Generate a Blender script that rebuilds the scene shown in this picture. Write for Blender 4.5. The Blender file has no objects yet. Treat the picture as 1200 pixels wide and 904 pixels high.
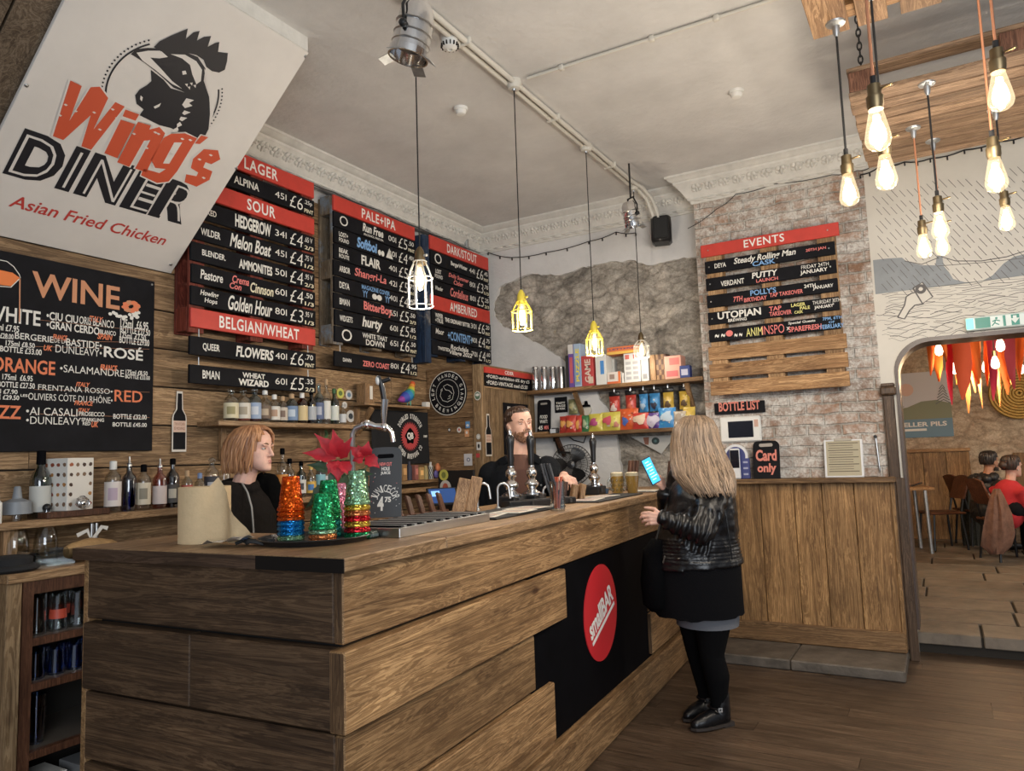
import bpy, bmesh, math, random
from math import sin, cos, pi, radians, atan2, hypot, sqrt
from mathutils import Vector, Matrix, Euler, noise

random.seed(7)
scene = bpy.context.scene
COL = scene.collection

# ---------------------------------------------------------------- camera
FPX, CAMZ = 860.9, 1.45
YAW, PITCH, ROLL = radians(30.13), radians(5.637), radians(-1.9026)
_f = Vector((-sin(YAW) * cos(PITCH), cos(YAW) * cos(PITCH), sin(PITCH)))
_r0 = Vector((cos(YAW), sin(YAW), 0))
_u0 = _r0.cross(_f)
RIGHT = _r0 * cos(ROLL) + _u0 * sin(ROLL)
UP = _r0 * -sin(ROLL) + _u0 * cos(ROLL)
FWD = _f
CAM = Vector((0, 0, CAMZ))
cd = bpy.data.cameras.new('camera')
cam = bpy.data.objects.new('camera', cd)
COL.objects.link(cam)
cam.matrix_world = Matrix.Translation(CAM) @ Matrix((RIGHT, UP, -FWD)).transposed().to_4x4()
cd.sensor_fit = 'HORIZONTAL'
cd.sensor_width = 36.0
cd.lens = 36.0 * FPX / 1200.0
cd.clip_start = 0.05
scene.camera = cam

# ---------------------------------------------------------------- world, lights, exposure
w = bpy.data.worlds.new('world')
scene.world = w
w.use_nodes = True
w.node_tree.nodes['Background'].inputs[0].default_value = (0.80, 0.87, 1.0, 1)
w.node_tree.nodes['Background'].inputs[1].default_value = 0.24

def area(name, loc, target, sx, sy, power, col):
 l = bpy.data.lights.new(name, 'AREA')
 l.shape = 'RECTANGLE'
 l.size, l.size_y, l.energy, l.color = sx, sy, power, col
 o = bpy.data.objects.new(name, l)
 COL.objects.link(o)
 o.location = loc
 o.rotation_euler = (Vector(target) - Vector(loc)).to_track_quat('-Z', 'Y').to_euler()
 return o

area('window_daylight', (2.6, -2.6, 2.2), (-1.6, 4.0, 3.0), 3.2, 2.2, 150, (0.86, 0.93, 1.0))
area('rear_area_light', (4.6, 8.6, 2.4), (0.5, 10.0, 1.0), 2.0, 1.6, 60, (1.0, 0.90, 0.76))  # unseen warm area light aimed across the rear room, no window modelled
scene.view_settings.view_transform = 'Standard'
scene.view_settings.look = 'None'
scene.view_settings.gamma = 1.0
scene.view_settings.use_curve_mapping = False
scene.view_settings.exposure = 0.58
try:
 scene.cycles.transparent_max_bounces = 24
 scene.cycles.max_bounces = 8
 scene.cycles.sample_clamp_indirect = 4.0
except Exception:
 pass

# ---------------------------------------------------------------- picture -> place
def ray(px, py):
 return RIGHT * (px - 600) - UP * (py - 452) + FWD * FPX

def at(px, py, ax, v):
 d = ray(px, py)
 return CAM + d * ((v - CAM[ax]) / d[ax])

def atX(px, py, X): return at(px, py, 0, X)
def atY(px, py, Y): return at(px, py, 1, Y)
def atZ(px, py, Z): return at(px, py, 2, Z)
def atD(px, py, D): return CAM + ray(px, py) * (D / FPX)

def on_plane(px, py, O, N):
 d = ray(px, py)
 return CAM + d * ((O - CAM).dot(N) / d.dot(N))

# ---------------------------------------------------------------- materials
MATS = {}

def _nt(name):
 m = bpy.data.materials.new(name)
 m.use_nodes = True
 nt = m.node_tree
 return m, nt, nt.nodes['Principled BSDF']

def N(nt, typ, **kw):
 n = nt.nodes.new(typ)
 for k, v in kw.items():
  if k.startswith('i_'):
   n.inputs[k[2:].replace('_', ' ')].default_value = v
  else:
   setattr(n, k, v)
 return n

def rgb(c, s=1.0):
 return (c[0] * s, c[1] * s, c[2] * s, 1)

def ramp(nt, stops):
 r = nt.nodes.new('ShaderNodeValToRGB')
 e = r.color_ramp.elements
 while len(e) < len(stops):
  e.new(0.5)
 for i, (p, c) in enumerate(stops):
  e[i].position = p
  e[i].color = c if len(c) == 4 else rgb(c)
 return r

def mixc(nt, fac, a, b, mode='MIX'):
 n = nt.nodes.new('ShaderNodeMix')
 n.data_type = 'RGBA'
 n.blend_type = mode
 for s, v in ((0, fac), (6, a), (7, b)):
  if hasattr(v, 'is_linked'):
   nt.links.new(v, n.inputs[s])
  else:
   n.inputs[s].default_value = v if s == 0 else (v if len(v) == 4 else rgb(v))
 return n.outputs[2]

def coords(nt, scale=(1, 1, 1), tone=True):
 tc = nt.nodes.new('ShaderNodeTexCoord')
 mp = nt.nodes.new('ShaderNodeMapping')
 mp.inputs['Scale'].default_value = scale
 nt.links.new(tc.outputs['Object'], mp.inputs[0])
 if not tone:
  return mp.outputs[0], None
 at_ = N(nt, 'ShaderNodeAttribute', attribute_name='tone')
 oi = nt.nodes.new('ShaderNodeObjectInfo')
 ad = N(nt, 'ShaderNodeMath', operation='MULTIPLY_ADD')
 nt.links.new(at_.outputs['Fac'], ad.inputs[0])
 ad.inputs[1].default_value = 41.0
 nt.links.new(oi.outputs['Random'], ad.inputs[2])
 vm = N(nt, 'ShaderNodeVectorMath', operation='ADD')
 nt.links.new(mp.outputs[0], vm.inputs[0])
 nt.links.new(ad.outputs[0], vm.inputs[1])
 return vm.outputs[0], at_.outputs['Fac']

def mat(name, col=(0.5, 0.5, 0.5), rough=0.5, metal=0.0, emit=None, es=0.0, noise_amt=0.0, noise_scale=20.0, bump=0.0, bscale=60.0, spec=None, coat=0.0, sheen=0.0):
 if name in MATS:
  return MATS[name]
 m, nt, b = _nt(name)
 b.inputs['Base Color'].default_value = rgb(col)
 b.inputs['Roughness'].default_value = rough
 b.inputs['Metallic'].default_value = metal
 if spec is not None:
  b.inputs['Specular IOR Level'].default_value = spec
 if coat:
  b.inputs['Coat Weight'].default_value = coat
 if sheen:
  b.inputs['Sheen Weight'].default_value = sheen
 if emit:
  b.inputs['Emission Color'].default_value = rgb(emit)
  b.inputs['Emission Strength'].default_value = es
 if noise_amt or bump:
  v, _ = coords(nt, (1, 1, 1), False)
 if noise_amt:
  n = N(nt, 'ShaderNodeTexNoise', i_Scale=noise_scale, i_Detail=5.0, i_Roughness=0.65)
  nt.links.new(v, n.inputs['Vector'])
  r = ramp(nt, [(0.3, rgb(col, 1 - noise_amt)), (0.7, rgb(col, 1 + noise_amt))])
  nt.links.new(n.outputs['Fac'], r.inputs[0])
  nt.links.new(r.outputs[0], b.inputs['Base Color'])
 if bump:
  n2 = N(nt, 'ShaderNodeTexNoise', i_Scale=bscale, i_Detail=4.0)
  nt.links.new(v, n2.inputs['Vector'])
  bp = N(nt, 'ShaderNodeBump', i_Strength=bump, i_Distance=0.01)
  nt.links.new(n2.outputs['Fac'], bp.inputs['Height'])
  nt.links.new(bp.outputs[0], b.inputs['Normal'])
 MATS[name] = m
 return m

def wood(name, dark, light, axis='x', rough=0.6, grain=1.0, tonevar=0.5, knots=0.0, bump=0.25, worn=None, spec=0.35):
 """timber: stretched noise grain along one axis, per-board tone from the 'tone' attribute"""
 if name in MATS:
  return MATS[name]
 m, nt, b = _nt(name)
 L = nt.links.new
 k = {'x': 0, 'y': 1, 'z': 2}[axis]
 sc = [14.0 * grain] * 3
 sc[k] = 0.9 * grain
 v, tone = coords(nt, sc)
 n1 = N(nt, 'ShaderNodeTexNoise', i_Scale=1.6, i_Detail=7.0, i_Roughness=0.62, i_Distortion=1.4)
 L(v, n1.inputs['Vector'])
 sc2 = [130.0 * grain] * 3
 sc2[k] = 3.0 * grain
 v2, _ = coords(nt, sc2)
 n2 = N(nt, 'ShaderNodeTexNoise', i_Scale=1.5, i_Detail=4.0, i_Roughness=0.7)
 L(v2, n2.inputs['Vector'])
 sc3 = [1.7] * 3
 v3, _ = coords(nt, sc3)
 n3 = N(nt, 'ShaderNodeTexNoise', i_Scale=1.6, i_Detail=5.0, i_Roughness=0.6)
 L(v3, n3.inputs['Vector'])
 mid = tuple((a + c) / 2 for a, c in zip(dark, light))
 r1 = ramp(nt, [(0.28, dark), (0.5, mid), (0.72, light)])
 L(n1.outputs['Fac'], r1.inputs[0])
 r2 = ramp(nt, [(0.30, (0.36, 0.31, 0.27)), (0.48, (0.95, 0.95, 0.95)), (0.75, (1.3, 1.3, 1.28))])
 L(n2.outputs['Fac'], r2.inputs[0])
 c = mixc(nt, 0.75, r1.outputs[0], r2.outputs[0], 'MULTIPLY')
 sn = N(nt, 'ShaderNodeMath', operation='MULTIPLY')
 sn.inputs[1].default_value = 62.0
 L(n1.outputs['Fac'], sn.inputs[0])
 si = N(nt, 'ShaderNodeMath', operation='SINE')
 L(sn.outputs[0], si.inputs[0])
 rs_ = ramp(nt, [(0.0, (0.50, 0.44, 0.38)), (0.35, (0.98, 0.97, 0.96)), (1.0, (1.06, 1.06, 1.06))])
 L(si.outputs[0], rs_.inputs[0])
 c = mixc(nt, 0.75, c, rs_.outputs[0], 'MULTIPLY')
 r3 = ramp(nt, [(0.3, (0.52, 0.5, 0.48)), (0.65, (1.1, 1.1, 1.1))])
 L(n3.outputs['Fac'], r3.inputs[0])
 c = mixc(nt, 0.7, c, r3.outputs[0], 'MULTIPLY')
 if knots:
  sk = [5.5] * 3
  sk[k] = 2.6
  v4, _ = coords(nt, sk)
  vo = N(nt, 'ShaderNodeTexVoronoi', feature='F1', i_Scale=1.0)
  L(v4, vo.inputs['Vector'])
  rk = ramp(nt, [(0.0, (0.12, 0.06, 0.03)), (0.07, (0.25, 0.15, 0.09)), (0.13, (1, 1, 1))])
  L(vo.outputs['Distance'], rk.inputs[0])
  c = mixc(nt, knots, c, rk.outputs[0], 'MULTIPLY')
 if worn:
  n5 = N(nt, 'ShaderNodeTexNoise', i_Scale=2.2, i_Detail=8.0, i_Roughness=0.75)
  L(v3, n5.inputs['Vector'])
  rw = ramp(nt, [(0.52, (0, 0, 0)), (0.66, (1, 1, 1))])
  L(n5.outputs['Fac'], rw.inputs[0])
  c = mixc(nt, rw.outputs[0], c, worn)
 mr = N(nt, 'ShaderNodeMapRange')
 mr.inputs['To Min'].default_value = 1 - tonevar * 0.55
 mr.inputs['To Max'].default_value = 1 + tonevar * 0.45
 L(tone, mr.inputs[0])
 hs = N(nt, 'ShaderNodeHueSaturation')
 L(mr.outputs[0], hs.inputs['Value'])
 L(c, hs.inputs['Color'])
 L(hs.outputs[0], b.inputs['Base Color'])
 b.inputs['Roughness'].default_value = rough
 b.inputs['Specular IOR Level'].default_value = spec
 bp = N(nt, 'ShaderNodeBump', i_Strength=bump, i_Distance=0.004)
 ad = N(nt, 'ShaderNodeMath', operation='ADD')
 L(n1.outputs['Fac'], ad.inputs[0])
 L(n2.outputs['Fac'], ad.inputs[1])
 L(ad.outputs[0], bp.inputs['Height'])
 L(bp.outputs[0], b.inputs['Normal'])
 MATS[name] = m
 return m

def glass(name, tint=(0.95, 0.97, 0.97), gloss=0.16, rough=0.03):
 """thin clear or tinted glass"""
 if name in MATS:
  return MATS[name]
 m, nt, b = _nt(name)
 nt.nodes.remove(b)
 out = nt.nodes['Material Output']
 tr = nt.nodes.new('ShaderNodeBsdfTransparent')
 tr.inputs[0].default_value = rgb(tint)
 gl = nt.nodes.new('ShaderNodeBsdfGlossy')
 gl.inputs['Roughness'].default_value = rough
 lw = N(nt, 'ShaderNodeLayerWeight', i_Blend=0.35)
 mr = N(nt, 'ShaderNodeMapRange')
 mr.inputs['To Min'].default_value = gloss * 0.45
 mr.inputs['To Max'].default_value = min(1.0, gloss * 4)
 nt.links.new(lw.outputs['Facing'], mr.inputs[0])
 mx = nt.nodes.new('ShaderNodeMixShader')
 nt.links.new(mr.outputs[0], mx.inputs[0])
 nt.links.new(tr.outputs[0], mx.inputs[1])
 nt.links.new(gl.outputs[0], mx.inputs[2])
 nt.links.new(mx.outputs[0], out.inputs[0])
 MATS[name] = m
 return m

def glow(name, col, s):
 return mat(name, (0.8, 0.8, 0.8), 0.5, emit=col, es=s)

# ---------------------------------------------------------------- mesh builder
class MB:
 def __init__(self):
  self.bm = bmesh.new()
  self.t = self.bm.faces.layers.float.new('tone')
  self.mats = []

 def mi(self, m):
  if m not in self.mats:
   self.mats.append(m)
  return self.mats.index(m)

 def mark(self, faces, m, tone=None):
  i = self.mi(m)
  tv = random.random() if tone is None else tone
  for f in faces:
   f.material_index = i
   f[self.t] = tv
  return faces

 def box(self, c, s, m, R=None, bev=0.0, tone=None):
  g = bmesh.ops.create_cube(self.bm, size=1.0)
  vs = g['verts']
  for v in vs:
   v.co = Vector((v.co.x * s[0], v.co.y * s[1], v.co.z * s[2]))
  fs = list({f for v in vs for f in v.link_faces})
  if bev > 0:
   es = list({e for v in vs for e in v.link_edges})
   r = bmesh.ops.bevel(self.bm, geom=es, offset=bev, segments=1, affect='EDGES', profile=0.5)
   vs = list({v for f in r['faces'] for v in f.verts})
   fs = list({f for v in vs for f in v.link_faces})
  M = Matrix.Translation(Vector(c))
  if R is not None:
   M = M @ (R.to_4x4() if hasattr(R, 'to_4x4') else Matrix.Rotation(R, 4, 'Z'))
  for v in vs:
   v.co = M @ v.co
  self.mark(fs, m, tone)
  return vs

 def box2(self, a, b, m, **k):
  a, b = Vector(a), Vector(b)
  return self.box((a + b) / 2, [max(abs(x), 1e-4) for x in (b - a)], m, **k)

 def bar(self, p, q, w_, h_, m, up=(0, 0, 1), bev=0.0, tone=None):
  p, q = Vector(p), Vector(q)
  d = q - p
  y = d.normalized()
  x = y.cross(Vector(up))
  if x.length < 1e-4:
   x = y.cross(Vector((1, 0, 0)))
  x.normalize()
  z = x.cross(y)
  return self.box((p + q) / 2, (w_, d.length, h_), m, R=Matrix((x, y, z)).transposed(), bev=bev, tone=tone)

 def rings(self, rings, m, cap=True, closed=False, tone=None, wrap=True):
  vs = [[self.bm.verts.new(p) for p in r] for r in rings]
  fs = []
  n = len(vs[0])
  cnt = len(vs) if closed else len(vs) - 1
  for i in range(cnt):
   a, b = vs[i], vs[(i + 1) % len(vs)]
   for j in range(n if wrap else n - 1):
    k = (j + 1) % n
    fs.append(self.bm.faces.new((a[j], a[k], b[k], b[j])))
  if cap and not closed and wrap:
   fs.append(self.bm.faces.new(list(reversed(vs[0]))))
   fs.append(self.bm.faces.new(vs[-1]))
  self.mark(fs, m, tone)
  return vs

 def tube(self, pts, r, m, seg=8, cap=True, closed=False, tone=None, flat=1.0, up=None):
  pts = [Vector(p) for p in pts]
  n = len(pts)
  rs = r if isinstance(r, (list, tuple)) else [r] * n
  rings = []
  prev = None
  for i, p in enumerate(pts):
   if closed:
    d = pts[(i + 1) % n] - pts[i - 1]
   else:
    d = pts[min(i + 1, n - 1)] - pts[max(i - 1, 0)]
   if d.length < 1e-9:
    d = Vector((0, 0, 1))
   d.normalize()
   if prev is None:
    a = Vector(up) if up is not None else (Vector((0, 0, 1)) if abs(d.z) < 0.9 else Vector((1, 0, 0)))
   else:
    a = prev
   x = a - d * a.dot(d)
   if x.length < 1e-6:
    x = d.orthogonal()
   x.normalize()
   prev = x
   y = d.cross(x)
   rings.append([p + (x * cos(2 * pi * j / seg) * flat + y * sin(2 * pi * j / seg)) * rs[i] for j in range(seg)])
  return self.rings(rings, m, cap, closed, tone)

 def capsule(self, pts, rs, m, seg=12, tone=None):
  """swept limb with rounded ends"""
  pts = [Vector(p) for p in pts]
  d0 = (pts[0] - pts[1]).normalized()
  d1 = (pts[-1] - pts[-2]).normalized()
  P, R = [], []
  for a in (80, 60, 35, 15):
   P.append(pts[0] + d0 * rs[0] * sin(radians(a)))
   R.append(rs[0] * cos(radians(a)))
  P += pts
  R += list(rs)
  for a in (15, 35, 60, 80):
   P.append(pts[-1] + d1 * rs[-1] * sin(radians(a)))
   R.append(rs[-1] * cos(radians(a)))
  return self.tube(P, R, m, seg, tone=tone)

 def lathe(self, prof, m, c=(0, 0, 0), seg=20, M=None, cap=True, tone=None, sx=1.0, sy=1.0):
  T = Matrix.Translation(Vector(c)) @ (M.to_4x4() if M is not None else Matrix.Identity(4))
  rings = [[T @ Vector((r * cos(2 * pi * j / seg) * sx, r * sin(2 * pi * j / seg) * sy, z)) for j in range(seg)] for r, z in prof]
  return self.rings(rings, m, cap, tone=tone)

 def ball(self, c, r, m, seg=14, rings=9, R=None, tone=None):
  r = r if isinstance(r, (list, tuple)) else (r, r, r)
  M = Matrix.Translation(Vector(c))
  if R is not None:
   M = M @ R.to_4x4()
  rg = []
  for i in range(rings + 1):
   a = -pi / 2 + pi * (i + 0.02) / (rings + 0.04)
   rg.append([M @ Vector((r[0] * cos(a) * cos(2 * pi * j / seg), r[1] * cos(a) * sin(2 * pi * j / seg), r[2] * sin(a))) for j in range(seg)])
  return self.rings(rg, m, True, tone=tone)

 def poly(self, pts, m, tone=None):
  f = self.bm.faces.new([self.bm.verts.new(Vector(p)) for p in pts])
  return self.mark([f], m, tone)

 def prism(self, poly, O, U, V, d, m, tone=None):
  """polygon (u,v) at O in the plane U,V, thickened by the vector d"""
  O, U, V, d = Vector(O), Vector(U), Vector(V), Vector(d)
  a = [self.bm.verts.new(O + U * p[0] + V * p[1]) for p in poly]
  b = [self.bm.verts.new(v.co + d) for v in a]
  fs = [self.bm.faces.new(a), self.bm.faces.new(list(reversed(b)))]
  n = len(a)
  for i in range(n):
   fs.append(self.bm.faces.new((a[i], b[i], b[(i + 1) % n], a[(i + 1) % n])))
  return self.mark(fs, m, tone)

 def flat(self, poly, O, U, V, m):
  O, U, V = Vector(O), Vector(U), Vector(V)
  return self.poly([O + U * p[0] + V * p[1] for p in poly], m)

 def line(self, pts, wd, O, U, V, m):
  """painted stroke of width wd on a plane"""
  O, U, V = Vector(O), Vector(U), Vector(V)
  n = len(pts)
  L, R = [], []
  for i, p in enumerate(pts):
   a, b = pts[max(i - 1, 0)], pts[min(i + 1, n - 1)]
   dx, dy = b[0] - a[0], b[1] - a[1]
   l = hypot(dx, dy) or 1
   ww = wd[i] if isinstance(wd, (list, tuple)) else wd
   nx, ny = -dy / l * ww / 2, dx / l * ww / 2
   L.append(self.bm.verts.new(O + U * (p[0] + nx) + V * (p[1] + ny)))
   R.append(self.bm.verts.new(O + U * (p[0] - nx) + V * (p[1] - ny)))
  fs = [self.bm.faces.new((R[i], R[i + 1], L[i + 1], L[i])) for i in range(n - 1)]
  self.mark(fs, m)

 def text(self, s, O, U, V, x0, y0, wd, ht, m, shear=0.0, weight=0.0, space=1.0, thin=None):
  """lettering stretched to the box x0,y0,wd,ht of the plane O,U,V (U right, V up)"""
  vs, fs = glyphs(s, shear, weight, space)
  if not vs:
   return
  xs = [v[0] for v in vs]
  ys = [v[1] for v in vs]
  ax, bx, ay, by = min(xs), max(xs), min(ys), max(ys)
  if ht is None:
   ht = wd * (by - ay) / (bx - ax)
  if wd is None:
   wd = ht * (bx - ax) / max(by - ay, 1e-6)
  if s in ('I', 'l', '1', "'", 'i') and wd > ht * .35:
   x0, wd = x0 + wd / 2 - ht * .11, ht * .22
  kx, ky = wd / max(bx - ax, 1e-6), ht / max(by - ay, 1e-6)
  O, U, V = Vector(O), Vector(U), Vector(V)
  nv = [self.bm.verts.new(O + U * (x0 + (v[0] - ax) * kx) + V * (y0 + (v[1] - ay) * ky)) for v in vs]
  out = []
  for f in fs:
   try:
    out.append(self.bm.faces.new([nv[i] for i in f]))
   except ValueError:
    pass
  self.mark(out, m)

 def build(self, name, parent=None, smooth=None, world=True, normals=True):
  if normals:
   bmesh.ops.recalc_face_normals(self.bm, faces=self.bm.faces)
  me = bpy.data.meshes.new(name)
  self.bm.to_mesh(me)
  self.bm.free()
  for m in self.mats:
   me.materials.append(m)
  o = bpy.data.objects.new(name, me)
  COL.objects.link(o)
  if parent is not None:
   o.parent = parent
   if world:
    me.transform(world_of(parent).inverted())
  elif world:
   bb = [v.co for v in me.vertices]
   mn = [min(v[i] for v in bb) for i in range(3)]
   mx = [max(v[i] for v in bb) for i in range(3)]
   c = Vector(((mn[0] + mx[0]) / 2, (mn[1] + mx[1]) / 2, mn[2]))
   me.transform(Matrix.Translation(-c))
   o.location = c
  if smooth is not None:
   for p in me.polygons:
    p.use_smooth = True
   if smooth < 180:
    me.set_sharp_from_angle(angle=radians(smooth))
  return o

def world_of(o):
 M = o.matrix_basis.copy()
 p = o.parent
 while p is not None:
  M = p.matrix_basis @ M
  p = p.parent
 return M

GL = {}

def glyphs(s, shear, weight, space):
 k = (s, shear, weight, space)
 if k not in GL:
  cu = bpy.data.curves.new('lettering', 'FONT')
  cu.body = s
  cu.size = 1.0
  cu.shear = shear
  cu.offset = weight
  cu.space_character = space
  cu.resolution_u = 3
  cu.fill_mode = 'FRONT'
  ob = bpy.data.objects.new('lettering', cu)
  COL.objects.link(ob)
  dg = bpy.context.evaluated_depsgraph_get()
  me = bpy.data.meshes.new_from_object(ob.evaluated_get(dg))
  GL[k] = ([(v.co.x, v.co.y) for v in me.vertices], [tuple(p.vertices) for p in me.polygons])
  bpy.data.objects.remove(ob)
  bpy.data.curves.remove(cu)
  bpy.data.meshes.remove(me)
 return GL[k]

# ---------------------------------------------------------------- things
def tag(o, label=None, cat=None, group=None, kind=None):
 if label:
  o['label'] = label
 if cat:
  o['category'] = cat
 if group:
  o['group'] = group
 if kind:
  o['kind'] = kind
 return o

def thing(name, label, cat, loc=(0, 0, 0), rotz=0.0, group=None):
 o = bpy.data.objects.new(name, None)
 o.empty_display_size = 0.05
 COL.objects.link(o)
 o.location = loc
 o.rotation_euler = (0, 0, rotz)
 return tag(o, label, cat, group)

def struct(name, mb, smooth=None):
 return tag(mb.build(name, smooth=smooth), kind='structure')

def dup(root, loc=None, rotz=None, label=None, scale=None):
 r = root.copy()
 COL.objects.link(r)
 if loc is not None:
  r.location = loc
 if rotz is not None:
  r.rotation_euler = (0, 0, rotz)
 if scale is not None:
  r.scale = (scale,) * 3 if not isinstance(scale, (tuple, list)) else scale
 if label:
  r['label'] = label
 for ch in list(root.children):
  c = ch.copy()
  COL.objects.link(c)
  c.parent = r
  for g in ch.children:
   d = g.copy()
   COL.objects.link(d)
   d.parent = c
 return r

XV, YV, ZV = Vector((1, 0, 0)), Vector((0, 1, 0)), Vector((0, 0, 1))

# ---------------------------------------------------------------- the palette
M_black = mat('black_paint', (0.0025, 0.0025, 0.0035), 0.7, spec=0.06, noise_amt=0.3, noise_scale=8)
M_blackboard = mat('blackboard', (0.008, 0.008, 0.010), 0.65, spec=0.12, noise_amt=0.35, noise_scale=6)
M_red = mat('red_paint', (0.52, 0.045, 0.03), 0.5, noise_amt=0.10, noise_scale=14)
M_white = mat('white_paint', (0.78, 0.77, 0.73), 0.6)
M_chalk = mat('chalk_white', (0.72, 0.70, 0.64), 0.8)
M_cream = mat('chalk_cream', (0.72, 0.66, 0.48), 0.8)
M_pink = mat('chalk_pink', (0.72, 0.20, 0.18), 0.8)
M_orange = mat('chalk_orange', (0.70, 0.20, 0.09), 0.8)
M_blue = mat('chalk_blue', (0.20, 0.38, 0.66), 0.8)
M_yellow = mat('chalk_yellow', (0.75, 0.70, 0.25), 0.8)
M_tan = mat('chalk_tan', (0.55, 0.25, 0.13), 0.8)
M_chrome = mat('polished_chrome', (0.82, 0.82, 0.82), 0.12, 1.0)
M_steel = mat('brushed_steel', (0.55, 0.55, 0.54), 0.3, 1.0)
M_galv = mat('galvanised_steel', (0.42, 0.43, 0.43), 0.45, 0.9, noise_amt=0.2, noise_scale=30)
M_blackmetal = mat('black_metal', (0.02, 0.02, 0.02), 0.4, 0.4)
M_brass = mat('aged_brass', (0.21, 0.155, 0.085), 0.42, 0.95)
M_plastic = mat('black_plastic', (0.012, 0.012, 0.013), 0.35)
M_wplastic = mat('white_plastic', (0.72, 0.71, 0.67), 0.4)
M_rubber = mat('black_rubber', (0.015, 0.015, 0.015), 0.75)
M_paper = mat('printed_paper', (0.68, 0.64, 0.56), 0.8, noise_amt=0.08, noise_scale=90)
M_glass = glass('clear_glass')
M_plaster = mat('painted_plaster', (0.62, 0.608, 0.59), 0.85, noise_amt=0.10, noise_scale=2.2, bump=0.55, bscale=22)
M_trimpaint = mat('moulding_paint', (0.64, 0.62, 0.57), 0.7, noise_amt=0.1, noise_scale=12)
# timbers
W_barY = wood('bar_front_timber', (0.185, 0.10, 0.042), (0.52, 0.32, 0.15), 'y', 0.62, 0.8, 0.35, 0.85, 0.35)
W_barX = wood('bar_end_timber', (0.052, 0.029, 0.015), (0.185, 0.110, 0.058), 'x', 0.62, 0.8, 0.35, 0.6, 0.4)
W_topY = wood('worktop_timber', (0.28, 0.165, 0.08), (0.52, 0.345, 0.19), 'y', 0.45, 0.9, 0.25, 0.0, 0.12)
W_topdark = wood('worktop_dark_edge', (0.05, 0.03, 0.02), (0.15, 0.09, 0.055), 'x', 0.5, 0.9, 0.25, 0.0, 0.2)
W_panelZ = wood('panel_timber', (0.185, 0.098, 0.036), (0.52, 0.305, 0.13), 'z', 0.55, 0.8, 0.35, 0.7, 0.25)
W_panelX = wood('panel_rail_timber', (0.12, 0.066, 0.028), (0.33, 0.195, 0.09), 'x', 0.55, 0.8, 0.3, 0.2, 0.2)
W_wallY = wood('wall_timber', (0.20, 0.122, 0.06), (0.52, 0.345, 0.19), 'y', 0.65, 0.7, 0.45, 0.5, 0.3)
W_wallX = wood('cupboard_timber', (0.18, 0.105, 0.05), (0.46, 0.29, 0.15), 'x', 0.65, 0.7, 0.4, 0.5, 0.3)
W_wallZ = wood('cupboard_door_timber', (0.16, 0.10, 0.05), (0.42, 0.29, 0.16), 'z', 0.65, 0.7, 0.35, 0.5, 0.3)
W_palX = wood('pallet_timber_x', (0.30, 0.155, 0.065), (0.58, 0.36, 0.18), 'x', 0.7, 0.9, 0.35, 0.7, 0.3)
W_palY = wood('pallet_timber_y', (0.22, 0.12, 0.06), (0.46, 0.30, 0.17), 'y', 0.7, 0.9, 0.45, 0.7, 0.3)
W_palZ = wood('pallet_timber_z', (0.30, 0.165, 0.075), (0.58, 0.38, 0.20), 'z', 0.7, 0.9, 0.35, 0.5, 0.3)
W_grey = wood('weathered_pallet_timber', (0.13, 0.078, 0.045), (0.38, 0.26, 0.17), 'x', 0.75, 0.8, 0.4, 0.6, 0.4)
W_small = wood('small_timber', (0.22, 0.12, 0.055), (0.47, 0.30, 0.16), 'z', 0.55, 1.6, 0.3, 0.0, 0.15)
W_brown = wood('stained_timber', (0.055, 0.022, 0.012), (0.17, 0.075, 0.04), 'z', 0.5, 1.6, 0.3, 0.0, 0.15)
W_redpaint = wood('red_stained_pallet', (0.14, 0.025, 0.015), (0.33, 0.07, 0.04), 'z', 0.65, 1.0, 0.3, 0.0, 0.2)
W_bluepaint = wood('blue_painted_pallet', (0.008, 0.018, 0.045), (0.03, 0.065, 0.14), 'z', 0.6, 1.0, 0.3, 0.0, 0.25, worn=(0.25, 0.22, 0.18))
W_palepaint = wood('flaked_pallet', (0.16, 0.12, 0.08), (0.34, 0.28, 0.2), 'z', 0.7, 1.0, 0.3, 0.0, 0.25, worn=(0.20, 0.26, 0.32))
# ================================================================ the room
LW, BW, PW, CZ = -3.82, 6.0, 5.8, 3.67      # left wall, back wall, brick pier / mural wall, ceiling

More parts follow.
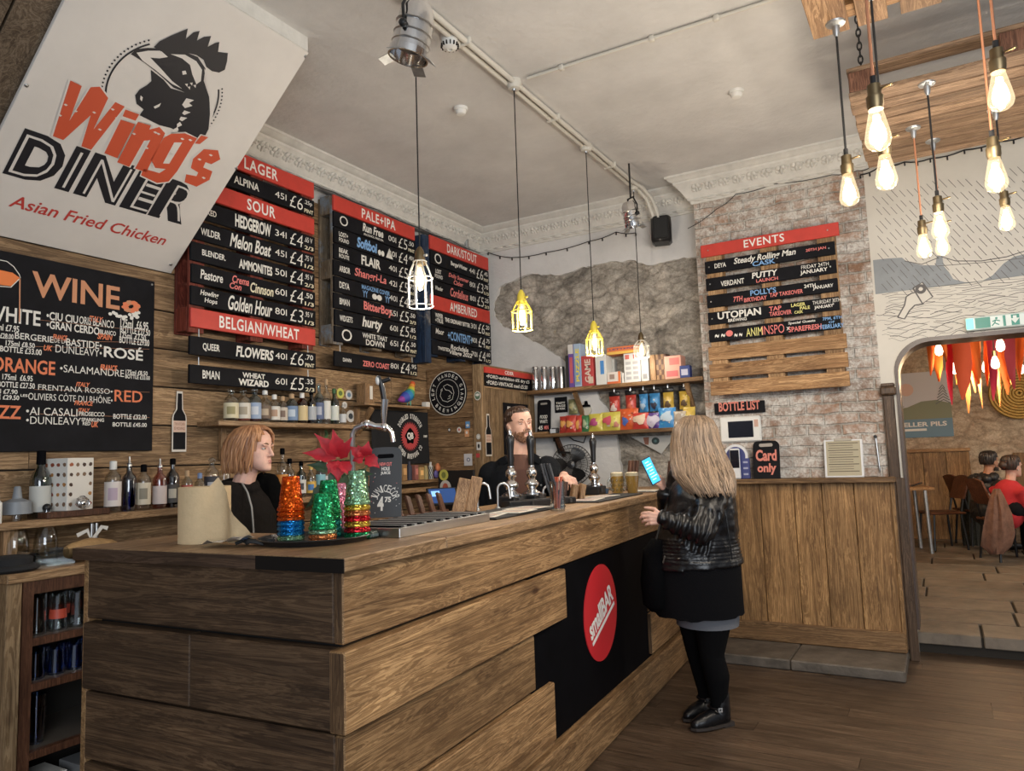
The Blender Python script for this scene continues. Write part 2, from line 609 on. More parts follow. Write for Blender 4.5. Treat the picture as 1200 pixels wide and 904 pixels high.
def brick_mat():
 m, nt, b = _nt('whitewashed_brick')
 L = nt.links.new
 tc = nt.nodes.new('ShaderNodeTexCoord')
 sx = nt.nodes.new('ShaderNodeSeparateXYZ')
 cx = nt.nodes.new('ShaderNodeCombineXYZ')
 L(tc.outputs['Object'], sx.inputs[0])
 nz0 = N(nt, 'ShaderNodeTexNoise', i_Scale=6.0, i_Detail=4.0)
 L(tc.outputs['Object'], nz0.inputs['Vector'])
 wob = N(nt, 'ShaderNodeMath', operation='MULTIPLY_ADD')
 wob.inputs[1].default_value = 0.045
 L(nz0.outputs['Fac'], wob.inputs[0])
 L(sx.outputs['Z'], wob.inputs[2])
 L(sx.outputs['X'], cx.inputs[0])
 L(wob.outputs[0], cx.inputs[1])
 br = nt.nodes.new('ShaderNodeTexBrick')
 br.inputs['Scale'].default_value = 1.0
 br.inputs['Brick Width'].default_value = 0.235
 br.inputs['Row Height'].default_value = 0.078
 br.inputs['Mortar Size'].default_value = 0.009
 br.inputs['Mortar Smooth'].default_value = 0.5
 br.inputs['Color1'].default_value = (0.22, 0.125, 0.078, 1)
 br.inputs['Color2'].default_value = (0.38, 0.205, 0.12, 1)
 br.inputs['Mortar'].default_value = (0.30, 0.26, 0.21, 1)
 L(cx.outputs[0], br.inputs['Vector'])
 n1 = N(nt, 'ShaderNodeTexNoise', i_Scale=2.6, i_Detail=10.0, i_Roughness=0.8, i_Distortion=0.6)
 L(tc.outputs['Object'], n1.inputs['Vector'])
 r1 = ramp(nt, [(0.37, (0, 0, 0)), (0.52, (0.98, 0.98, 0.98))])
 L(n1.outputs['Fac'], r1.inputs[0])
 n2 = N(nt, 'ShaderNodeTexNoise', i_Scale=17.0, i_Detail=9.0, i_Roughness=0.8)
 L(tc.outputs['Object'], n2.inputs['Vector'])
 r2 = ramp(nt, [(0.38, (0, 0, 0)), (0.54, (1, 1, 1))])
 L(n2.outputs['Fac'], r2.inputs[0])
 wm = N(nt, 'ShaderNodeMath', operation='MULTIPLY')
 L(r1.outputs[0], wm.inputs[0])
 L(r2.outputs[0], wm.inputs[1])
 wa = N(nt, 'ShaderNodeMath', operation='MAXIMUM')
 sc = N(nt, 'ShaderNodeMath', operation='MULTIPLY')
 sc.inputs[1].default_value = 0.45
 L(r1.outputs[0], sc.inputs[0])
 L(sc.outputs[0], wa.inputs[0])
 L(wm.outputs[0], wa.inputs[1])
 c = mixc(nt, wa.outputs[0], br.outputs['Color'], (0.68, 0.65, 0.60))
 n3 = N(nt, 'ShaderNodeTexNoise', i_Scale=60.0, i_Detail=5.0)
 L(tc.outputs['Object'], n3.inputs['Vector'])
 r3 = ramp(nt, [(0.3, (0.6, 0.58, 0.56)), (0.6, (1.05, 1.05, 1.05))])
 L(n3.outputs['Fac'], r3.inputs[0])
 c = mixc(nt, 0.7, c, r3.outputs[0], 'MULTIPLY')
 L(c, b.inputs['Base Color'])
 b.inputs['Roughness'].default_value = 0.9
 hh = N(nt, 'ShaderNodeMath', operation='MULTIPLY_ADD')
 hh.inputs[1].default_value = -1.2
 L(br.outputs['Fac'], hh.inputs[0])
 L(n2.outputs['Fac'], hh.inputs[2])
 bp = N(nt, 'ShaderNodeBump', i_Strength=0.9, i_Distance=0.012)
 L(hh.outputs[0], bp.inputs['Height'])
 L(bp.outputs[0], b.inputs['Normal'])
 return m

def stone_mat(name, cols, scale=5.0, bump=0.9):
 m, nt, b = _nt(name)
 L = nt.links.new
 tc = nt.nodes.new('ShaderNodeTexCoord')
 mp = nt.nodes.new('ShaderNodeMapping')
 mp.inputs['Scale'].default_value = (1, 1, 1.7)
 L(tc.outputs['Object'], mp.inputs[0])
 n1 = N(nt, 'ShaderNodeTexNoise', i_Scale=scale * 0.5, i_Detail=10.0, i_Roughness=0.75, i_Distortion=0.8)
 L(mp.outputs[0], n1.inputs['Vector'])
 r1 = ramp(nt, [(0.28, cols[0]), (0.45, cols[1]), (0.6, cols[2]), (0.75, cols[3])])
 L(n1.outputs['Fac'], r1.inputs[0])
 dv = N(nt, 'ShaderNodeVectorMath', operation='ADD')
 nz = N(nt, 'ShaderNodeTexNoise', i_Scale=7.0, i_Detail=4.0)
 L(mp.outputs[0], nz.inputs['Vector'])
 sv = N(nt, 'ShaderNodeVectorMath', operation='SCALE')
 sv.inputs['Scale'].default_value = 0.16
 L(nz.outputs['Color'], sv.inputs[0])
 L(mp.outputs[0], dv.inputs[0])
 L(sv.outputs[0], dv.inputs[1])
 vo = N(nt, 'ShaderNodeTexVoronoi', feature='DISTANCE_TO_EDGE', i_Scale=scale)
 L(dv.outputs[0], vo.inputs['Vector'])
 r2 = ramp(nt, [(0.0, (0.42, 0.40, 0.38)), (0.09, (0.85, 0.83, 0.8)), (0.2, (1, 1, 1))])
 L(vo.outputs['Distance'], r2.inputs[0])
 c = mixc(nt, 0.55, r1.outputs[0], r2.outputs[0], 'MULTIPLY')
 n2 = N(nt, 'ShaderNodeTexNoise', i_Scale=38.0, i_Detail=8.0, i_Roughness=0.8)
 L(tc.outputs['Object'], n2.inputs['Vector'])
 r3 = ramp(nt, [(0.35, (0.5, 0.48, 0.46)), (0.62, (1.15, 1.15, 1.15))])
 L(n2.outputs['Fac'], r3.inputs[0])
 c = mixc(nt, 0.8, c, r3.outputs[0], 'MULTIPLY')
 L(c, b.inputs['Base Color'])
 b.inputs['Roughness'].default_value = 0.92
 ad = N(nt, 'ShaderNodeMath', operation='MULTIPLY_ADD')
 ad.inputs[1].default_value = 0.6
 L(r2.outputs[0], ad.inputs[0])
 L(n2.outputs['Fac'], ad.inputs[2])
 bp = N(nt, 'ShaderNodeBump', i_Strength=bump, i_Distance=0.02)
 L(ad.outputs[0], bp.inputs['Height'])
 L(bp.outputs[0], b.inputs['Normal'])
 return m

M_brick = brick_mat()
M_stone = stone_mat('exposed_rubble', [(0.10, 0.09, 0.08), (0.36, 0.33, 0.285), (0.66, 0.60, 0.52), (0.80, 0.75, 0.66)], 4.5)
M_rearstone = stone_mat('rear_rubble', [(0.22, 0.14, 0.08), (0.45, 0.33, 0.22), (0.62, 0.50, 0.36), (0.72, 0.61, 0.47)], 3.2, 0.7)
M_flag = mat('stone_flags', (0.17, 0.135, 0.10), 0.55, noise_amt=0.45, noise_scale=3.5, bump=0.3, bscale=14)
M_slab = mat('slate_slab', (0.10, 0.083, 0.066), 0.55, noise_amt=0.5, noise_scale=6.0, bump=0.5, bscale=25)
M_joint = mat('dark_joint', (0.02, 0.016, 0.012), 0.9)
W_floor = wood('floor_timber', (0.055, 0.035, 0.022), (0.165, 0.112, 0.074), 'x', 0.45, 0.6, 0.35, 0.2, 0.2, spec=0.4)

# floor boards of the bar room
mb = MB()
y = -3.0
while y < 6.04:
 x = -3.9
 h = 0.138
 while x < 4.6:
  l = random.uniform(1.1, 2.6)
  x2 = min(x + l, 4.6)
  mb.box2((x + 0.001, y + 0.0012, -0.03), (x2 - 0.001, min(y + h, 6.04) - 0.0012, 0.0), W_floor)
  x = x2
 y += h
mb.box2((-3.9, -3.0, -0.05), (4.6, 6.04, -0.02), M_joint)
struct('floor', mb)

# stone flags of the raised rear room
mb = MB()
mb.box2((-1.4, 6.03, 0.0), (4.6, 12.0, 0.125), M_joint)
y, row = 6.0, 0
while y < 12.0:
 h = 0.5 if row else 0.42
 x = -1.4 - random.uniform(0, 0.6)
 while x < 4.6:
  l = random.uniform(0.55, 1.15)
  a, b_ = max(x, -1.4), min(x + l, 4.6)
  if b_ > a + 0.02:
   mb.box2((a + 0.008, y + 0.008, 0.06), (b_ - 0.008, min(y + h, 12.0) - 0.008, 0.14), M_flag, bev=0.006)
  x += l
 y += h
 row += 1
struct('floor_rear', mb)
mb = MB()
for a, b_ in ((-1.62, -0.98), (-0.976, -0.306)):
 mb.box2((a, 5.2, 0.0), (b_, 5.74, 0.068), M_slab, bev=0.008)
struct('trim_1', mb)

# ceiling
mb = MB()
mb.box2((-4.0, -3.0, CZ), (4.6, 6.3, CZ + 0.08), M_plaster)
struct('ceiling', mb)
mb = MB()
M_rearceil = mat('rear_ceiling_boards', (0.38, 0.27, 0.16), 0.7, noise_amt=0.25, noise_scale=5)
mb.box2((-1.5, 6.06, 3.32), (4.6, 12.1, 3.4), M_rearceil)
struct('ceiling_rear', mb)

# left wall: dark sheet behind to darken the gaps, plaster only above, wide horizontal boards in front
mb = MB()
mb.box2((LW - 0.12, -0.6, 0.0), (LW - 0.024, BW + 0.1, 3.33), M_joint)
mb.box2((LW - 0.12, -0.6, 3.33), (LW - 0.003, BW + 0.1, CZ), M_plaster)
z = 0.0
zs = [0.0, 0.215, 0.43, 0.645, 0.86, 1.06, 1.265, 1.47, 1.70, 1.92, 2.14, 2.36, 2.59, 2.8, 3.0, 3.2, 3.36]
for i in range(len(zs) - 1):
 y = -0.6 - random.uniform(0, 1)
 while y < BW:
  l = random.uniform(0.9, 2.4)
  a, b_ = max(y, -0.6), min(y + l, BW)
  if b_ > a + 0.03:
   mb.box2((LW - 0.022, a + 0.001, zs[i] + 0.004), (LW + random.uniform(-0.003, 0.002), b_ - 0.001, zs[i + 1] - 0.004), W_wallY, bev=0.002)
  y += l
struct('wall_left', mb)

# back wall: rubble stone bared where the plaster has been cut away
mb = MB()
nx, nz_ = 90, 140
rows = []
for j in range(nz_ + 1):
 r = []
 for i in range(nx + 1):
  X = -3.82 + 2.28 * i / nx
  Z = CZ * j / nz_
  p = Vector((X * 5.0, 3.3, Z * 7.0))
  d = noise.fractal(p, 0.9, 2.1, 4) * 0.016 + (noise.cell(Vector((X * 4.2, 1.0, round(Z * 7.5)))) - 0.5) * 0.012
  r.append((X, BW + 0.024 - max(min(d, 0.018), -0.03), Z))
 rows.append(r)
mb.rings(rows, M_stone, cap=False, wrap=False)
struct('wall_back_stone', mb, 60)
patch = [(812, 302), (800, 302), (783, 306), (758, 311), (744, 306), (730, 306), (708, 309), (690, 312), (676, 317), (662, 321), (640, 324), (622, 322),
         (607, 326), (594, 331), (586, 336), (581, 346), (578, 358), (580, 370), (585, 381), (596, 387), (607, 391), (624, 400), (641, 409), (653, 418),
         (665, 428), (680, 442), (694, 455), (706, 470), (716, 490), (722, 510), (726, 540), (729, 570)]
pw = [atY(px, py, BW) for px, py in patch]
poly = [(-3.82, 0.0), (-3.82, CZ), (-1.55, CZ), (-1.55, pw[0].z)]
for i in range(len(pw) - 1):
 for t in range(5):
  q = pw[i].lerp(pw[i + 1], t / 5)
  q = q + Vector((noise.noise(q * 9) * 0.030 + noise.noise(q * 30) * 0.012, 0, noise.noise(q * 9 + Vector((5, 5, 5))) * 0.030 + noise.noise(q * 31) * 0.012))
  poly.append((q.x, q.z))
poly += [(pw[-1].x, pw[-1].z), (-2.42, 0.9), (-2.40, 0.0)]
mb = MB()
mb.prism(poly, (0, BW, 0), XV, ZV, (0, 0.05, 0), M_plaster)
struct('wall_back', mb)

# brick pier and mural wall with the arched opening to the rear room
mb = MB()
mb.box2((-1.6, PW, 0.0), (-0.345, PW + 0.3, CZ), M_brick)
struct('wall_pier', mb)
M_mural = mat('mural_ground', (0.62, 0.58, 0.51), 0.75, noise_amt=0.05, noise_scale=3)
arch = []
AX0, AX1, AZ, AR = -0.252, 2.7, 2.185, 0.22
for k in range(11):
 a = pi - k * (pi / 2) / 10
 arch.append((AX0 + AR + AR * cos(a), AZ - AR + AR * sin(a)))
arch2 = [(AX1, AZ), (AX1, 0.0)]
mb = MB()
mb.prism([(-0.345, 0.0), (-0.345, CZ), (4.5, CZ), (4.5, 0.0), (AX1, 0.0), (AX1, AZ)] + list(reversed(arch)) + [(AX0, 0.0)], (0, PW + 0.004, 0), XV, ZV, (0, 0.25, 0), M_mural)
struct('wall_mural', mb)
M_archframe = mat('dark_brown_frame', (0.075, 0.05, 0.04), 0.4, noise_amt=0.2)
mb = MB()
outer = [(AX0, 0.2)] + arch + arch2[:1]
inner = [(AX0 + 0.022, 0.2)] + [(AX0 + 0.022 + (p[0] - AX0) * 0.985, p[1] - 0.028) for p in arch] + [(AX1, AZ - 0.028)]
mb.rings([[(o[0], PW - 0.012, o[1]), (i_[0], PW - 0.012, i_[1]), (i_[0], PW + 0.28, i_[1]), (o[0], PW + 0.28, o[1])] for o, i_ in zip(outer, inner)], M_archframe)
struct('trim_2', mb, 40)
W_post = wood('door_post_timber', (0.05, 0.03, 0.018), (0.16, 0.10, 0.06), 'z', 0.5, 0.9, 0.3, 0.2)
mb = MB()
mb.box2((-0.338, PW - 0.05, 0.07), (-0.268, PW + 0.002, 1.80), W_post, bev=0.006)
mb.box2((-0.300, PW - 0.06, 0.0), (-0.244, PW + 0.003, 1.225), W_post, bev=0.004)
mb.box2((-0.352, PW - 0.075, 1.80), (-0.250, PW + 0.004, 1.86), W_post, bev=0.012)
mb.box2((-0.345, PW - 0.06, 1.86), (-0.258, PW + 0.004, 1.885), W_post, bev=0.006)
struct('trim_3', mb)

# far walls of the rear room
mb = MB()
mb.box2((-1.5, 11.9, 0.0), (4.6, 12.1, 3.4), M_rearstone)
struct('wall_rear', mb)
mb = MB()
mb.box2((-1.5, 6.05, 0.0), (-1.4, 12.0, 3.4), M_rearstone)
struct('wall_rear_left', mb)

# sloping bulkhead under the stair, top left
SN = Vector((0.6656, 0.0, -0.7463))
SU = YV.copy()
SV = Vector((0.7463, 0.0, 0.6656))           # up the slope
SO = Vector((-3.82, 2.65, 2.59))             # lower right corner of the sign face
W_bulk = wood('bulkhead_board', (0.10, 0.072, 0.046), (0.19, 0.145, 0.10), 'z', 0.75, 0.5, 0.3, 0.0, 0.1)
mb = MB()
e = 0.022
A = SO - SN * e
p0 = A + SV * -0.05
p1 = A + SV * 1.48
for y0, y1 in ((-0.6, 0.62), (0.63, 1.40), (1.41, 2.63)):
 mb.prism([(p0.x, p0.z), (p1.x, p1.z), (p1.x - 0.1, CZ + 0.05), (p0.x - 0.2, CZ + 0.05), (p0.x - 0.2, p0.z)], (0, y0, 0), XV, ZV, (0, y1 - y0, 0), W_bulk)
mb.prism([(p1.x - 0.02, p1.z - 0.02), (p1.x + 0.035, p1.z + 0.005), (p1.x + 0.035, CZ), (p1.x - 0.02, CZ)], (0, -0.6, 0), XV, ZV, (0, 3.24, 0), M_trimpaint)
struct('ceiling_bulkhead', mb)

# cornices with modelled leaf ornament
def cornice(name, p, q, nrm, ends=(0, 0)):
 p, q, nrm = Vector(p), Vector(q), Vector(nrm)
 d = (q - p).normalized()
 prof = [(0.0, 0.215), (0.016, 0.215), (0.020, 0.190), (0.040, 0.182), (0.040, 0.170), (0.050, 0.160), (0.075, 0.118), (0.115, 0.070), (0.125, 0.062), (0.128, 0.046), (0.150, 0.040), (0.165, 0.020), (0.178, 0.016), (0.178, 0.0), (0.0, 0.0)]
 mb = MB()
 ra = [p - d * (o * ends[0]) + nrm * o - ZV * h for o, h in prof]
 rb = [q + d * (o * ends[1]) + nrm * o - ZV * h for o, h in prof]
 mb.rings([ra, rb], M_trimpaint, tone=0.5)
 L = (q - p).length
 n = int(L / 0.105)
 rad = Vector((0, 0, 0)) + nrm * 0.085 - ZV * 0.112
 out = (nrm * 0.68 - ZV * 0.73)
 upv = (nrm * 0.73 + ZV * 0.68)
 B = Matrix((d, upv, out)).transposed()
 for i in range(n):
  c = p + d * (L * (i + 0.5) / n) + rad
  for s in (-1, 1):
   mb.ball(c + d * (0.019 * s) + upv * 0.018, (0.017, 0.022, 0.012), M_trimpaint, 8, 5, B @ Matrix.Rotation(0.5 * s, 3, 'Z'), 0.5)
   mb.ball(c + d * (0.027 * s) - upv * 0.014, (0.014, 0.020, 0.010), M_trimpaint, 8, 5, B @ Matrix.Rotation(-0.7 * s, 3, 'Z'), 0.5)
  mb.ball(c - upv * 0.010, (0.010, 0.030, 0.014), M_trimpaint, 8, 5, B, 0.5)
  mb.tube([c + d * (0.05 + 0.014 * cos(a)) + upv * (0.016 + 0.014 * sin(a)) for a in (0, 1.2, 2.4, 3.6, 4.8)], 0.006, M_trimpaint, 5, tone=0.5)
  mb.ball(p + d * (L * (i + 0.5) / n) + nrm * 0.034 - ZV * 0.192, (0.045, 0.012, 0.012), M_trimpaint, 8, 4, B, 0.5)
 struct(name, mb, 40)

cornice('trim_4', (LW, 2.66, CZ), (LW, BW, CZ), (1, 0, 0), (0, -1))
cornice('trim_5', (LW, BW, CZ), (-1.6, BW, CZ), (0, -1, 0), (-1, 0))
cornice('trim_6', (-1.6, PW, CZ), (0.35, PW, CZ), (0, -1, 0), (1, 0))
# ================================================================ the bar counter
BA = radians(3.3)
BO = Vector((-1.48, 1.57, 0.0))
BX = Vector((cos(BA), sin(BA), 0))      # outward from the long front
BY = Vector((-sin(BA), cos(BA), 0))     # along the long front, away from the viewer
BT = 1.19                               # worktop height

def bp_(x, y, z=0.0):
 return BO + BX * x + BY * y + ZV * z

W_endgrain = wood('bar_plank_ends', (0.055, 0.03, 0.014), (0.20, 0.115, 0.055), 'z', 0.65, 1.2, 0.3, 0.0, 0.3)
bar = thing('bar_counter', 'long timber plank-clad bar counter with pale worktop and black front panel', 'bar counter', BO, BA)
LEN, DEP, NEAR, INN = 4.05, 1.13, 0.50, 0.64
rowsz = [(0.947, 1.148), (0.714, 0.934), (0.480, 0.701), (0.225, 0.467)]

def lpart(name, mb, parent=bar, smooth=None):
 return mb.build(name, parent=parent, smooth=smooth, world=False)

mb = MB()
mb.box2((-DEP + 0.03, 0.035, 0.0), (-0.035, NEAR, 1.148), M_blackmetal)
mb.box2((-INN + 0.03, NEAR, 0.0), (-0.035, LEN, 1.148), M_blackmetal)
lpart('carcass', mb)
# front planks; rows two to four stop short at the black panel, row two stands a little proud
ends = [None, (1.53, 3.02), (1.22, 3.02), (1.385, 3.02)]
for i, (z0, z1) in enumerate(rowsz):
 pr = 0.022 if i == 1 else (0.0 if i != 3 else 0.012)
 segs = [(0.0, LEN)] if ends[i] is None else [(0.0, ends[i][0])] + ([(2.86, LEN)] if i in (2, 3) else [(3.3, LEN)])
 if i == 0:
  segs = [(0.0, 2.55), (2.552, LEN)]
 for a, b_ in segs:
  if a == 0.0:
   a = -pr
  mb = MB()
  mb.box2((-0.035, a, z0), (pr, b_, z1), W_barY, bev=0.004)
  mb.bm.normal_update()
  for f in mb.bm.faces:
   if f.normal.y < -.9:
    f.material_index = mb.mi(W_endgrain)
  lpart('front_plank', mb)
# end planks
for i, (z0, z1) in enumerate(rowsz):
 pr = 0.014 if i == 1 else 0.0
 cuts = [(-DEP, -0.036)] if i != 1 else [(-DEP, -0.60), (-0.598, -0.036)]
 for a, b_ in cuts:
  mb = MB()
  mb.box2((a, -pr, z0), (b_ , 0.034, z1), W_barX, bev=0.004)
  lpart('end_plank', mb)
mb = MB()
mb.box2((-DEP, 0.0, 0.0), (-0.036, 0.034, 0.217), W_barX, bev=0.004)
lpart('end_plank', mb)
mb = MB()
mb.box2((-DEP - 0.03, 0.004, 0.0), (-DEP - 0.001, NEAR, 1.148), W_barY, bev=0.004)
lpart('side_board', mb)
mb = MB()
mb.box2((-0.034, 0.0, 0.0), (0.04, LEN, 0.205), W_barY, bev=0.010)
lpart('skirting_board', mb)
mb = MB()
mb.box2((-0.034, 0.0, 0.205), (0.0, 1.385, 0.217), W_barY)
lpart('front_plank', mb)
# black panel with the round sign
pan = MB()
pan.box2((-0.036, 1.2, 0.2), (-0.012, 3.35, 0.94), M_black)
panel = lpart('black_panel', pan)
mb = MB()
M_signred = mat('round_sign_red', (0.55, 0.020, 0.028), 0.45)
cy, cz, R_ = 2.05, 0.635, 0.243
mb.prism([(R_ * cos(2 * pi * k / 64), R_ * sin(2 * pi * k / 64)) for k in range(64)], (-0.011, cy, cz), YV, ZV, (0.004, 0, 0), M_signred)
ang = radians(23)
U_, V_ = YV * cos(ang) + ZV * sin(ang), ZV * cos(ang) - YV * sin(ang)
O_ = Vector((-0.005, cy, cz))
mb.text('smallBAR', O_, U_, V_, -0.19, -0.044, 0.38, 0.108, M_white, weight=0.03, space=0.95)
mb.box(O_ + U_ * 0.0 + V_ * -0.066, (0.002, 0.37, 0.017), M_white, R=Matrix((XV, U_, V_)).transposed())
disc = mb.build('round_sign', parent=panel, world=False)
disc['label'] = 'red disc with white slanted lettering'
# worktop
mb = MB()
mb.box2((-DEP - 0.035, -0.030, 1.150), (0.03, NEAR, BT), W_topY, bev=0.004)
mb.box2((-INN, NEAR + 0.001, 1.150), (0.03, 2.15, BT), W_topY, bev=0.004)
mb.box2((-INN, 2.151, 1.150), (0.03, 3.02, BT), W_topY, bev=0.004)
mb.box2((-INN, 3.021, 1.150), (0.03, LEN, BT), W_topY, bev=0.004)
wt = lpart('worktop', mb)
mb = MB()
mb.box2((-DEP - 0.036, -0.034, 1.149), (-0.30, -0.0301, BT - 0.002), W_topdark)
mb.box2((-0.299, -0.034, 1.149), (0.031, -0.0301, BT - 0.002), mat('worktop_black_edge', (0.010, 0.008, 0.007), 0.6, spec=.1))
mb.build('edge_strip', parent=wt, world=False)

# ================================================================ panelled counter under the brick pier
pc = thing('panelled_counter', 'tall vertical-boarded timber counter front with ledge against the whitewashed brick pier', 'counter', (-0.98, 5.7, 0.068))
xs = [-1.62]
for px in (862, 893, 933, 966, 1004, 1046):
 xs.append(atY(px, 620, 5.66).x)
xs[-1] = -0.315
mb = MB()
for a, b_ in zip(xs[:-1], xs[1:]):
 mb.box2((a + 0.002, 5.66, 0.20), (b_ - 0.002, 5.70, 1.20), W_panelZ, bev=0.003)
mb.build('front_boards', parent=pc)
mb = MB()
mb.box2((-1.62, 5.635, 0.069), (-0.308, 5.70, 0.205), W_panelX, bev=0.008)
mb.build('skirting_board', parent=pc)
mb = MB()
mb.box2((-0.345, 5.70, 0.069), (-0.308, 5.795, 1.20), W_panelZ, bev=0.002)
mb.box2((-0.330, 5.64, 0.20), (-0.306, 5.70, 1.20), W_panelZ, bev=0.002)
mb.build('side_boards', parent=pc)
mb = MB()
mb.box2((-1.64, 5.60, 1.20), (-0.295, 5.797, 1.235), W_panelX, bev=0.005)
mb.build('ledge', parent=pc)
# ================================================================ signs and boards
def ptext(mb, s, bl, tr, pl, m, shear=0.0, weight=0.0, space=1.0, lift=0.0):
 """lettering on a plane, its box given by where its corners show"""
 O, U, V = pl
 Nn = U.cross(V)
 a = on_plane(bl[0], bl[1], O, Nn) - O
 b_ = on_plane(tr[0], tr[1], O, Nn) - O
 x0, y0, x1, y1 = a.dot(U), a.dot(V), b_.dot(U), b_.dot(V)
 mb.text(s, O + Nn * lift, U, V, x0, y0, x1 - x0, max(y1 - y0, 0.004), m, shear, weight, space)

def ppoly(pts, pl, k=1.0, o=(0, 0)):
 O, U, V = pl
 Nn = U.cross(V)
 r = []
 for p in pts:
  q = on_plane(o[0] + p[0] / k, o[1] + p[1] / k, O, Nn) - O
  r.append((q.dot(U), q.dot(V)))
 return r

# ---------------------------------------------------------------- the tilted sign on the bulkhead
M_signface = mat('sign_face', (0.66, 0.62, 0.57), 0.5, noise_amt=0.05, noise_scale=3)
M_signred = mat('sign_orange_red', (0.55, 0.085, 0.035), 0.5)
M_signtext = mat('sign_red_script', (0.50, 0.05, 0.04), 0.5)
M_ink = mat('sign_black', (0.012, 0.012, 0.016), 0.5)
sg = thing('hanging_sign', 'large white tilted board with rooster head emblem and diner lettering under the ceiling', 'sign', SO)
mb = MB()
R3 = Matrix((SU, SV, SN)).transposed()
mb.box(SO - SU * 0.55 + SV * 0.752 - SN * 0.010, (1.10, 1.504, 0.02), M_signface, R=R3, bev=0.002)
mb.build('board', parent=sg)
pl = (SO + SN * 0.0015, SU, SV)
mb = MB()
ptext(mb, 'Asian Fried Chicken', (9.3, 241.5), (198, 277), pl, M_signtext, 0.12, 0.012)
ptext(mb, 'DINER', (2.7, 203), (238, 222), pl, M_ink, 0.0, 0.075, 1.15)
ptext(mb, 'DINER', (9.5, 201), (232, 225), pl, M_signface, 0.0, -0.026, 1.22, lift=0.0008)
O_, U_, V_ = pl
mb.build('lettering', parent=sg, normals=False)
mb = MB()
cu, cv = ppoly([(193, 113)], pl)[0]
ru = ppoly([(261, 118)], pl)[0][0] - cu
RR = abs(ru) * 0.98
Ol = O_ + SN * 0.0006
for a0, a1 in ((-62, 38), (132, 214)):
 mb.line([(cu + RR * cos(radians(a)), cv + RR * sin(radians(a))) for a in range(a0, a1, 4)], 0.008, Ol, U_, V_, M_ink)
 for a in range(a0, a1, 4):
  u, v = cu + (RR + 0.018) * cos(radians(a)), cv + (RR + 0.018) * sin(radians(a))
  mb.flat([(u - .004, v - .004), (u + .004, v - .004), (u + .004, v + .004), (u - .004, v + .004)], Ol, U_, V_, M_ink)

def zp(pts, m, lift):
 mb.flat(ppoly(pts, pl, 3.0), O_ + SN * lift, U_, V_, m)

zp([(530, 245), (575, 280), (600, 310), (650, 325), (690, 310), (715, 280), (735, 340), (740, 400), (735, 450), (720, 480), (690, 500), (640, 470), (600, 450), (560, 440), (520, 420), (490, 405), (505, 385), (480, 365), (475, 335), (490, 315), (515, 300), (532, 285)], M_ink, 0.0007)
zp([(460, 190), (480, 172), (520, 168), (570, 170), (600, 178), (650, 182), (695, 200), (722, 240), (716, 285), (695, 312), (650, 325), (610, 308), (560, 262), (510, 222)], M_ink, 0.0008)
zp([(480, 185), (520, 178), (565, 178), (590, 200), (560, 205), (528, 202), (560, 235), (605, 285), (640, 312), (605, 295), (545, 245), (500, 212)], M_signface, 0.0010)
zp([(600, 190), (650, 192), (690, 215), (710, 245), (706, 285), (690, 296), (676, 262), (668, 228), (640, 205)], M_signface, 0.0010)
zp([(640, 250), (652, 248), (656, 260), (642, 263)], M_signface, 0.0010)
for q in ((655, 300), (672, 296), (664, 310), (684, 304)):
 zp([(q[0] - 5, q[1] - 5), (q[0] + 5, q[1] - 6), (q[0] + 3, q[1] + 5)], M_signface, 0.0011)
for q in ([(655, 345), (682, 352), (664, 362), (676, 372), (650, 380), (640, 368)], [(648, 388), (670, 395), (648, 404), (640, 398)], [(636, 410), (658, 414), (640, 426), (630, 420)], [(622, 436), (632, 428), (640, 440), (622, 448)], [(604, 458), (624, 446), (628, 458), (612, 466)], [(540, 375), (566, 362), (560, 374), (545, 382)], [(494, 335), (502, 342), (498, 356), (492, 348)]):
 zp(q, M_signface, 0.0011)
zp([(718, 240), (738, 290), (752, 340), (750, 400), (738, 440), (732, 465), (738, 400), (736, 340), (722, 290)], M_signface, 0.0012)
zp([(540, 165), (560, 145), (600, 125), (640, 108), (660, 100), (653, 136), (680, 113), (702, 108), (692, 142), (716, 129), (742, 126), (730, 164), (755, 151), (771, 147), (766, 182), (801, 186), (798, 215), (790, 245), (770, 255), (745, 250), (725, 235), (715, 210), (690, 193), (650, 184), (600, 182), (565, 180)], M_ink, 0.0014)
WING = [[(247, 282), (287, 302), (243, 425), (318, 306), (350, 304), (380, 344), (328, 455), (405, 358), (438, 374), (320, 526), (285, 514), (318, 405), (222, 492), (185, 478)],
  [(440, 384), (489, 402), (476, 424), (430, 408)], [(424, 420), (474, 436), (412, 556), (366, 538)],
  [(484, 428), (530, 441), (524, 455), (560, 446), (580, 468), (514, 605), (474, 592), (528, 492), (506, 494), (454, 586), (411, 570)],
  [(600, 470), (650, 468), (692, 486), (622, 602), (592, 638), (552, 643), (495, 616), (503, 592), (560, 608), (582, 594), (545, 590), (530, 560), (575, 484)],
  [(706, 476), (732, 482), (702, 506), (684, 504)], [(716, 524), (766, 528), (774, 560), (742, 577), (722, 570), (714, 588), (746, 602), (736, 632), (690, 656), (648, 640), (654, 612), (690, 619), (696, 606), (670, 590), (678, 558)]]
for i, q in enumerate(WING):
 mb.line(ppoly(q + q[:2], pl, 3.0), .016, O_ + SN * .0018, U_, V_, M_signface)
 zp(q, M_signred, .0021)
zp([(612, 500), (640, 500), (594, 575), (572, 574)], M_signface, .0024)
for px, py in ((210, 405), (230, 368), (265, 390), (330, 395), (395, 384), (410, 415), (350, 455), (470, 470), (545, 465), (556, 470), (515, 520), (640, 488), (668, 492), (600, 540), (700, 560), (740, 545), (715, 625)):
 zp([(px - 7, py - 2), (px, py - 4), (px + 8, py + 1), (px + 1, py + 4)], M_signface, .0024)
mb.build('emblem', parent=sg, normals=False)
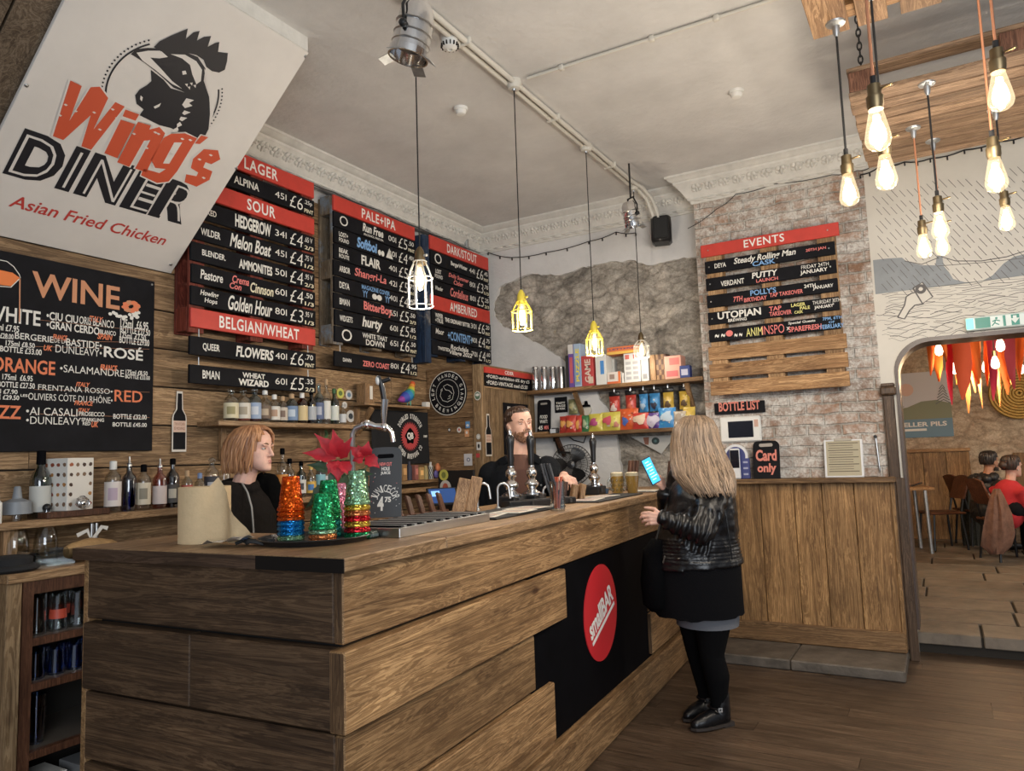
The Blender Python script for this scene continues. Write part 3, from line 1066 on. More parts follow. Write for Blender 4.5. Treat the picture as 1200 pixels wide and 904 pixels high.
for px, py in ((31, 100), (200, 310), (277, 197), (358, 66)):
 mb = MB()
 p = on_plane(px, py, SO, SN)
 mb.ball(p + SN * 0.002, (0.009, 0.009, 0.004), M_steel, 10, 5, R3)
 mb.build('screw', parent=sg, smooth=60)

# ---------------------------------------------------------------- wine board
WX = -3.795
wb = thing('wine_board', 'large black wine list board hand-lettered in white and orange below the tilted sign', 'menu board', (WX, 1.86, 1.56))
mb = MB()
mb.box2((LW + 0.004, 1.2, 1.557), (WX, 2.532, 2.515), M_blackboard, bev=0.002)
pl = (Vector((WX + 0.0012, 2.53, 1.56)), YV, ZV)
WINE = [('WINE', 37, 347, 140.7, 337, M_tan, .02), ('WHITE', -17, 374.4, 47.8, 365.5, M_chalk, .02), ('\u2022CIU CIU', 54.4, 374.5, 91.6, 370.4, M_chalk, .02), ('ORIS BLANCO', 92.9, 379.5, 134, 376.5, M_chalk, .01),
  ('\u2022GRAN CERDO', 54.4, 385, 116.8, 384, M_chalk, .02), ('BLANCO', 117.3, 391.6, 135.9, 388.7, M_chalk, .02), ('175ml  \u00a36.95', 141, 383, 173.8, 378, M_chalk, .02), ('BOTTLE \u00a327.50', 140.7, 389.5, 176, 386.9, M_chalk, .02),
  ('175ml  \u00a37.50', 140.7, 396, 171, 393, M_chalk, .02), ('BOTTLE \u00a329.00', 139.9, 402, 175, 398.5, M_chalk, .02), ('ml \u00a37.95', -3, 387, 22.6, 382.4, M_chalk, .02), ('\u00a328.00', 0, 396.5, 16, 392, M_chalk, .02),
  ('BERGERIE', 17.3, 397, 63, 394.8, M_chalk, .01), ('DE LA', 63.7, 401.5, 78.3, 398, M_chalk, 0), ('BASTIDE\u2022', 77.5, 405, 119.4, 401.5, M_chalk, .01), ('175ml \u00a38.50', 6.6, 405, 41, 402.5, M_chalk, .02), ('BOTTLE \u00a333.00', 0, 412, 49, 410, M_chalk, .02),
  ('DUNLEAVY\u2022', 65, 413, 119.4, 410, M_chalk, .0), ('ROS\u00c9', 121.6, 418.5, 167.7, 408, M_chalk, .02), ('ORANGE', -10.6, 434.6, 65, 424, M_orange, .02), ('\u2022SALAMANDRE', 70.3, 436, 145.4, 434, M_chalk, .0),
  ('175ml \u00a38.50', 147.3, 438.5, 173, 435.5, M_chalk, .02), ('BOTTLE \u00a333.00', 146.8, 443.5, 175.7, 441, M_chalk, .02), ('175ml  \u00a36.95', 2.7, 445, 38.5, 440.7, M_chalk, .02), ('BOTTLE \u00a327.50', -2.7, 453.5, 41, 449.5, M_chalk, .02),
  ('FRENTANA ROSSO\u2022', 44.6, 457, 132, 456.2, M_chalk, .0), ('ml \u00a37.90', -6, 461, 20.7, 457, M_chalk, .02), ('LE \u00a329.50', -6, 468, 22.6, 463.8, M_chalk, .02), ('LES', 24, 465, 32.4, 462.4, M_chalk, .02), ('OLIVIERS C\u00d4TE DU RH\u00d4NE\u2022', 33, 468.5, 132, 464, M_chalk, .0),
  ('RED', 134, 470.5, 167, 459, M_orange, .01), ('FIZZ', -16, 490.4, 25, 476, M_orange, .02), ('\u2022AI CASALI', 30.5, 486.5, 90.8, 479.5, M_chalk, .0), ('PROSECCO', 92.4, 487.5, 122.6, 483.5, M_chalk, .02), ('\u2022DUNLEAVY', 30.5, 497, 95, 490, M_chalk, .0),
  ('SPARKLING', 95.5, 494, 122, 490.6, M_chalk, .02), ('RED', 96.9, 498.5, 106, 494.6, M_chalk, .02), ('BOTTLE \u00a332.00', 132.7, 491, 172, 486.5, M_chalk, .02), ('BOTTLE \u00a345.00', 132, 500, 172, 496, M_chalk, .02)]
for s, x0, y0, x1, y1, m, wgt in WINE:
 ptext(mb, s, (x0, y0), (x1, y1), pl, m, 0, wgt)
for s, x0, y0, x1, y1 in (('ITALY', 104, 376.3, 120.8, 372.2), ('SPAIN', 114, 397.3, 132, 392.6), ('FRANCE', 62, 397.6, 79, 393.6), ('UK', 51, 410.8, 61.6, 405.4), ('FRANCE', 117.3, 433.6, 137.5, 428.8), ('ITALY', 89, 453, 105.6, 448.9), ('FRANCE', 87, 475, 109.3, 470.6), ('ITALY', 91.6, 482.6, 105.6, 479), ('UK', 107, 501, 115.4, 494.4)):
 ptext(mb, s, (x0, y0), (x1, y1), pl, M_orange, 0.25, 0.03)
O_, U_, V_ = pl
k, o = 3.768, (0, 290)
mb.flat(ppoly([(-90, 95), (0, 100), (55, 112), (88, 135), (48, 172), (0, 165), (-60, 140)], pl, k, o), O_, U_, V_, mat('wine_paint', (0.75, 0.20, 0.05), 0.7))
mb.line(ppoly([(0, 56), (30, 62), (60, 85), (85, 120), (90, 135), (48, 176), (0, 172)], pl, k, o), 0.004, O_ + XV * .0004, U_, V_, M_chalk)
mb.line(ppoly([(88, 135), (87, 220), (86, 330)], pl, k, o), 0.006, O_ + XV * .0004, U_, V_, M_tan)
for y0, y1 in ((318, 372), (412, 420), (438, 450), (628, 640), (735, 752)):
 mb.line(ppoly([(150, y0), (660, y1)], pl, k, o), 0.0012, O_ - XV * .0004, U_, V_, M_tan)
rnd = random.Random(5)
for i in range(22):
 u, v = ppoly([(rnd.uniform(485, 615), 0)], pl, k, o)[0][0], 0
 x = rnd.uniform(485, 615)
 y = 300 + rnd.uniform(-12, 16)
 u, v = ppoly([(x, y)], pl, k, o)[0]
 mb.flat([(u + .011 * cos(t * pi / 4), v + .009 * sin(t * pi / 4)) for t in range(8)], O_ + XV * (.0003 + i * 4e-5), U_, V_, M_chalk)
for i in range(9):
 a = i * 0.75
 u, v = ppoly([(578 + 26 * cos(a), 262 + 18 * sin(a))], pl, k, o)[0]
 mb.flat([(u + .022 * cos(a + t), v + .013 * sin(a + t * 1.0)) for t in (0, .6, 1.5, 2.5, 3.3, 4.2, 5.2)], O_ + XV * (.0014 + i * 4e-5), U_, V_, M_orange if i % 3 else M_tan)
mb.build('board', parent=wb, normals=False)
mb = MB()
mb.ball((WX + 0.001, 2.515, 2.495), (0.004, 0.006, 0.006), M_steel, 8, 5)
mb.build('screw', parent=wb, smooth=60)

# ---------------------------------------------------------------- pallet menu boards on the left wall
FX = -3.66

def price(a, b_, c, n):
 return [(a, .635, .735, .34, .72, M_chalk, 0, .0), (b_, .765, .885, .10, .86, M_chalk, .1, -.01), (c, .90, .975, .52, .84, M_chalk, 0, .01), (n, .90, .985, .06, .30, M_cream, 0, .02)]

def pallet_menu(label, y0, y1, ztop, pitch, h, rows, side, hung=(), hungz=()):
 root = thing('menu_pallet', label, 'menu board', (LW, (y0 + y1) / 2, ztop - pitch * len(rows)), 0, 'pallet beer menus on the left wall')
 zb = ztop - pitch * len(rows)
 for ya, yb in ((y0, y0 + 0.10), ((y0 + y1) / 2 - .05, (y0 + y1) / 2 + .05), (y1 - .10, y1)):
  mb = MB()
  mb.box2((FX - 0.042, ya, zb - 0.01), (FX - 0.0205, yb, ztop - 0.005), side, bev=0.002)
  mb.box2((LW + 0.003, ya, zb - 0.01), (LW + 0.022, yb, ztop - 0.005), side, bev=0.002)
  for t in (0.06, 0.5, 0.94):
   zc = zb + (ztop - zb) * t
   mb.box2((LW + 0.022, ya, zc - .07), (FX - 0.042, yb, zc + .07), side, bev=0.002)
  mb.build('pallet_stringer', parent=root)
 W = y1 - y0
 allrows = [(r, ztop - pitch * i - h, h) for i, r in enumerate(rows)] + [(r, z, 0.108) for r, z in zip(hung, hungz)]
 for r, z, hh in allrows:
  head = isinstance(r, str)
  mb = MB()
  mb.box2((FX - 0.02, y0 + random.uniform(-.006, .004), z), (FX, y1 + random.uniform(-.004, .006), z + hh), M_red if head else M_blackboard, bev=0.003)
  O = Vector((FX + 0.0012, y0, z))
  if head:
   n = len(r)
   wd = min(.92, .046 * n + .05)
   mb.text(r, O, YV, ZV, W * (.52 - wd / 2), hh * .17, W * wd, hh * .66, M_white, 0, 0.018, 1.12)
  else:
   for e in r:
    s, u0, u1, v0, v1, m = e[:6]
    mb.text(s, O, YV, ZV, W * u0, hh * v0, W * (u1 - u0), hh * (v1 - v0), m, e[6] if len(e) > 6 else 0, e[7] if len(e) > 7 else 0.02)
  p = mb.build('header_plank' if head else 'menu_plank', parent=root, normals=False)
  if head:
   p['label'] = 'red plank with white capitals'
 for z in hungz:
  for yy in (y0 + .06, y1 - .06):
   mb = MB()
   mb.tube([(FX - 0.01, yy, z + .10), (FX - 0.012, yy, z + .155)], 0.003, M_galv, 5)
   mb.build('hanger_chain', parent=root)
 return root

C, K = M_chalk, M_pink
pallet_menu('pallet beer menu with lager, sour and wheat planks, partly behind the tilted sign', 2.67, 3.64, 3.415, 0.1303, 0.112, [
 'LAGER', [('ALPINA', .30, .50, .28, .72, C)] + price('45l', '\u00a36', '.25p', 'PINT'),
 'SOUR', [('CAKED', .05, .17, .3, .62, C), ('HEDGEROW', .31, .60, .14, .88, C, 0, .035)] + price('34l', '\u00a34', '.65 V', '2/3'),
 [('WILDER', .06, .20, .30, .68, C), ('Melon Boat', .27, .60, .10, .88, C, .3, .02)] + price('45l', '\u00a34', '.75 V', '1/2'),
 [('BLENDER.', .07, .24, .38, .70, C), ('AMMONITES', .34, .61, .18, .72, C, 0, .03)] + price('50l', '\u00a34', '.95 V', '2/3'),
 [('Pastore', .06, .22, .28, .78, C, .1), ('Crema', .29, .42, .45, .88, K, .2), ('Con', .27, .36, .10, .45, K, .2), ('Cinnson', .43, .62, .14, .72, M_cream, .2)] + price('60l', '\u00a34', '.50', '1/3'),
 [('Howling', .06, .19, .5, .86, C, .2), ('Hops', .09, .18, .16, .48, C, .1), ('Golden Hour', .26, .61, .08, .90, C, .3, .02)] + price('80l', '\u00a33', '.95 V', '1/3'),
 'BELGIAN/WHEAT'], W_redpaint,
 [[('QUEER', .08, .20, .25, .7, C), ('FLOWERS', .32, .62, .18, .80, C, .15, .03)] + price('40l', '\u00a36', '.70', 'PINT'),
     [('BMAN', .08, .20, .3, .75, C), ('WHEAT', .37, .55, .55, .85, C, 0, .03), ('WIZARD', .34, .58, .10, .48, C, 0, .04)] + price('60l', '\u00a35', '.35', '2/3')], (2.10, 1.935))
pallet_menu('middle pallet beer menu headed pale and IPA with eight black planks', 3.83, 4.78, 3.392, 0.1202, 0.113, [
 'PALE+IPA', [('O', .06, .15, .2, .85, C, 0, .0), ('Run Free', .32, .57, .34, .92, C, .15, .03), ('ALCOHOL FREE IPA', .33, .57, .10, .24, C), ] + price('00l', '\u00a35', '.50', 'PINT'),
 [('LOST+', .05, .15, .5, .8, C), ('FOUND', .05, .16, .15, .42, C), ('Softboi', .25, .49, .16, .88, M_blue, .15, .04), ('\u2022\u2022', .50, .58, .1, .5, C, 0, .05), ('\u25b2', .60, .69, .12, .85, C)] + price('30l', '\u00a34', '.40V', ''),
 [('BEAK', .05, .15, .5, .8, C), ('ROUTE', .05, .16, .15, .42, C), ('FLAIR', .30, .53, .15, .80, C, 0, .03)] + price('40l', '\u00a35', '.30', '2/3'),
 [('ARBOR', .05, .17, .3, .7, C), ('Shangri-La', .22, .60, .15, .88, K, .15, .02)] + price('42l', '\u00a35', '.75', 'PINT'),
 [('DEYA', .05, .16, .3, .72, C), ('MAGAZINE COVER', .30, .64, .62, .92, M_blue), ('YY', .31, .37, .1, .55, M_blue), ('\u2022\u2022', .42, .54, .1, .5, C, 0, .06), ('YY', .58, .64, .1, .55, M_blue)] + price('40l', '\u00a34', '.40', ''),
 [('BMAN', .05, .16, .3, .72, C), ('BitterBoy.', .32, .68, .14, .90, K, 0, .03)] + price('55l', '\u00a35', '.50', '2/3'),
 [('WIDGETS', .05, .19, .3, .68, C), ('hurty', .30, .54, .02, .92, C, .2, .03)] + price('60l', '\u00a35', '.85', '1/2'),
 [('O', .07, .18, .12, .88, C, 0, .0), ('WHITE THAT', .30, .60, .55, .88, C, 0, .02), ('DOWN', .34, .56, .08, .48, C, 0, .02)] + price('65l', '\u00a36', '.50', 'PINT')], W_palepaint,
 [[('DAWN', .08, .17, .35, .6, C), ('ZERO COAST', .30, .62, .22, .62, M_pink, 0, .03)] + price('80l', '\u00a34', '.95', '1/2')], (2.14,))
pallet_menu('corner pallet beer menu headed dark/stout and amber/red on blue-painted timber', 4.99, 5.93, 3.385, 0.1305, 0.122, [
 'DARK/STOUT', [('O', .06, .17, .15, .88, C, 0, .0), ('BergerWinter', .32, .60, .3, .72, C, 0, .03)] + price('44l', '\u00a36', '.45', 'PINT'),
 [('LOST', .07, .16, .5, .8, C), ('FOUND', .06, .18, .15, .42, C), ('Dolly Summer', .28, .62, .45, .85, K, .2, .02), ('Cider', .36, .52, .08, .42, K, .2, .02)] + price('80l', '\u00a33', '.70', '1/3'),
 [('Wander', .06, .18, .35, .65, C, .2), ('Cordelleus', .30, .60, .2, .85, K, .2, .02)] + price('80l', '\u00a35', '.25', '2/3'),
 'AMBER/RED', [('WIPER', .05, .17, .5, .82, C), ('+TRUE', .05, .17, .15, .45, C), ('THE ORDINARY BITTER', .20, .62, .34, .66, C, 0, .03)] + price('30l', '\u00a36', '.20', 'PINT'),
 [('Moor', .05, .18, .4, .8, C, .2), ('+CONTENT+', .24, .66, .14, .80, M_blue, 0, .02)] + price('40l', '\u00a34', '.75', 'PINT'),
 [('Rochdale', .28, .58, .55, .92, C, .2, .02), ('TWISTED', .08, .26, .35, .6, C), ('Village 2022', .26, .64, .10, .52, C, .2, .02)] + price('70l', '\u00a34', '.60', '1/2')], W_bluepaint)
# blue side board leaning against the corner pallet, and its blue foot
mb = MB()
bl_ = W_bluepaint
mb.box2((LW + 0.02, 4.90, 2.27), (FX - 0.01, 4.985, 3.37), bl_, bev=0.003)
tag(mb.build('blue_board'), 'dark blue flaked upright board left of the dark/stout menu pallet', 'board')

# ---------------------------------------------------------------- events pallet on the brick pier
EX0, EX1, EY = -1.515, -0.53, 5.665
ev = thing('events_pallet', 'bare timber pallet on the brick pier with red events header and five black planks', 'notice board', (-1.02, 5.79, 1.89))
mb = MB()
for a in (EX0 + .02, -1.085, EX1 - .15):
 mb = MB()
 mb.box2((a, EY + .0205, 1.91), (a + .12, EY + .04, 3.05), W_palZ, bev=.002)
 for z in (1.93, 2.44, 2.92):
  mb.box2((a, EY + .04, z), (a + .12, PW - .026, z + .11), W_palZ, bev=.002)
 mb.box2((a, PW - .026, 1.91), (a + .12, PW - .004, 3.05), W_palZ, bev=.002)
 mb.build('pallet_stringer', parent=ev)
EW = EX1 - EX0
erows = ['EVENTS',
         [('DEYA', .09, .18, .35, .72, C), ('Steady Rolling Man', .24, .70, .30, .92, C, .25, .02), ('CASK', .38, .55, .02, .40, M_blue), ('20TH JAN', .77, .91, .45, .72, K)],
         [('VERDANT', .13, .31, .2, .62, C), ('PUTTY', .37, .56, .45, .92, C, .1, .03), ('LAUNCH', .40, .56, .1, .36, K), ('FRIDAY 24TH', .73, .92, .62, .9, C, 0, 0), ('JANUARY', .72, .91, .15, .52, C)],
         [('7TH', .22, .29, .2, .62, K, .1), ('POLLY\'S', .35, .54, .52, .95, M_blue), ('BIRTHDAY', .30, .47, .08, .40, K), ('TAP TAKEOVER', .49, .73, .20, .52, K), ('24TH', .74, .82, .55, .82, C), ('JANUARY', .80, .94, .28, .62, C)],
         [('UTOPIAN', .09, .42, .35, .92, C, 0, .03), ('BREWING', .17, .31, .05, .30, C), ('TAP', .48, .57, .52, .86, K), ('TAKEOVER', .48, .64, .12, .45, K), ('LAGER', .64, .74, .62, .88, M_yellow), ('PALE', .70, .77, .34, .58, M_yellow), ('CASK', .66, .72, .08, .30, M_yellow), ('THURSDAY 30TH', .79, .98, .6, .88, C, 0, 0), ('JANUARY', .80, .93, .2, .5, C)],
         [('~ ~', .06, .14, .3, .6, C), ('\u2022', .145, .20, .30, .80, M_pink, 0, .1), ('~ ~', .21, .27, .2, .5, C), ('ANIM', .30, .42, .14, .78, M_yellow, 0, .0), ('INSPO', .42, .58, .14, .82, M_pink, 0, .0), ('x', .595, .62, .3, .55, C), ('Special Guests', .61, .80, .66, .90, C, .1), ('SPAREFRESH', .61, .84, .12, .52, K), ('7PM, 6TH', .85, .98, .68, .95, M_blue), ('OF', .89, .93, .46, .62, M_blue), ('FEBRUARY', .83, .99, .08, .40, M_blue)],
         None, None, None]
ez = [(3.068 - .1355 * i - .098, 3.068 - .1355 * i) for i in range(9)]
for i, r in enumerate(erows):
 z0, z1 = ez[i]
 ext = 0.02 if i == 0 else 0
 if i >= 6:
  z0 -= .008
 mb = MB()
 mb.box2((EX0 - ext * .7 + (0.012 if r and i else 0), EY, z0), (EX1 - (0.03 if i and r else 0) + ext * .3, EY + .02, z1), M_red if i == 0 else (M_blackboard if r else W_palX), bev=.003)
 if not r:
  mb.build('bare_plank', parent=ev)
  continue
 O = Vector((EX0, EY - .0012, z0))
 if i == 0:
  mb.text(r, O, XV, ZV, EW * .325, (z1 - z0) * .22, EW * .30, (z1 - z0) * .62, M_white, 0, .012, 1.1)
 else:
  for e in r:
   mb.text(e[0], O, XV, ZV, EW * e[1], (z1 - z0) * e[3], EW * (e[2] - e[1]), (z1 - z0) * (e[4] - e[3]), e[5], e[6] if len(e) > 6 else 0, e[7] if len(e) > 7 else .02)
 mb.build('header_plank' if i == 0 else 'notice_plank', parent=ev, normals=False)
for z in (3.02, 2.885, 2.75, 2.61, 2.475):
 for x in (EX0 + .045, EX1 - .07):
  mb = MB()
  mb.ball((x, EY - .001, z), (.006, .003, .006), M_steel, 8, 5)
  mb.build('screw', parent=ev)
# ================================================================ lamps, ceiling gear, hanging pallets, mural
def zfor(X, Y, py):
 """height at which a point above X,Y shows at picture row py"""
 a = Vector((X, Y, 0)) - CAM
 t = (452 - py) / FPX
 # (a+zZ).UP = t (a+zZ).FWD
 return (t * a.dot(FWD) - a.dot(UP)) / (UP.z - t * FWD.z)

LAMP_E = 9.0
WARM = (1.0, 0.88, 0.73)

def point(parent, loc, e, col=WARM, r=0.03):
 l = bpy.data.lights.new('bulb_light', 'POINT')
 l.energy, l.color, l.shadow_soft_size = e, col, r
 o = bpy.data.objects.new('bulb_light', l)
 COL.objects.link(o)
 o.parent = parent
 o.location = loc
 return o

M_bulbglass = glass('bulb_glass', (1.0, 0.96, 0.88), 0.10)
_bn = M_bulbglass.node_tree
_em = _bn.nodes.new('ShaderNodeEmission')
_em.inputs[0].default_value = (1.0, 0.80, 0.50, 1)
_em.inputs[1].default_value = 0.28
_ad = _bn.nodes.new('ShaderNodeAddShader')
_o = _bn.nodes['Material Output']
_bn.links.new(_o.inputs[0].links[0].from_socket, _ad.inputs[0])
_bn.links.new(_em.outputs[0], _ad.inputs[1])
_bn.links.new(_ad.outputs[0], _o.inputs[0])
M_fil = glow('glowing_filament', (1.0, 0.80, 0.48), 26.0)
M_core = glow('lamp_core', (1.0, 0.90, 0.68), 2.6)
M_cordb = mat('black_cord', (0.012, 0.011, 0.011), 0.8)
M_cordc = mat('copper_cord', (0.48, 0.20, 0.10), 0.6)
M_yel = mat('yellow_cage_paint', (0.66, 0.52, 0.06), 0.4)
M_cagew = mat('pale_cage_paint', (0.62, 0.60, 0.55), 0.35, 0.3)
M_caged = mat('dark_cage_metal', (0.20, 0.19, 0.18), 0.35, 0.7)

def cage_lamp(px, py0, pyc, label, mcage, X, Y, s, le=1.0):
 """wire-guard pendant: cord from the ceiling conduit, socket, bulb, guard"""
 zt, zb = zfor(X, Y, py0), zfor(X, Y, pyc)
 root = thing('caged_pendant_lamp', label, 'pendant lamp', (X, Y, zb), 0, 'caged pendants over the bar')
 H = zt - zb
 mb = MB()
 mb.tube([(X, Y, CZ - 0.06), (X, Y, zt + 0.005)], 0.0035, M_cordb, 6)
 mb.build('cord', parent=root)
 mb = MB()
 mb.lathe([(0.008, H + .01), (0.014, H), (0.020, H - .012), (0.024, H - .03), (0.027, H - .06), (0.026, H - .075)], mcage if mcage is M_yel else M_brass, (X, Y, zb), 14)
 mb.tube([(X + .024, Y, zb + H - .035), (X + .042, Y, zb + H - .035)], .006, mcage, 6)
 mb.build('socket', parent=root, smooth=40)
 R_ = 0.058 * s
 mb = MB()
 top, mid, bot = H - .06, H * .50, 0.006
 for k in range(8):
  a = 2 * pi * k / 8 + .2
  pr = [(0.027, top), (R_ * .75, top - (top - mid) * .45), (R_, mid), (R_, bot)]
  mb.tube([(X + r * cos(a), Y + r * sin(a), zb + z) for r, z in pr], 0.0028, mcage, 5)
 for r, z in ((R_, bot), (R_, mid), (0.030, top)):
  mb.tube([(X + r * cos(2 * pi * k / 20), Y + r * sin(2 * pi * k / 20), zb + z) for k in range(20)], 0.0032, mcage, 5, closed=True)
 mb.build('wire_guard', parent=root, smooth=50)
 mb = MB()
 h0 = H - .075
 mb.lathe([(0.013, h0), (0.016, h0 - .02), (0.030, h0 - .055), (0.033, h0 - .075), (0.028, h0 - .10), (0.012, h0 - .118), (0.002, h0 - .122)], M_bulbglass, (X, Y, zb), 14)
 bg = mb.build('bulb', parent=root, smooth=80)
 mb = MB()
 mb.lathe([(0.004, h0 - .012), (0.010, h0 - .03), (0.018, h0 - .06), (0.017, h0 - .085), (0.006, h0 - .105)], M_core, (X, Y, zb), 10)
 f_ = mb.build('filament', parent=bg, smooth=80)
 point(root, (0, 0, h0 - .14), LAMP_E * .9 * le)
 return root

PX_ = -2.03
cage_lamp(492, 292, 361, 'nearest caged pendant over the bar, silver wire guard, in front of the menu pallets', M_cagew, -2.02, 2.67, 1.0)
cage_lamp(612, 342, 388, 'yellow caged pendant before the rubble patch, left of the game boxes', M_yel, -2.02, 3.62, 1.0, 1.7)
cage_lamp(697, 378, 417, 'yellow caged pendant hanging in front of the board game shelf', M_yel, -2.04, 4.68, 1.02, 1.7)
cage_lamp(756, 391, 420, 'farthest caged pendant with steel wire guard, beside the wooden chess box', M_cagew, -2.04, 5.62, 1.05, .3)

# conduit pair and junctions on the ceiling
M_conduit = mat('cream_conduit_paint', (0.60, 0.57, 0.50), 0.6)
cn = thing('ceiling_conduit', 'cream painted twin conduit running along the ceiling above the bar', 'conduit', (-2.0, 3.9, CZ - .04))
for dx in (-0.022, 0.022):
 mb = MB()
 pts = [(PX_ + dx, y, CZ - .020) for y in (0.8, 1.6, 2.6, 3.6, 4.6, 5.5)]
 pts += [(PX_ + dx + .03, 5.66, CZ - .03), (PX_ + dx + .07, 5.77, CZ - .10), (PX_ + dx + .10, 5.80, CZ - .22), (PX_ + dx + .11, 5.82, CZ - .30)]
 mb.tube(pts, .016, M_conduit, 10)
 mb.build('conduit_pipe', parent=cn, smooth=60)
a, b_ = atZ(618, 92, CZ - .015), atZ(905, 0, CZ - .015)
mb = MB()
mb.tube([a, a.lerp(b_, .5), b_ + (b_ - a) * .3], .010, M_conduit, 8)
for t in (.16, .55, .8):
 mb.box(a.lerp(b_, t), (.03, .03, .03), M_conduit, bev=.004)
mb.build('branch_pipe', parent=cn, smooth=60)
for X, Y in ((-2.02, 2.67), (-2.02, 3.62), (-2.04, 4.68), (-2.04, 5.62)):
 mb = MB()
 mb.lathe([(.045, 0), (.045, -.035), (.036, -.052), (.020, -.056)], M_conduit, (X, Y, CZ), 16)
 mb.lathe([(.016, -.05), (.012, -.064)], M_steel, (X, Y, CZ), 10)
 mb.build('junction_box', parent=cn, smooth=40)
for y in (3.1, 4.15, 5.1):
 mb = MB()
 mb.box((PX_, y, CZ - .018), (.10, .022, .042), M_conduit, bev=.006)
 mb.build('clip', parent=cn)

def detector(px, py, r, label, grille=False):
 p = atZ(px, py, CZ - .03)
 root = thing('smoke_detector' if not grille else 'alarm_sounder', label, 'detector', (p.x, p.y, CZ))
 mb = MB()
 mb.lathe([(r, 0), (r, -.012), (r * .94, -.018)], M_wplastic, (p.x, p.y, CZ), 24)
 mb.build('base', parent=root, smooth=40)
 mb = MB()
 if grille:
  mb.lathe([(r * .92, -.016), (r * .9, -.05), (r * .78, -.07), (r * .3, -.078), (r * .28, -.07)], M_wplastic, (p.x, p.y, CZ), 24)
  for k in range(14):
   a = 2 * pi * k / 14
   mb.box((p.x + r * .86 * cos(a), p.y + r * .86 * sin(a), CZ - .058), (.014, .006, .018), M_joint, R=a)
 else:
  mb.lathe([(r * .80, -.016), (r * .78, -.03), (r * .6, -.042), (r * .2, -.046)], M_wplastic, (p.x, p.y, CZ), 24)
 mb.build('head', parent=root, smooth=40)

detector(527, 48, .048, 'round sounder with slotted grille beside the ceiling conduit', True)
detector(540, 132, .045, 'flat smoke detector on the ceiling left of the conduit')
detector(863, 112, .045, 'flat smoke detector on the right-hand ceiling before the hanging pallets')

def par_can(label, P, aim, s, top):
 root = thing('spot_lamp', label, 'spotlight', P)
 P, aim = Vector(P), Vector(aim).normalized()
 R = aim.to_track_quat('-Z', 'Y').to_matrix()
 mb = MB()
 mb.lathe([(.012 * s, .115 * s), (.045 * s, .11 * s), (.062 * s, .08 * s), (.066 * s, .02 * s), (.068 * s, -.06 * s), (.074 * s, -.064 * s), (.074 * s, -.09 * s), (.068 * s, -.09 * s), (.066 * s, -.04 * s), (.02, .02 * s)], M_chrome, P, 24, R)
 for z in (.03, -.01, -.045):
  mb.lathe([(.068 * s, z * s), (.071 * s, z * s + .004), (.068 * s, z * s + .008)], M_steel, P, 24, R)
 mb.build('lamp_housing', parent=root, smooth=35)
 mb = MB()
 x = R @ Vector((1, 0, 0))
 for q in (-1, 1):
  mb.tube([P + x * q * .072 * s, P + x * q * .076 * s + ZV * .07 * s, P + x * q * .03 * s + ZV * .145 * s], .006 * s, M_blackmetal, 6)
  mb.ball(P + x * q * .078 * s, .016 * s, M_blackmetal, 8, 6)
 mb.tube([P + ZV * .145 * s - x * .04 * s, P + ZV * .145 * s + x * .04 * s], .007 * s, M_blackmetal, 6)
 mb.tube([P + ZV * .145 * s, (P.x, P.y, top)], .008 * s, M_blackmetal, 8)
 mb.build('bracket', parent=root, smooth=40)
 if s > .9:
  for k in range(4):
   mb = MB()
   a = k * pi / 2
   c = P + R @ Vector((.085 * s * cos(a), .085 * s * sin(a), -.095 * s))
   mb.box(c, (.05 * s, .05 * s, .002), M_galv, R=R @ Matrix.Rotation(a, 3, 'Z') @ Matrix.Rotation(.5, 3, 'Y'))
   mb.build('barn_door', parent=root)

p = atD(484, 40, 2.66)
par_can('large polished spotlight with flaps hanging from the near end of the ceiling conduit', p, (-.25, -.05, -1), 1.0, CZ)
p = atD(740, 253, 5.55)
par_can('small polished spotlight at the far end of the conduit by the black loudspeaker', p, (.12, .2, -1), .95, CZ - .02)

# loudspeaker
p = atY(777, 272, 5.9)
root = thing('wall_loudspeaker', 'small black loudspeaker on the back wall beside the brick pier', 'loudspeaker', (p.x, 5.99, p.z - .13))
mb = MB()
R = Matrix.Rotation(radians(14), 3, 'Z') @ Matrix.Rotation(radians(-8), 3, 'X')
mb.box((p.x, 5.86, p.z), (.165, .14, .235), M_plastic, R=R, bev=.022)
mb.build('cabinet', parent=root, smooth=40)
mb = MB()
mb.box(Vector((p.x, 5.86, p.z)) + R @ Vector((0, -.073, 0)), (.13, .01, .20), mat('speaker_cloth', (.02, .02, .02), .9, bump=.5, bscale=300), R=R, bev=.012)
mb.build('grille', parent=root)
mb = MB()
mb.tube([(p.x, 5.90, p.z), (p.x, 5.999, p.z)], .018, M_blackmetal, 8)
mb.build('bracket', parent=root)

# galvanised pipe under the left cornice
mb = MB()
mb.tube([(LW + .05, 2.7, 3.455), (LW + .05, 4.2, 3.452), (LW + .05, 5.72, 3.45)], .020, M_galv, 10)
for y in (3.4, 4.25, 5.1):
 mb.tube([(LW + .05, y - .02, 3.453), (LW + .05, y + .02, 3.453)], .027, M_galv, 10)
mb.tube([(LW + .05, 5.72, 3.43), (LW + .05, 5.72, 3.60), (LW + .05, 5.72, 3.665)], .022, M_galv, 10)
mb.lathe([(.05, 3.667), (.05, 3.655), (.03, 3.64)], M_galv, (LW + .05, 5.72, 0), 12)
tag(mb.build('galvanised_pipe', smooth=50), 'galvanised steel pipe running under the left cornice above the menu pallets', 'pipe')

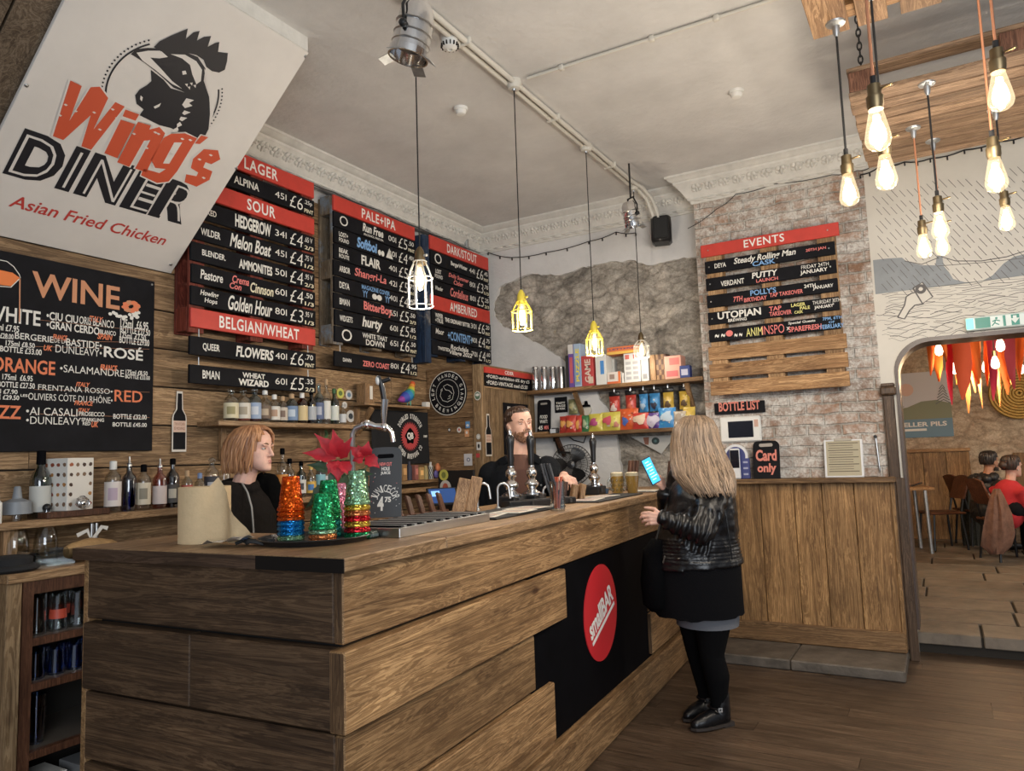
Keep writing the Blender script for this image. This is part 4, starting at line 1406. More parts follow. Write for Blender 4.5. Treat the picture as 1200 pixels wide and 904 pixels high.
def cable(pts, label, r=.004, m=None, ticks=0):
 mb = MB()
 P = [Vector(q) for q in pts]
 out = []
 for i in range(len(P) - 1):
  for t in range(4):
   out.append(P[i].lerp(P[i + 1], t / 4) - ZV * .012 * sin(pi * t / 4))
 out.append(P[-1])
 mb.tube(out, r, m or M_cordb, 5)
 if ticks:
  for i in range(0, len(out), 2):
   mb.box(out[i] - ZV * .016, (.010, .010, .022), m or M_cordb)
 return tag(mb.build('festoon_cable', smooth=60), label, 'cable')

cable([atY(q[0], q[1], 5.97) for q in ((572, 296), (600, 302), (640, 296), (690, 283), (722, 272), (745, 273))], 'thin dark fairy light cable sagging below the back wall cornice', ticks=1)
cable([atY(q[0], q[1], 5.775) for q in ((806, 268), (840, 245), (862, 228), (905, 216), (975, 205), (1005, 200), (1020, 196))], 'thin dark cable looping across the top of the brick pier', .003)
cable([atY(q[0], q[1], 5.78) for q in ((1008, 205), (1030, 196), (1060, 190), (1090, 186), (1130, 176), (1170, 166), (1205, 158), (1260, 146))], 'dark fairy light cable along the top of the rain mural', .005, ticks=1)
cable([(LW + .09, 2.75, 3.450), (LW + .09, 3.1, 3.442), (LW + .09, 3.55, 3.450), (LW + .09, 3.9, 3.445), (LW + .09, 4.4, 3.45), (LW + .09, 4.9, 3.44), (LW + .09, 5.4, 3.45), (LW + .09, 5.9, 3.44)], 'thin dark wire draped along the left wall just under the cornice', .003)

# ---------------------------------------------------------------- hanging pallets on chains
PZ = 3.05
np_ = thing('hanging_pallet', 'nearer ceiling-hung timber pallet cropped by the top edge, boards running away', 'pallet', (.2, 2.5, PZ), 0, 'pallets hung from the ceiling')
xs = [(953, 996), (1006, 1041), (1056, 1104), (1119, 1141), (1152, 1195), (1205, 1250)]
for i, (a, b_) in enumerate(xs):
 A, B = atZ(a, 45 - (a - 955) * .26, PZ), atZ(b_, 45 - (b_ - 955) * .26, PZ)
 mb = MB()
 mb.box2((A.x, 1.75, PZ), (B.x, 3.0, PZ + .022), W_palY, bev=.002)
 mb.build('bottom_board', parent=np_)
for y in (1.80, 2.40, 2.86):
 mb = MB()
 mb.box2((-.28, y, PZ + .022), (.92, y + .09, PZ + .10), W_palX, bev=.002)
 mb.build('bearer', parent=np_)
for x in (-.28, 0.05, .38, .71):
 mb = MB()
 mb.box2((x, 1.75, PZ + .10), (x + .14, 2.97, PZ + .122), W_palY, bev=.002)
 mb.build('top_board', parent=np_)
fp = thing('hanging_pallet', 'farther ceiling-hung timber pallet with worn slats before the rain mural', 'pallet', (.4, 4.1, PZ), 0, 'pallets hung from the ceiling')
FX0, FX1, FY0, FY1 = -.25, .98, 3.60, 4.62
ny = 9
for i in range(ny):
 y = FY0 + (FY1 - FY0) * i / ny
 mb = MB()
 mb.box2((FX0 + random.uniform(-.004, .006), y + .005, PZ), (FX1, y + (FY1 - FY0) / ny - .005, PZ + .022), W_grey, bev=.002)
 mb.build('bottom_board', parent=fp)
for x, w_ in ((FX0 + .005, .11), (.34, .12), (FX1 - .115, .11)):
 for y in (FY0, (FY0 + FY1) / 2 - .06, FY1 - .12):
  mb = MB()
  mb.box2((x, y + .002, PZ + .022), (x + w_, y + .12, PZ + .115), wood('pallet_block_red', (.10, .04, .025), (.26, .13, .08), 'z', .7, 1, .3), bev=.003)
  mb.build('block', parent=fp)
for y in (FY0, (FY0 + FY1) / 2 - .05, FY1 - .10):
 mb = MB()
 mb.box2((FX0, y, PZ + .115), (FX1, y + .10, PZ + .137), W_grey, bev=.002)
 mb.build('top_board', parent=fp)

def chain(p, z1, label):
 mb = MB()
 z = p[2]
 i = 0
 while z < z1:
  a = Vector((1, 0, 0)) if i % 2 else Vector((0, 1, 0))
  c = Vector((p[0], p[1], z + .018))
  mb.tube([c + a * .009 * cos(t * pi / 5) + ZV * .021 * sin(t * pi / 5) for t in range(10)], .0038, M_blackmetal, 5, closed=True)
  z += .033
  i += 1
 tag(mb.build('hanging_chain', smooth=60), label, 'chain', 'chains holding the hung pallets')

chain((FX0 + .06, FY0 + .05, PZ + .137), CZ, 'short dark chain from the ceiling to the left corner of the farther pallet')
chain((FX1 - .06, FY0 + .05, PZ + .137), CZ, 'dark chain at the right-hand corner of the farther hung pallet')
chain((-.24, 2.90, PZ + .122), CZ, 'dark chain above the nearer hung pallet at the top edge')

def edison(label, X, Y, zb, top, cordm):
 """drop lamp: flange, cord, brass key socket, pear-shaped filament bulb"""
 root = thing('filament_pendant_lamp', label, 'pendant lamp', (X, Y, zb), 0, 'filament bulbs under the hung pallets')
 H = .125
 mb = MB()
 mb.lathe([(.036, top), (.034, top - .006), (.014, top - .014), (.012, top - .04), (.006, top - .055)], M_galv, (X, Y, 0), 16)
 mb.build('ceiling_flange', parent=root, smooth=40)
 mb = MB()
 mb.tube([(X, Y, top - .04), (X, Y, zb + H + .07)], .0042, cordm, 6)
 mb.tube([(X, Y, zb + H + .095), (X, Y, zb + H + .06)], .008, M_cordb, 8)
 mb.build('cord', parent=root, smooth=60)
 mb = MB()
 mb.lathe([(.009, H + .072), (.018, H + .068), (.0185, H + .036), (.023, H + .034), (.0235, H + .030), (.0225, H + .026), (.0225, H + .008), (.021, H + .004), (.020, H - .004)], M_brass, (X, Y, zb), 16)
 mb.tube([(X + .018, Y - .01, zb + H + .05), (X + .042, Y - .02, zb + H + .05)], .004, M_brass, 6)
 mb.ball((X + .044, Y - .021, zb + H + .05), (.007, .007, .004), M_brass, 8, 5)
 mb.build('socket', parent=root, smooth=35)
 mb = MB()
 mb.lathe([(.017, H), (.019, H - .010), (.024, H - .032), (.030, H - .060), (.0345, H - .084), (.035, H - .096), (.030, H - .110), (.018, H - .120), (.002, H - .124)], M_bulbglass, (X, Y, zb), 18)
 bg = mb.build('bulb', parent=root, smooth=80)
 mb = MB()
 for k in range(7):
  a = 2 * pi * k / 7
  mb.tube([(X + .007 * cos(a), Y + .007 * sin(a), zb + H - .022), (X + .015 * cos(a + .2), Y + .015 * sin(a + .2), zb + H - .085)], .0022, M_fil, 5)
 mb.lathe([(.003, H - .018), (.010, H - .035), (.016, H - .048), (.021, H - .066), (.0235, H - .082), (.021, H - .096), (.012, H - .105), (.003, H - .108)], M_core, (X, Y, zb), 16)
 mb.build('filament', parent=bg, smooth=80)
 point(root, (0, 0, .055 - .10), LAMP_E)

def edison_flange(label, fx, fy, by, cord):
 p = atZ(fx, fy, PZ)
 edison(label, p.x, p.y, zfor(p.x, p.y, by), PZ, cord)

edison_flange('leftmost filament bulb, on a long black cord in front of the brick pier', 979, 27, 242, M_cordb)
p = atD(1028, 150, 2.07)
edison('large near filament bulb on an orange cord, left group, lit brightly', p.x, p.y, zfor(p.x, p.y, 177), PZ, M_cordc)
p = atD(1038, 200, 2.50)
edison('filament bulb on black cord hanging just under the large left one', p.x, p.y, zfor(p.x, p.y, 223), PZ, M_cordb)
edison_flange('small filament bulb on copper cord, lowest at the left of the mural', 1070, 150, 303, M_cordc)
edison_flange('filament bulb on black cord in the middle of the mural', 1086, 98, 281, M_cordb)
edison_flange('small filament bulb partly hidden behind the middle mural bulb', 1093, 165, 300, M_cordc)
p = atD(1172, 105, 2.2)
edison('large filament bulb nearest the right edge, highest of all', p.x, p.y, zfor(p.x, p.y, 130), PZ, M_cordc)
p = atD(1167, 205, 2.5)
edison('filament bulb on orange cord below the highest right-hand one', p.x, p.y, zfor(p.x, p.y, 226), PZ, M_cordc)
p = atD(1179, 252, 3.5)
edison('small filament bulb on black cord lowest at the right edge', p.x, p.y, zfor(p.x, p.y, 271), PZ, M_cordb)

# ---------------------------------------------------------------- mural painted on the wall over the arch
M_line = mat('mural_ink', (0.13, 0.12, 0.115), 0.8)
M_hill = mat('mural_grey', (0.27, 0.285, 0.295), 0.8, noise_amt=.12, noise_scale=6)
mp = (Vector((0, PW + 0.0025, 2.5)), XV, ZV)
O_, U_, V_ = mp
F_ = Vector((0, -.0006, 0))
mb = MB()
mb.flat(ppoly([(1023, 305), (1040, 303), (1057, 302), (1063, 307), (1080, 311), (1096, 311), (1098, 300), (1104, 299), (1106, 312), (1112, 319), (1117, 327), (1131, 331), (1150, 330), (1163, 323), (1176, 309), (1188, 301), (1204, 297), (1260, 290), (1330, 296), (1420, 270), (1420, 291), (1260, 316), (1200, 323), (1026, 345)], mp), O_, U_, V_, M_hill)
rnd = random.Random(11)
u0, v0 = ppoly([(1030, 345)], mp)[0]
dx_, dz_ = .53, -.848
for k in range(-20, 80):
 t = rnd.uniform(0, .1)
 while t < 1.3:
  u, v = k * .044 - .9 + dx_ * t, .80 + dz_ * t
  l = rnd.uniform(.06, .085)
  if -.30 < u and u + l * dx_ < 1.75 and v < .80 and v + l * dz_ > -.02:
   mb.line([(u, v), (u + l * dx_, v + l * dz_)], .0034, O_ + F_, U_, V_, M_line)
  t += l + rnd.uniform(.02, .05)
mb.line(ppoly([(1060, 306), (1080, 310), (1100, 302)], mp), .006, O_ + F_, U_, V_, M_line)
mb.line(ppoly([(1103, 301), (1120, 306), (1150, 306), (1180, 301), (1205, 293)], mp), .006, O_ + F_, U_, V_, M_line)
mb.line(ppoly([(1098, 312), (1150, 308), (1205, 302)], mp), .004, O_ + F_, U_, V_, M_line)
for r in range(20):
 y0 = 346 + r * 2.9
 x = 1026 + rnd.uniform(0, 16) + max(0, r - 16) * 3
 while x < 1290 - max(0, r - 17) * 14:
  l = rnd.uniform(18, 60)
  ph = rnd.uniform(0, 6)
  pts = [(x + t * l / 8, y0 - (x - 1026 + t * l / 8) * .115 + 1.6 * sin(ph + t * .9) * (0.4 + r * .06)) for t in range(9)]
  mb.line(ppoly(pts, mp), rnd.choice((.002, .003, .004)), O_ + F_, U_, V_, M_line)
  x += l + rnd.uniform(2, 10)
# a hand rising from the waves with a glass
hand = [(1052, 372), (1060, 358), (1062, 348), (1068, 344), (1076, 342), (1084, 350), (1082, 356), (1072, 358), (1066, 364), (1060, 374)]
mb.flat(ppoly(hand, mp), O_ + F_ * 2, U_, V_, M_mural)
mb.line(ppoly(hand + hand[:1], mp), .009, O_ + F_ * 3, U_, V_, M_line)
gl_ = [(1070, 338), (1081, 331), (1093, 348), (1081, 356)]
mb.flat(ppoly(gl_, mp), O_ + F_ * 4, U_, V_, M_mural)
mb.line(ppoly(gl_ + gl_[:1], mp), .010, O_ + F_ * 5, U_, V_, M_line)
u, v = ppoly([(1079, 339)], mp)[0]
mb.flat([(u + .034 * cos(t * pi / 10), v + .034 * sin(t * pi / 10)) for t in range(20)], O_ + F_ * 6, U_, V_, M_line)
mb.flat([(u + .014 * cos(t * pi / 4), v + .014 * sin(t * pi / 4)) for t in range(8)], O_ + F_ * 7, U_, V_, M_mural)
tag(mb.build('wall_mural_drawing', normals=False), 'line-drawn rain, grey hills, waves and hand with glass over the arch', 'mural')

# ---------------------------------------------------------------- exit sign
M_green = mat('exit_green', (0.01, 0.22, 0.16), 0.4)
M_signwhite = mat('exit_white', (0.62, 0.70, 0.66), 0.4)
ex = thing('exit_sign', 'green and white running-man exit sign box above the arch', 'sign', (.5, 5.79, 2.2))
x0, x1, z0, z1 = .195, .82, 2.195, 2.285
mb = MB()
mb.box2((x0, 5.745, z0), (x1, 5.799, z1), M_signwhite, bev=.008)
mb.build('casing', parent=ex)
mb = MB()
yf = 5.7442
for a, b_, m in ((x0 + .005, x0 + .045, mat('exit_led', (.1, .5, .4), .4, emit=(.1, 1, .7), es=1.2)), (x0 + .055, x0 + .30, M_green), (x0 + .055 + .085, x0 + .055 + .155, M_signwhite), (x0 + .225, x0 + .255, M_signwhite)):
 yf -= .0006
 mb.poly([(a, yf, z0 + .01), (b_, yf, z0 + .01), (b_, yf, z1 - .01), (a, yf, z1 - .01)], m)
yf -= .0008
cx = x0 + .10
mb.poly([(x0 + .275, yf, z0 + .022), (x0 + .30, yf, z0 + .055), (x0 + .285, yf, z0 + .055), (x0 + .285, yf, z0 + .072), (x0 + .265, yf, z0 + .072), (x0 + .265, yf, z0 + .055), (x0 + .25, yf, z0 + .055)], M_signwhite)
c = x0 + .175
mb.poly([(c + .008 * cos(t), yf, z0 + .066 + .008 * sin(t)) for t in (0, 1, 2, 3, 4, 5)], M_green)
for a, b_ in (((c - .004, .058), (c - .012, .036)), ((c - .012, .036), (c + .012, .022)), ((c - .012, .036), (c - .028, .018)), ((c - .004, .055), (c + .018, .046)), ((c - .004, .055), (c - .024, .046))):
 d = Vector((b_[0] - a[0], 0, b_[1] - a[1]))
 nrm = Vector((-d.z, 0, d.x)).normalized() * .0035
 A, B = Vector((a[0], yf, z0 + a[1])), Vector((b_[0], yf, z0 + b_[1]))
 mb.poly([A - nrm, B - nrm, B + nrm, A + nrm], M_green)
mb.build('pictogram', parent=ex, normals=False)
# ================================================================ shelves, cupboard, bottles
M_gclear = glass('bottle_clear', (0.90, 0.92, 0.90), 0.2)
M_ggreen = glass('bottle_green', (0.10, 0.22, 0.08), 0.2)
M_gblue = glass('bottle_blue', (0.04, 0.07, 0.28), 0.22)
M_gdark = glass('bottle_dark', (0.05, 0.04, 0.035), 0.2)
M_gamber = glass('bottle_amber', (0.42, 0.17, 0.04), 0.2)
M_gpale = glass('bottle_pale_blue', (0.55, 0.68, 0.78), 0.2)
M_gpink = glass('bottle_pink', (0.80, 0.42, 0.36), 0.2)
M_cork = mat('cork', (0.45, 0.30, 0.17), 0.8)

def paint(col, r=0.6):
 return mat('paint_%d_%d_%d' % tuple(int(c * 99) for c in col), col, r)

def bottle(label, X, Y, z, h, r, kind, gm, lm, cm, band=(.12, .48), group=None, liquid=None, facing=None, mark=None):
 root = thing('spirit_bottle' if kind != 'wine' else 'wine_bottle', label, 'bottle', (X, Y, z), 0, group)
 nk = r * .34
 if kind == 'wine':
  pr = [(r * .92, 0), (r, .01), (r, h * .56), (r * .86, h * .64), (nk * 1.2, h * .76), (nk, h * .82), (nk, h * .985), (nk * 1.15, h)]
  cap0 = h * .80
 elif kind == 'squat':
  pr = [(r * .9, 0), (r, .01), (r, h * .62), (r * .9, h * .72), (nk * 1.3, h * .80), (nk * 1.1, h * .84), (nk * 1.1, h * .9)]
  cap0 = h * .84
 elif kind == 'tall':
  pr = [(r * .95, 0), (r, .008), (r, h * .62), (r * .8, h * .69), (nk * 1.15, h * .76), (nk, h * .80), (nk, h * .93)]
  cap0 = h * .88
 else:
  pr = [(r * .92, 0), (r, .01), (r, h * .60), (r * .92, h * .66), (nk * 1.3, h * .74), (nk * 1.1, h * .78), (nk, h * .93)]
  cap0 = h * .87
 mb = MB()
 mb.lathe(pr, gm, (X, Y, z), 16, cap=True)
 mb.build('bottle_body', parent=root, smooth=40)
 if liquid is not None:
  mb = MB()
  lv = h * .30
  mb.lathe([(r * .86, .008), (r * .92, .016), (r * .92, lv), (.002, lv)], liquid, (X, Y, z), 14)
  mb.build('liquid', parent=root, smooth=50)
 if lm is not None:
  mb = MB()
  f = atan2(-Y, -X) if facing is None else facing
  a0, a1 = f - 1.35, f + 1.35
  n = 10
  rr = r * 1.015
  mb.rings([[(X + rr * cos(a0 + (a1 - a0) * k / n), Y + rr * sin(a0 + (a1 - a0) * k / n), z + h * b) for k in range(n + 1)] for b in band], lm, cap=False, wrap=False)
  if mark is not None:
   n2 = 6
   b0, b1 = band[0] + (band[1] - band[0]) * .25, band[0] + (band[1] - band[0]) * .75
   mb.rings([[(X + (rr + .0008) * cos(f - .55 + 1.1 * k / n2), Y + (rr + .0008) * sin(f - .55 + 1.1 * k / n2), z + h * b) for k in range(n2 + 1)] for b in (b0, b1)], mark, cap=False, wrap=False)
  mb.build('label', parent=root, smooth=60)
 mb = MB()
 if cm is M_steel:        # pourer
  mb.lathe([(nk * 1.1, cap0), (nk * 1.1, cap0 + h * .04), (nk * .5, h * .95), (nk * .35, h * 1.06)], M_steel, (X, Y, z), 10)
 elif cm is M_gclear:
  mb.ball((X, Y, z + h * .95), (nk * 1.5, nk * 1.5, nk * 1.3), M_gclear, 10, 7)
 else:
  mb.lathe([(nk * 1.25, cap0), (nk * 1.3, cap0 + .004), (nk * 1.25, h), (nk * .6, h + .003)], cm, (X, Y, z), 12)
 mb.build('stopper', parent=root, smooth=40)
 return root

# ---------------------------------------------------------------- upper wall shelf
def bracket(mb, Y, z, X0, d, m=None):
 mb.box2((X0, Y - .02, z - d), (X0 + .03, Y + .02, z), m or W_small, bev=.002)
 mb.bar((X0 + .02, Y, z - d + .02), (X0 + d * .75, Y, z - .018), .035, .03, m or W_small)

sh = thing('wall_shelf', 'upper timber shelf of spirits under the wheat beer planks', 'shelf', (LW, 3.4, 1.70))
mb = MB()
mb.box2((LW + .004, 2.83, 1.695), (-3.62, 4.02, 1.725), W_topY, bev=.003)
mb.build('shelf_board', parent=sh)
for y in (3.0, 3.83):
 mb = MB()
 bracket(mb, y, 1.695, LW + .004, .20)
 mb.build('bracket', parent=sh)
SXB = -3.70
G1 = 'spirits on the upper wall shelf'
for px, top, r, kind, gm, lm, cm, liq, lab, mk in [
 (270.7, 457, .044, 'squat', M_gclear, paint((.62, .56, .38)), M_gclear, None, 'squat clear bottle with cream label, first at the left end of the upper shelf', paint((.30, .26, .12))),
 (285, 457, .044, 'squat', M_gclear, paint((.62, .58, .50)), M_gclear, paint((.20, .03, .015)), 'squat bottle of red spirit with cream label, second on the upper shelf', paint((.35, .30, .22))),
 (298.5, 456, .040, 'squat', M_gpale, paint((.30, .38, .52)), M_gclear, paint((.17, .02, .012)), 'blue-white patterned bottle over red spirit on the upper shelf', paint((.55, .58, .62))),
 (310.5, 458, .040, 'spirit', M_gclear, paint((.16, .11, .075)), M_wplastic, None, 'clear bottle with dark brown label and white stopper, upper shelf', paint((.45, .36, .25))),
 (321.5, 463, .037, 'squat', M_gclear, paint((.66, .62, .55)), M_wplastic, None, 'bottle with tall white label and figure, middle left of the upper shelf', paint((.42, .27, .18))),
 (331, 465, .034, 'squat', M_gclear, paint((.50, .44, .36)), M_cork, None, 'small clear bottle with swirling beige label on the upper shelf', paint((.18, .12, .09))),
 (341.8, 462, .042, 'squat', M_gpale, paint((.16, .24, .38)), M_cork, None, 'squat bottle printed in blue with a cork, middle of the upper shelf', paint((.48, .55, .62))),
 (354, 461, .038, 'squat', M_gamber, paint((.60, .47, .25)), M_wplastic, None, 'amber bottle with black collar and straw-coloured label, upper shelf', None),
 (365, 458, .033, 'spirit', M_gdark, paint((.40, .42, .44)), M_black, None, 'dark bottle with grey label and black cap on the upper shelf', None),
 (374, 449, .034, 'tall', M_gpale, paint((.09, .12, .22)), M_gclear, None, 'tall clear bottle with navy label and glass stopper, upper shelf', paint((.40, .42, .48))),
 (382.5, 445, .031, 'tall', M_gclear, paint((.66, .65, .60)), M_cork, None, 'tallest bottle of the upper shelf, white label and straw-coloured cap', None),
 (391.8, 456, .034, 'spirit', M_ggreen, paint((.60, .62, .56)), paint((.03, .10, .03)), None, 'green bottle with pale label near the right end of the upper shelf', None),
 (401.5, 474, .027, 'spirit', M_gclear, paint((.55, .56, .56)), M_steel, None, 'small clear bottle last at the right end of the upper shelf', None)]:
 p = atX(px, 494, SXB)
 h = zfor(SXB, p.y, top) - 1.725
 bottle(lab, SXB, p.y, 1.725, h, r, kind, gm, lm, cm, (.10, .58) if kind == 'squat' else (.12, .52), G1, liq, None, mk)

# ---------------------------------------------------------------- lower wall shelf
sh = thing('wall_shelf', 'lower timber shelf along the left wall behind the bartenders', 'shelf', (LW, 3.3, 1.2))
mb = MB()
mb.box2((LW + .004, 1.35, 1.205), (-3.60, 5.05, 1.24), W_topY, bev=.003)
mb.build('shelf_board', parent=sh)
for y in (1.75, 3.2, 4.4):
 mb = MB()
 mb.box2((LW + .004, y - .03, 1.055), (-3.64, y + .03, 1.205), W_small, bev=.002)
 mb.build('bracket', parent=sh)
LX = -3.71
G2 = 'spirits on the lower wall shelf'
for px, top, r, kind, gm, lm, cm, liq, lab, mk, X in [
 (47, 529, .045, 'wine', M_ggreen, paint((.50, .50, .46)), M_black, None, 'green wine bottle standing left of the spotted white box', None, LX),
 (132, 541, .040, 'squat', M_gclear, paint((.66, .60, .56)), M_wplastic, None, 'clear bottle with large white label right beside the spotted white box', paint((.45, .35, .42)), LX),
 (151, 539, .036, 'spirit', M_gblue, None, M_steel, None, 'dark blue bottle with metal pourer on the lower shelf', None, LX),
 (168, 545, .036, 'squat', M_gclear, paint((.64, .56, .42)), M_black, None, 'clear bottle with cream label and black cap, lower shelf', paint((.25, .22, .16)), LX),
 (187, 541, .036, 'spirit', M_gpink, paint((.60, .50, .46)), M_steel, None, 'pinkish bottle with slanted pale label and pourer, lower shelf', None, LX),
 (202, 538, .036, 'tall', M_gdark, paint((.05, .045, .04)), M_black, None, 'black-capped dark bottle on the lower shelf above the paper roll', paint((.42, .38, .30)), LX),
 (219, 552, .030, 'squat', M_gclear, paint((.38, .08, .06)), M_cork, None, 'short corked bottle with red label left of the fair-haired bartender', None, LX),
 (234, 555, .030, 'squat', M_gclear, paint((.36, .10, .08)), paint((.18, .25, .42)), None, 'short bottle with red label and blue stopper on the lower shelf', None, LX),
 (248, 537, .042, 'squat', M_gclear, paint((.03, .03, .04)), M_gclear, None, 'wide clear bottle with black label just left of the fair-haired bartender', paint((.40, .40, .42)), LX),
 (263, 535, .034, 'spirit', M_gclear, paint((.45, .42, .36)), M_steel, None, 'clear bottle half hidden behind the fair-haired bartender\'s hair', None, LX),
 (331, 526, .036, 'tall', M_gclear, paint((.70, .30, .07)), M_black, None, 'tall bottle with orange label right of the fair-haired bartender\'s face', None, LX),
 (339.5, 538, .036, 'spirit', M_gclear, paint((.10, .34, .38)), M_black, None, 'bottle with teal label and black cap behind the orange cups', None, LX),
 (353, 541, .033, 'spirit', M_ggreen, paint((.66, .66, .62)), M_black, None, 'green glass bottle with white label behind the green cups', paint((.05, .05, .06)), LX),
 (364.5, 546, .035, 'spirit', M_gclear, paint((.70, .45, .10)), paint((.6, .4, .1)), None, 'bottle with yellow label and blue wave behind the poinsettia stem', paint((.08, .22, .50)), LX),
 (376, 540, .033, 'squat', M_gpale, paint((.25, .50, .56)), M_steel, None, 'silver-topped bottle with light blue label behind the poinsettia', None, LX),
 (384, 543, .036, 'squat', M_gclear, paint((.72, .72, .70)), M_wplastic, None, 'bottle with white label and black line drawing behind the poinsettia', paint((.05, .05, .05)), LX)]:
 p = atX(px, 585, X)
 h = zfor(X, p.y, top) - 1.24
 bottle(lab, X, p.y, 1.24, h, r, kind, gm, lm, cm, (.12, .60) if kind == 'squat' else (.10, .48), G2, liq, None, mk)

# spotted gift box on its little riser
p0 = atX(92, 598, -3.66)
ri = MB()
ri.box((-3.68, p0.y - .03, 1.255), (.18, .30, .03), W_brown, bev=.004)
tag(ri.build('box_riser'), 'dark red-brown wooden riser beneath the spotted white box', 'riser')
bx = thing('gift_box', 'white card box printed with rows of little truffles on the lower shelf', 'box', (-3.70, p0.y - .03, 1.27))
mb = MB()
M_card = mat('white_card', (.70, .67, .61), .6)
R = Matrix.Rotation(radians(14), 3, 'Z')
cen = Vector((-3.69, p0.y - .035, 1.27 + .125))
mb.box(cen, (.150, .150, .25), M_card, R=R, bev=.002)
rnd = random.Random(9)
for face, nx in (('x', 1), ('y', -1)):
 for i in range(4):
  for j in range(5):
   if 0 < i < 3 and j in (1, 2) and face == 'x':
    continue
   u = -.055 + .037 * i
   v = -.095 + .047 * j
   c = (Vector((.0757, u, v)) if face == 'x' else Vector((u, -.0757, v)))
   d = Vector((0, 1, 0)) if face == 'x' else Vector((1, 0, 0))
   m = paint(rnd.choice([(.25, .06, .03), (.06, .03, .02), (.40, .18, .05), (.20, .12, .07), (.33, .10, .04)]))
   a0 = rnd.uniform(0, 3)
   pts = [cen + R @ (c + d * .009 * cos(t + a0) * 1.35 * rnd.uniform(.7, 1.1) + ZV * .011 * sin(t + a0) * rnd.uniform(.7, 1.1)) for t in (0, .9, 1.8, 2.7, 3.6, 4.5, 5.4)]
   mb.poly(pts, m)
mb.build('carton', parent=bx, normals=False)
mb = MB()
q = atX(97, 590, -3.57)
for k in range(5):
 mb.tube([q + Vector((.01 * cos(k), .026 * cos(t * .7 + k), .026 * sin(t * .7 + k) + .002 * k)) for t in range(9)], .0035, M_chrome, 6, closed=True)
mb.ball(q, .017, M_chrome, 10, 7)
tag(mb.build('metal_strainer', smooth=60), 'coiled shiny metal strainer hanging in front of the spotted box', 'strainer')
mb = MB()
for dy in (-.012, .012):
 q = atX(108, 606, -3.63) + YV * dy
 mb.tube([(-3.61, q.y, 1.20), (-3.61, q.y, 1.06)], .009, M_steel, 8)
tag(mb.build('steel_legs', smooth=60), 'pair of thin steel tubes under the lower shelf by the box', 'tubes')

# ---------------------------------------------------------------- back counter with glass shelves
CXF = -3.345
bc = thing('back_counter', 'timber back counter with open glass shelves at the left edge', 'counter', (-3.56, 3.3, 0))
mb = MB()
mb.box2((LW + .006, 1.60, 1.0), (CXF, 5.08, 1.04), W_topY, bev=.004)
mb.build('worktop', parent=bc)
mb = MB()
mb.box2((LW + .006, 1.605, 0), (CXF - .015, 1.665, 1.0), W_wallZ, bev=.002)
mb.build('end_post', parent=bc)
mb = MB()
mb.box2((CXF - .05, 1.668, 0), (CXF - .012, 1.71, 1.0), W_brown)
mb.box2((CXF - .05, 1.71, .945), (CXF - .012, 5.06, 1.0), W_brown)
mb.box2((CXF - .05, 2.62, 0), (CXF - .012, 2.68, .945), W_brown)
mb.box2((CXF - .05, 4.0, 0), (CXF - .012, 4.06, .945), W_brown)
mb.build('front_frame', parent=bc)
mb = MB()
mb.box2((LW + .006, 1.67, 0), (LW + .02, 5.06, .99), M_joint)
mb.box2((LW + .02, 5.05, 0), (CXF - .05, 5.07, .99), M_joint)
mb.build('back_panel', parent=bc)
M_shelfgrey = mat('grey_shelf_board', (.10, .085, .07), .6)
for z in (.76, .575, .30, .04):
 mb = MB()
 mb.box2((LW + .02, 1.67, z - .022), (CXF - .02, 5.05, z), M_shelfgrey)
 mb.box2((CXF - .045, 1.70, z - .03), (CXF - .014, 5.05, z + .001), W_brown)
 mb.build('shelf', parent=bc)
M_gtumbler = glass('tumbler_glass', (.88, .90, .90), .30)
M_gbluet = glass('tumbler_blue', (.45, .58, .80), .30)
M_redprint = mat('red_print', (.45, .06, .03), .5)

def tumbler(label, X, Y, z, h, r, gm, group, band=False, flip=False, name='pint_glass'):
 root = thing(name, label, 'glass', (X, Y, z), 0, group)
 mb = MB()
 a, b_ = (r * .78, r) if not flip else (r, r * .78)
 mb.lathe([(a * .9, .004), (a, 0), (b_, h), (b_ - .002, h), (a - .003, .010), (.001, .010)], gm, (X, Y, z), 14, cap=False)
 mb.build('glass_wall', parent=root, smooth=50)
 if band:
  mb = MB()
  mb.lathe([(a + (b_ - a) * .35 + .0006, h * .35), (a + (b_ - a) * .62 + .0006, h * .62)], M_redprint, (X, Y, z), 14, cap=False)
  mb.build('printed_band', parent=root, smooth=50)
 return root

rnd = random.Random(4)
for i in range(8):
 for j in range(2):
  y = 1.77 + i * .088
  X = CXF - .10 - j * .10
  tumbler('upturned %s pint glass on the top shelf of the back counter, %s row' % ('red-printed' if (i + j) % 2 else 'plain', 'front' if j == 0 else 'rear'), X, y, .76, .150, .038, M_gtumbler,
    'pint glasses on the top back-counter shelf, %s %s' % ('printed' if (i + j) % 2 else 'plain', 'front' if j == 0 else 'rear'), (i + j) % 2 == 1, True)
for i in range(8):
 for j in range(2):
  y = 1.77 + i * .085
  X = CXF - .10 - j * .10
  tumbler('short bluish tumbler on the second back-counter shelf, %s row' % ('front' if j == 0 else 'rear'), X, y, .575, .105, .036, M_gbluet, 'tumblers on the second back-counter shelf, %s' % ('front' if j == 0 else 'rear'), False, True, 'tumbler')
tumbler('lower of two stacked blue glasses on the third back-counter shelf', CXF - .12, 1.79, .30, .15, .037, M_gbluet, None, name='tumbler')
tumbler('upper of two stacked blue glasses on the third back-counter shelf', CXF - .12, 1.79, .352, .15, .037, M_gbluet, None, name='tumbler')
mb = MB()
mb.box2((CXF - .25, 1.76, .041), (CXF - .07, 1.90, .16), M_card, bev=.003)
tag(mb.build('card_box'), 'pale card box on the bottom shelf of the back counter', 'box')
mb = MB()
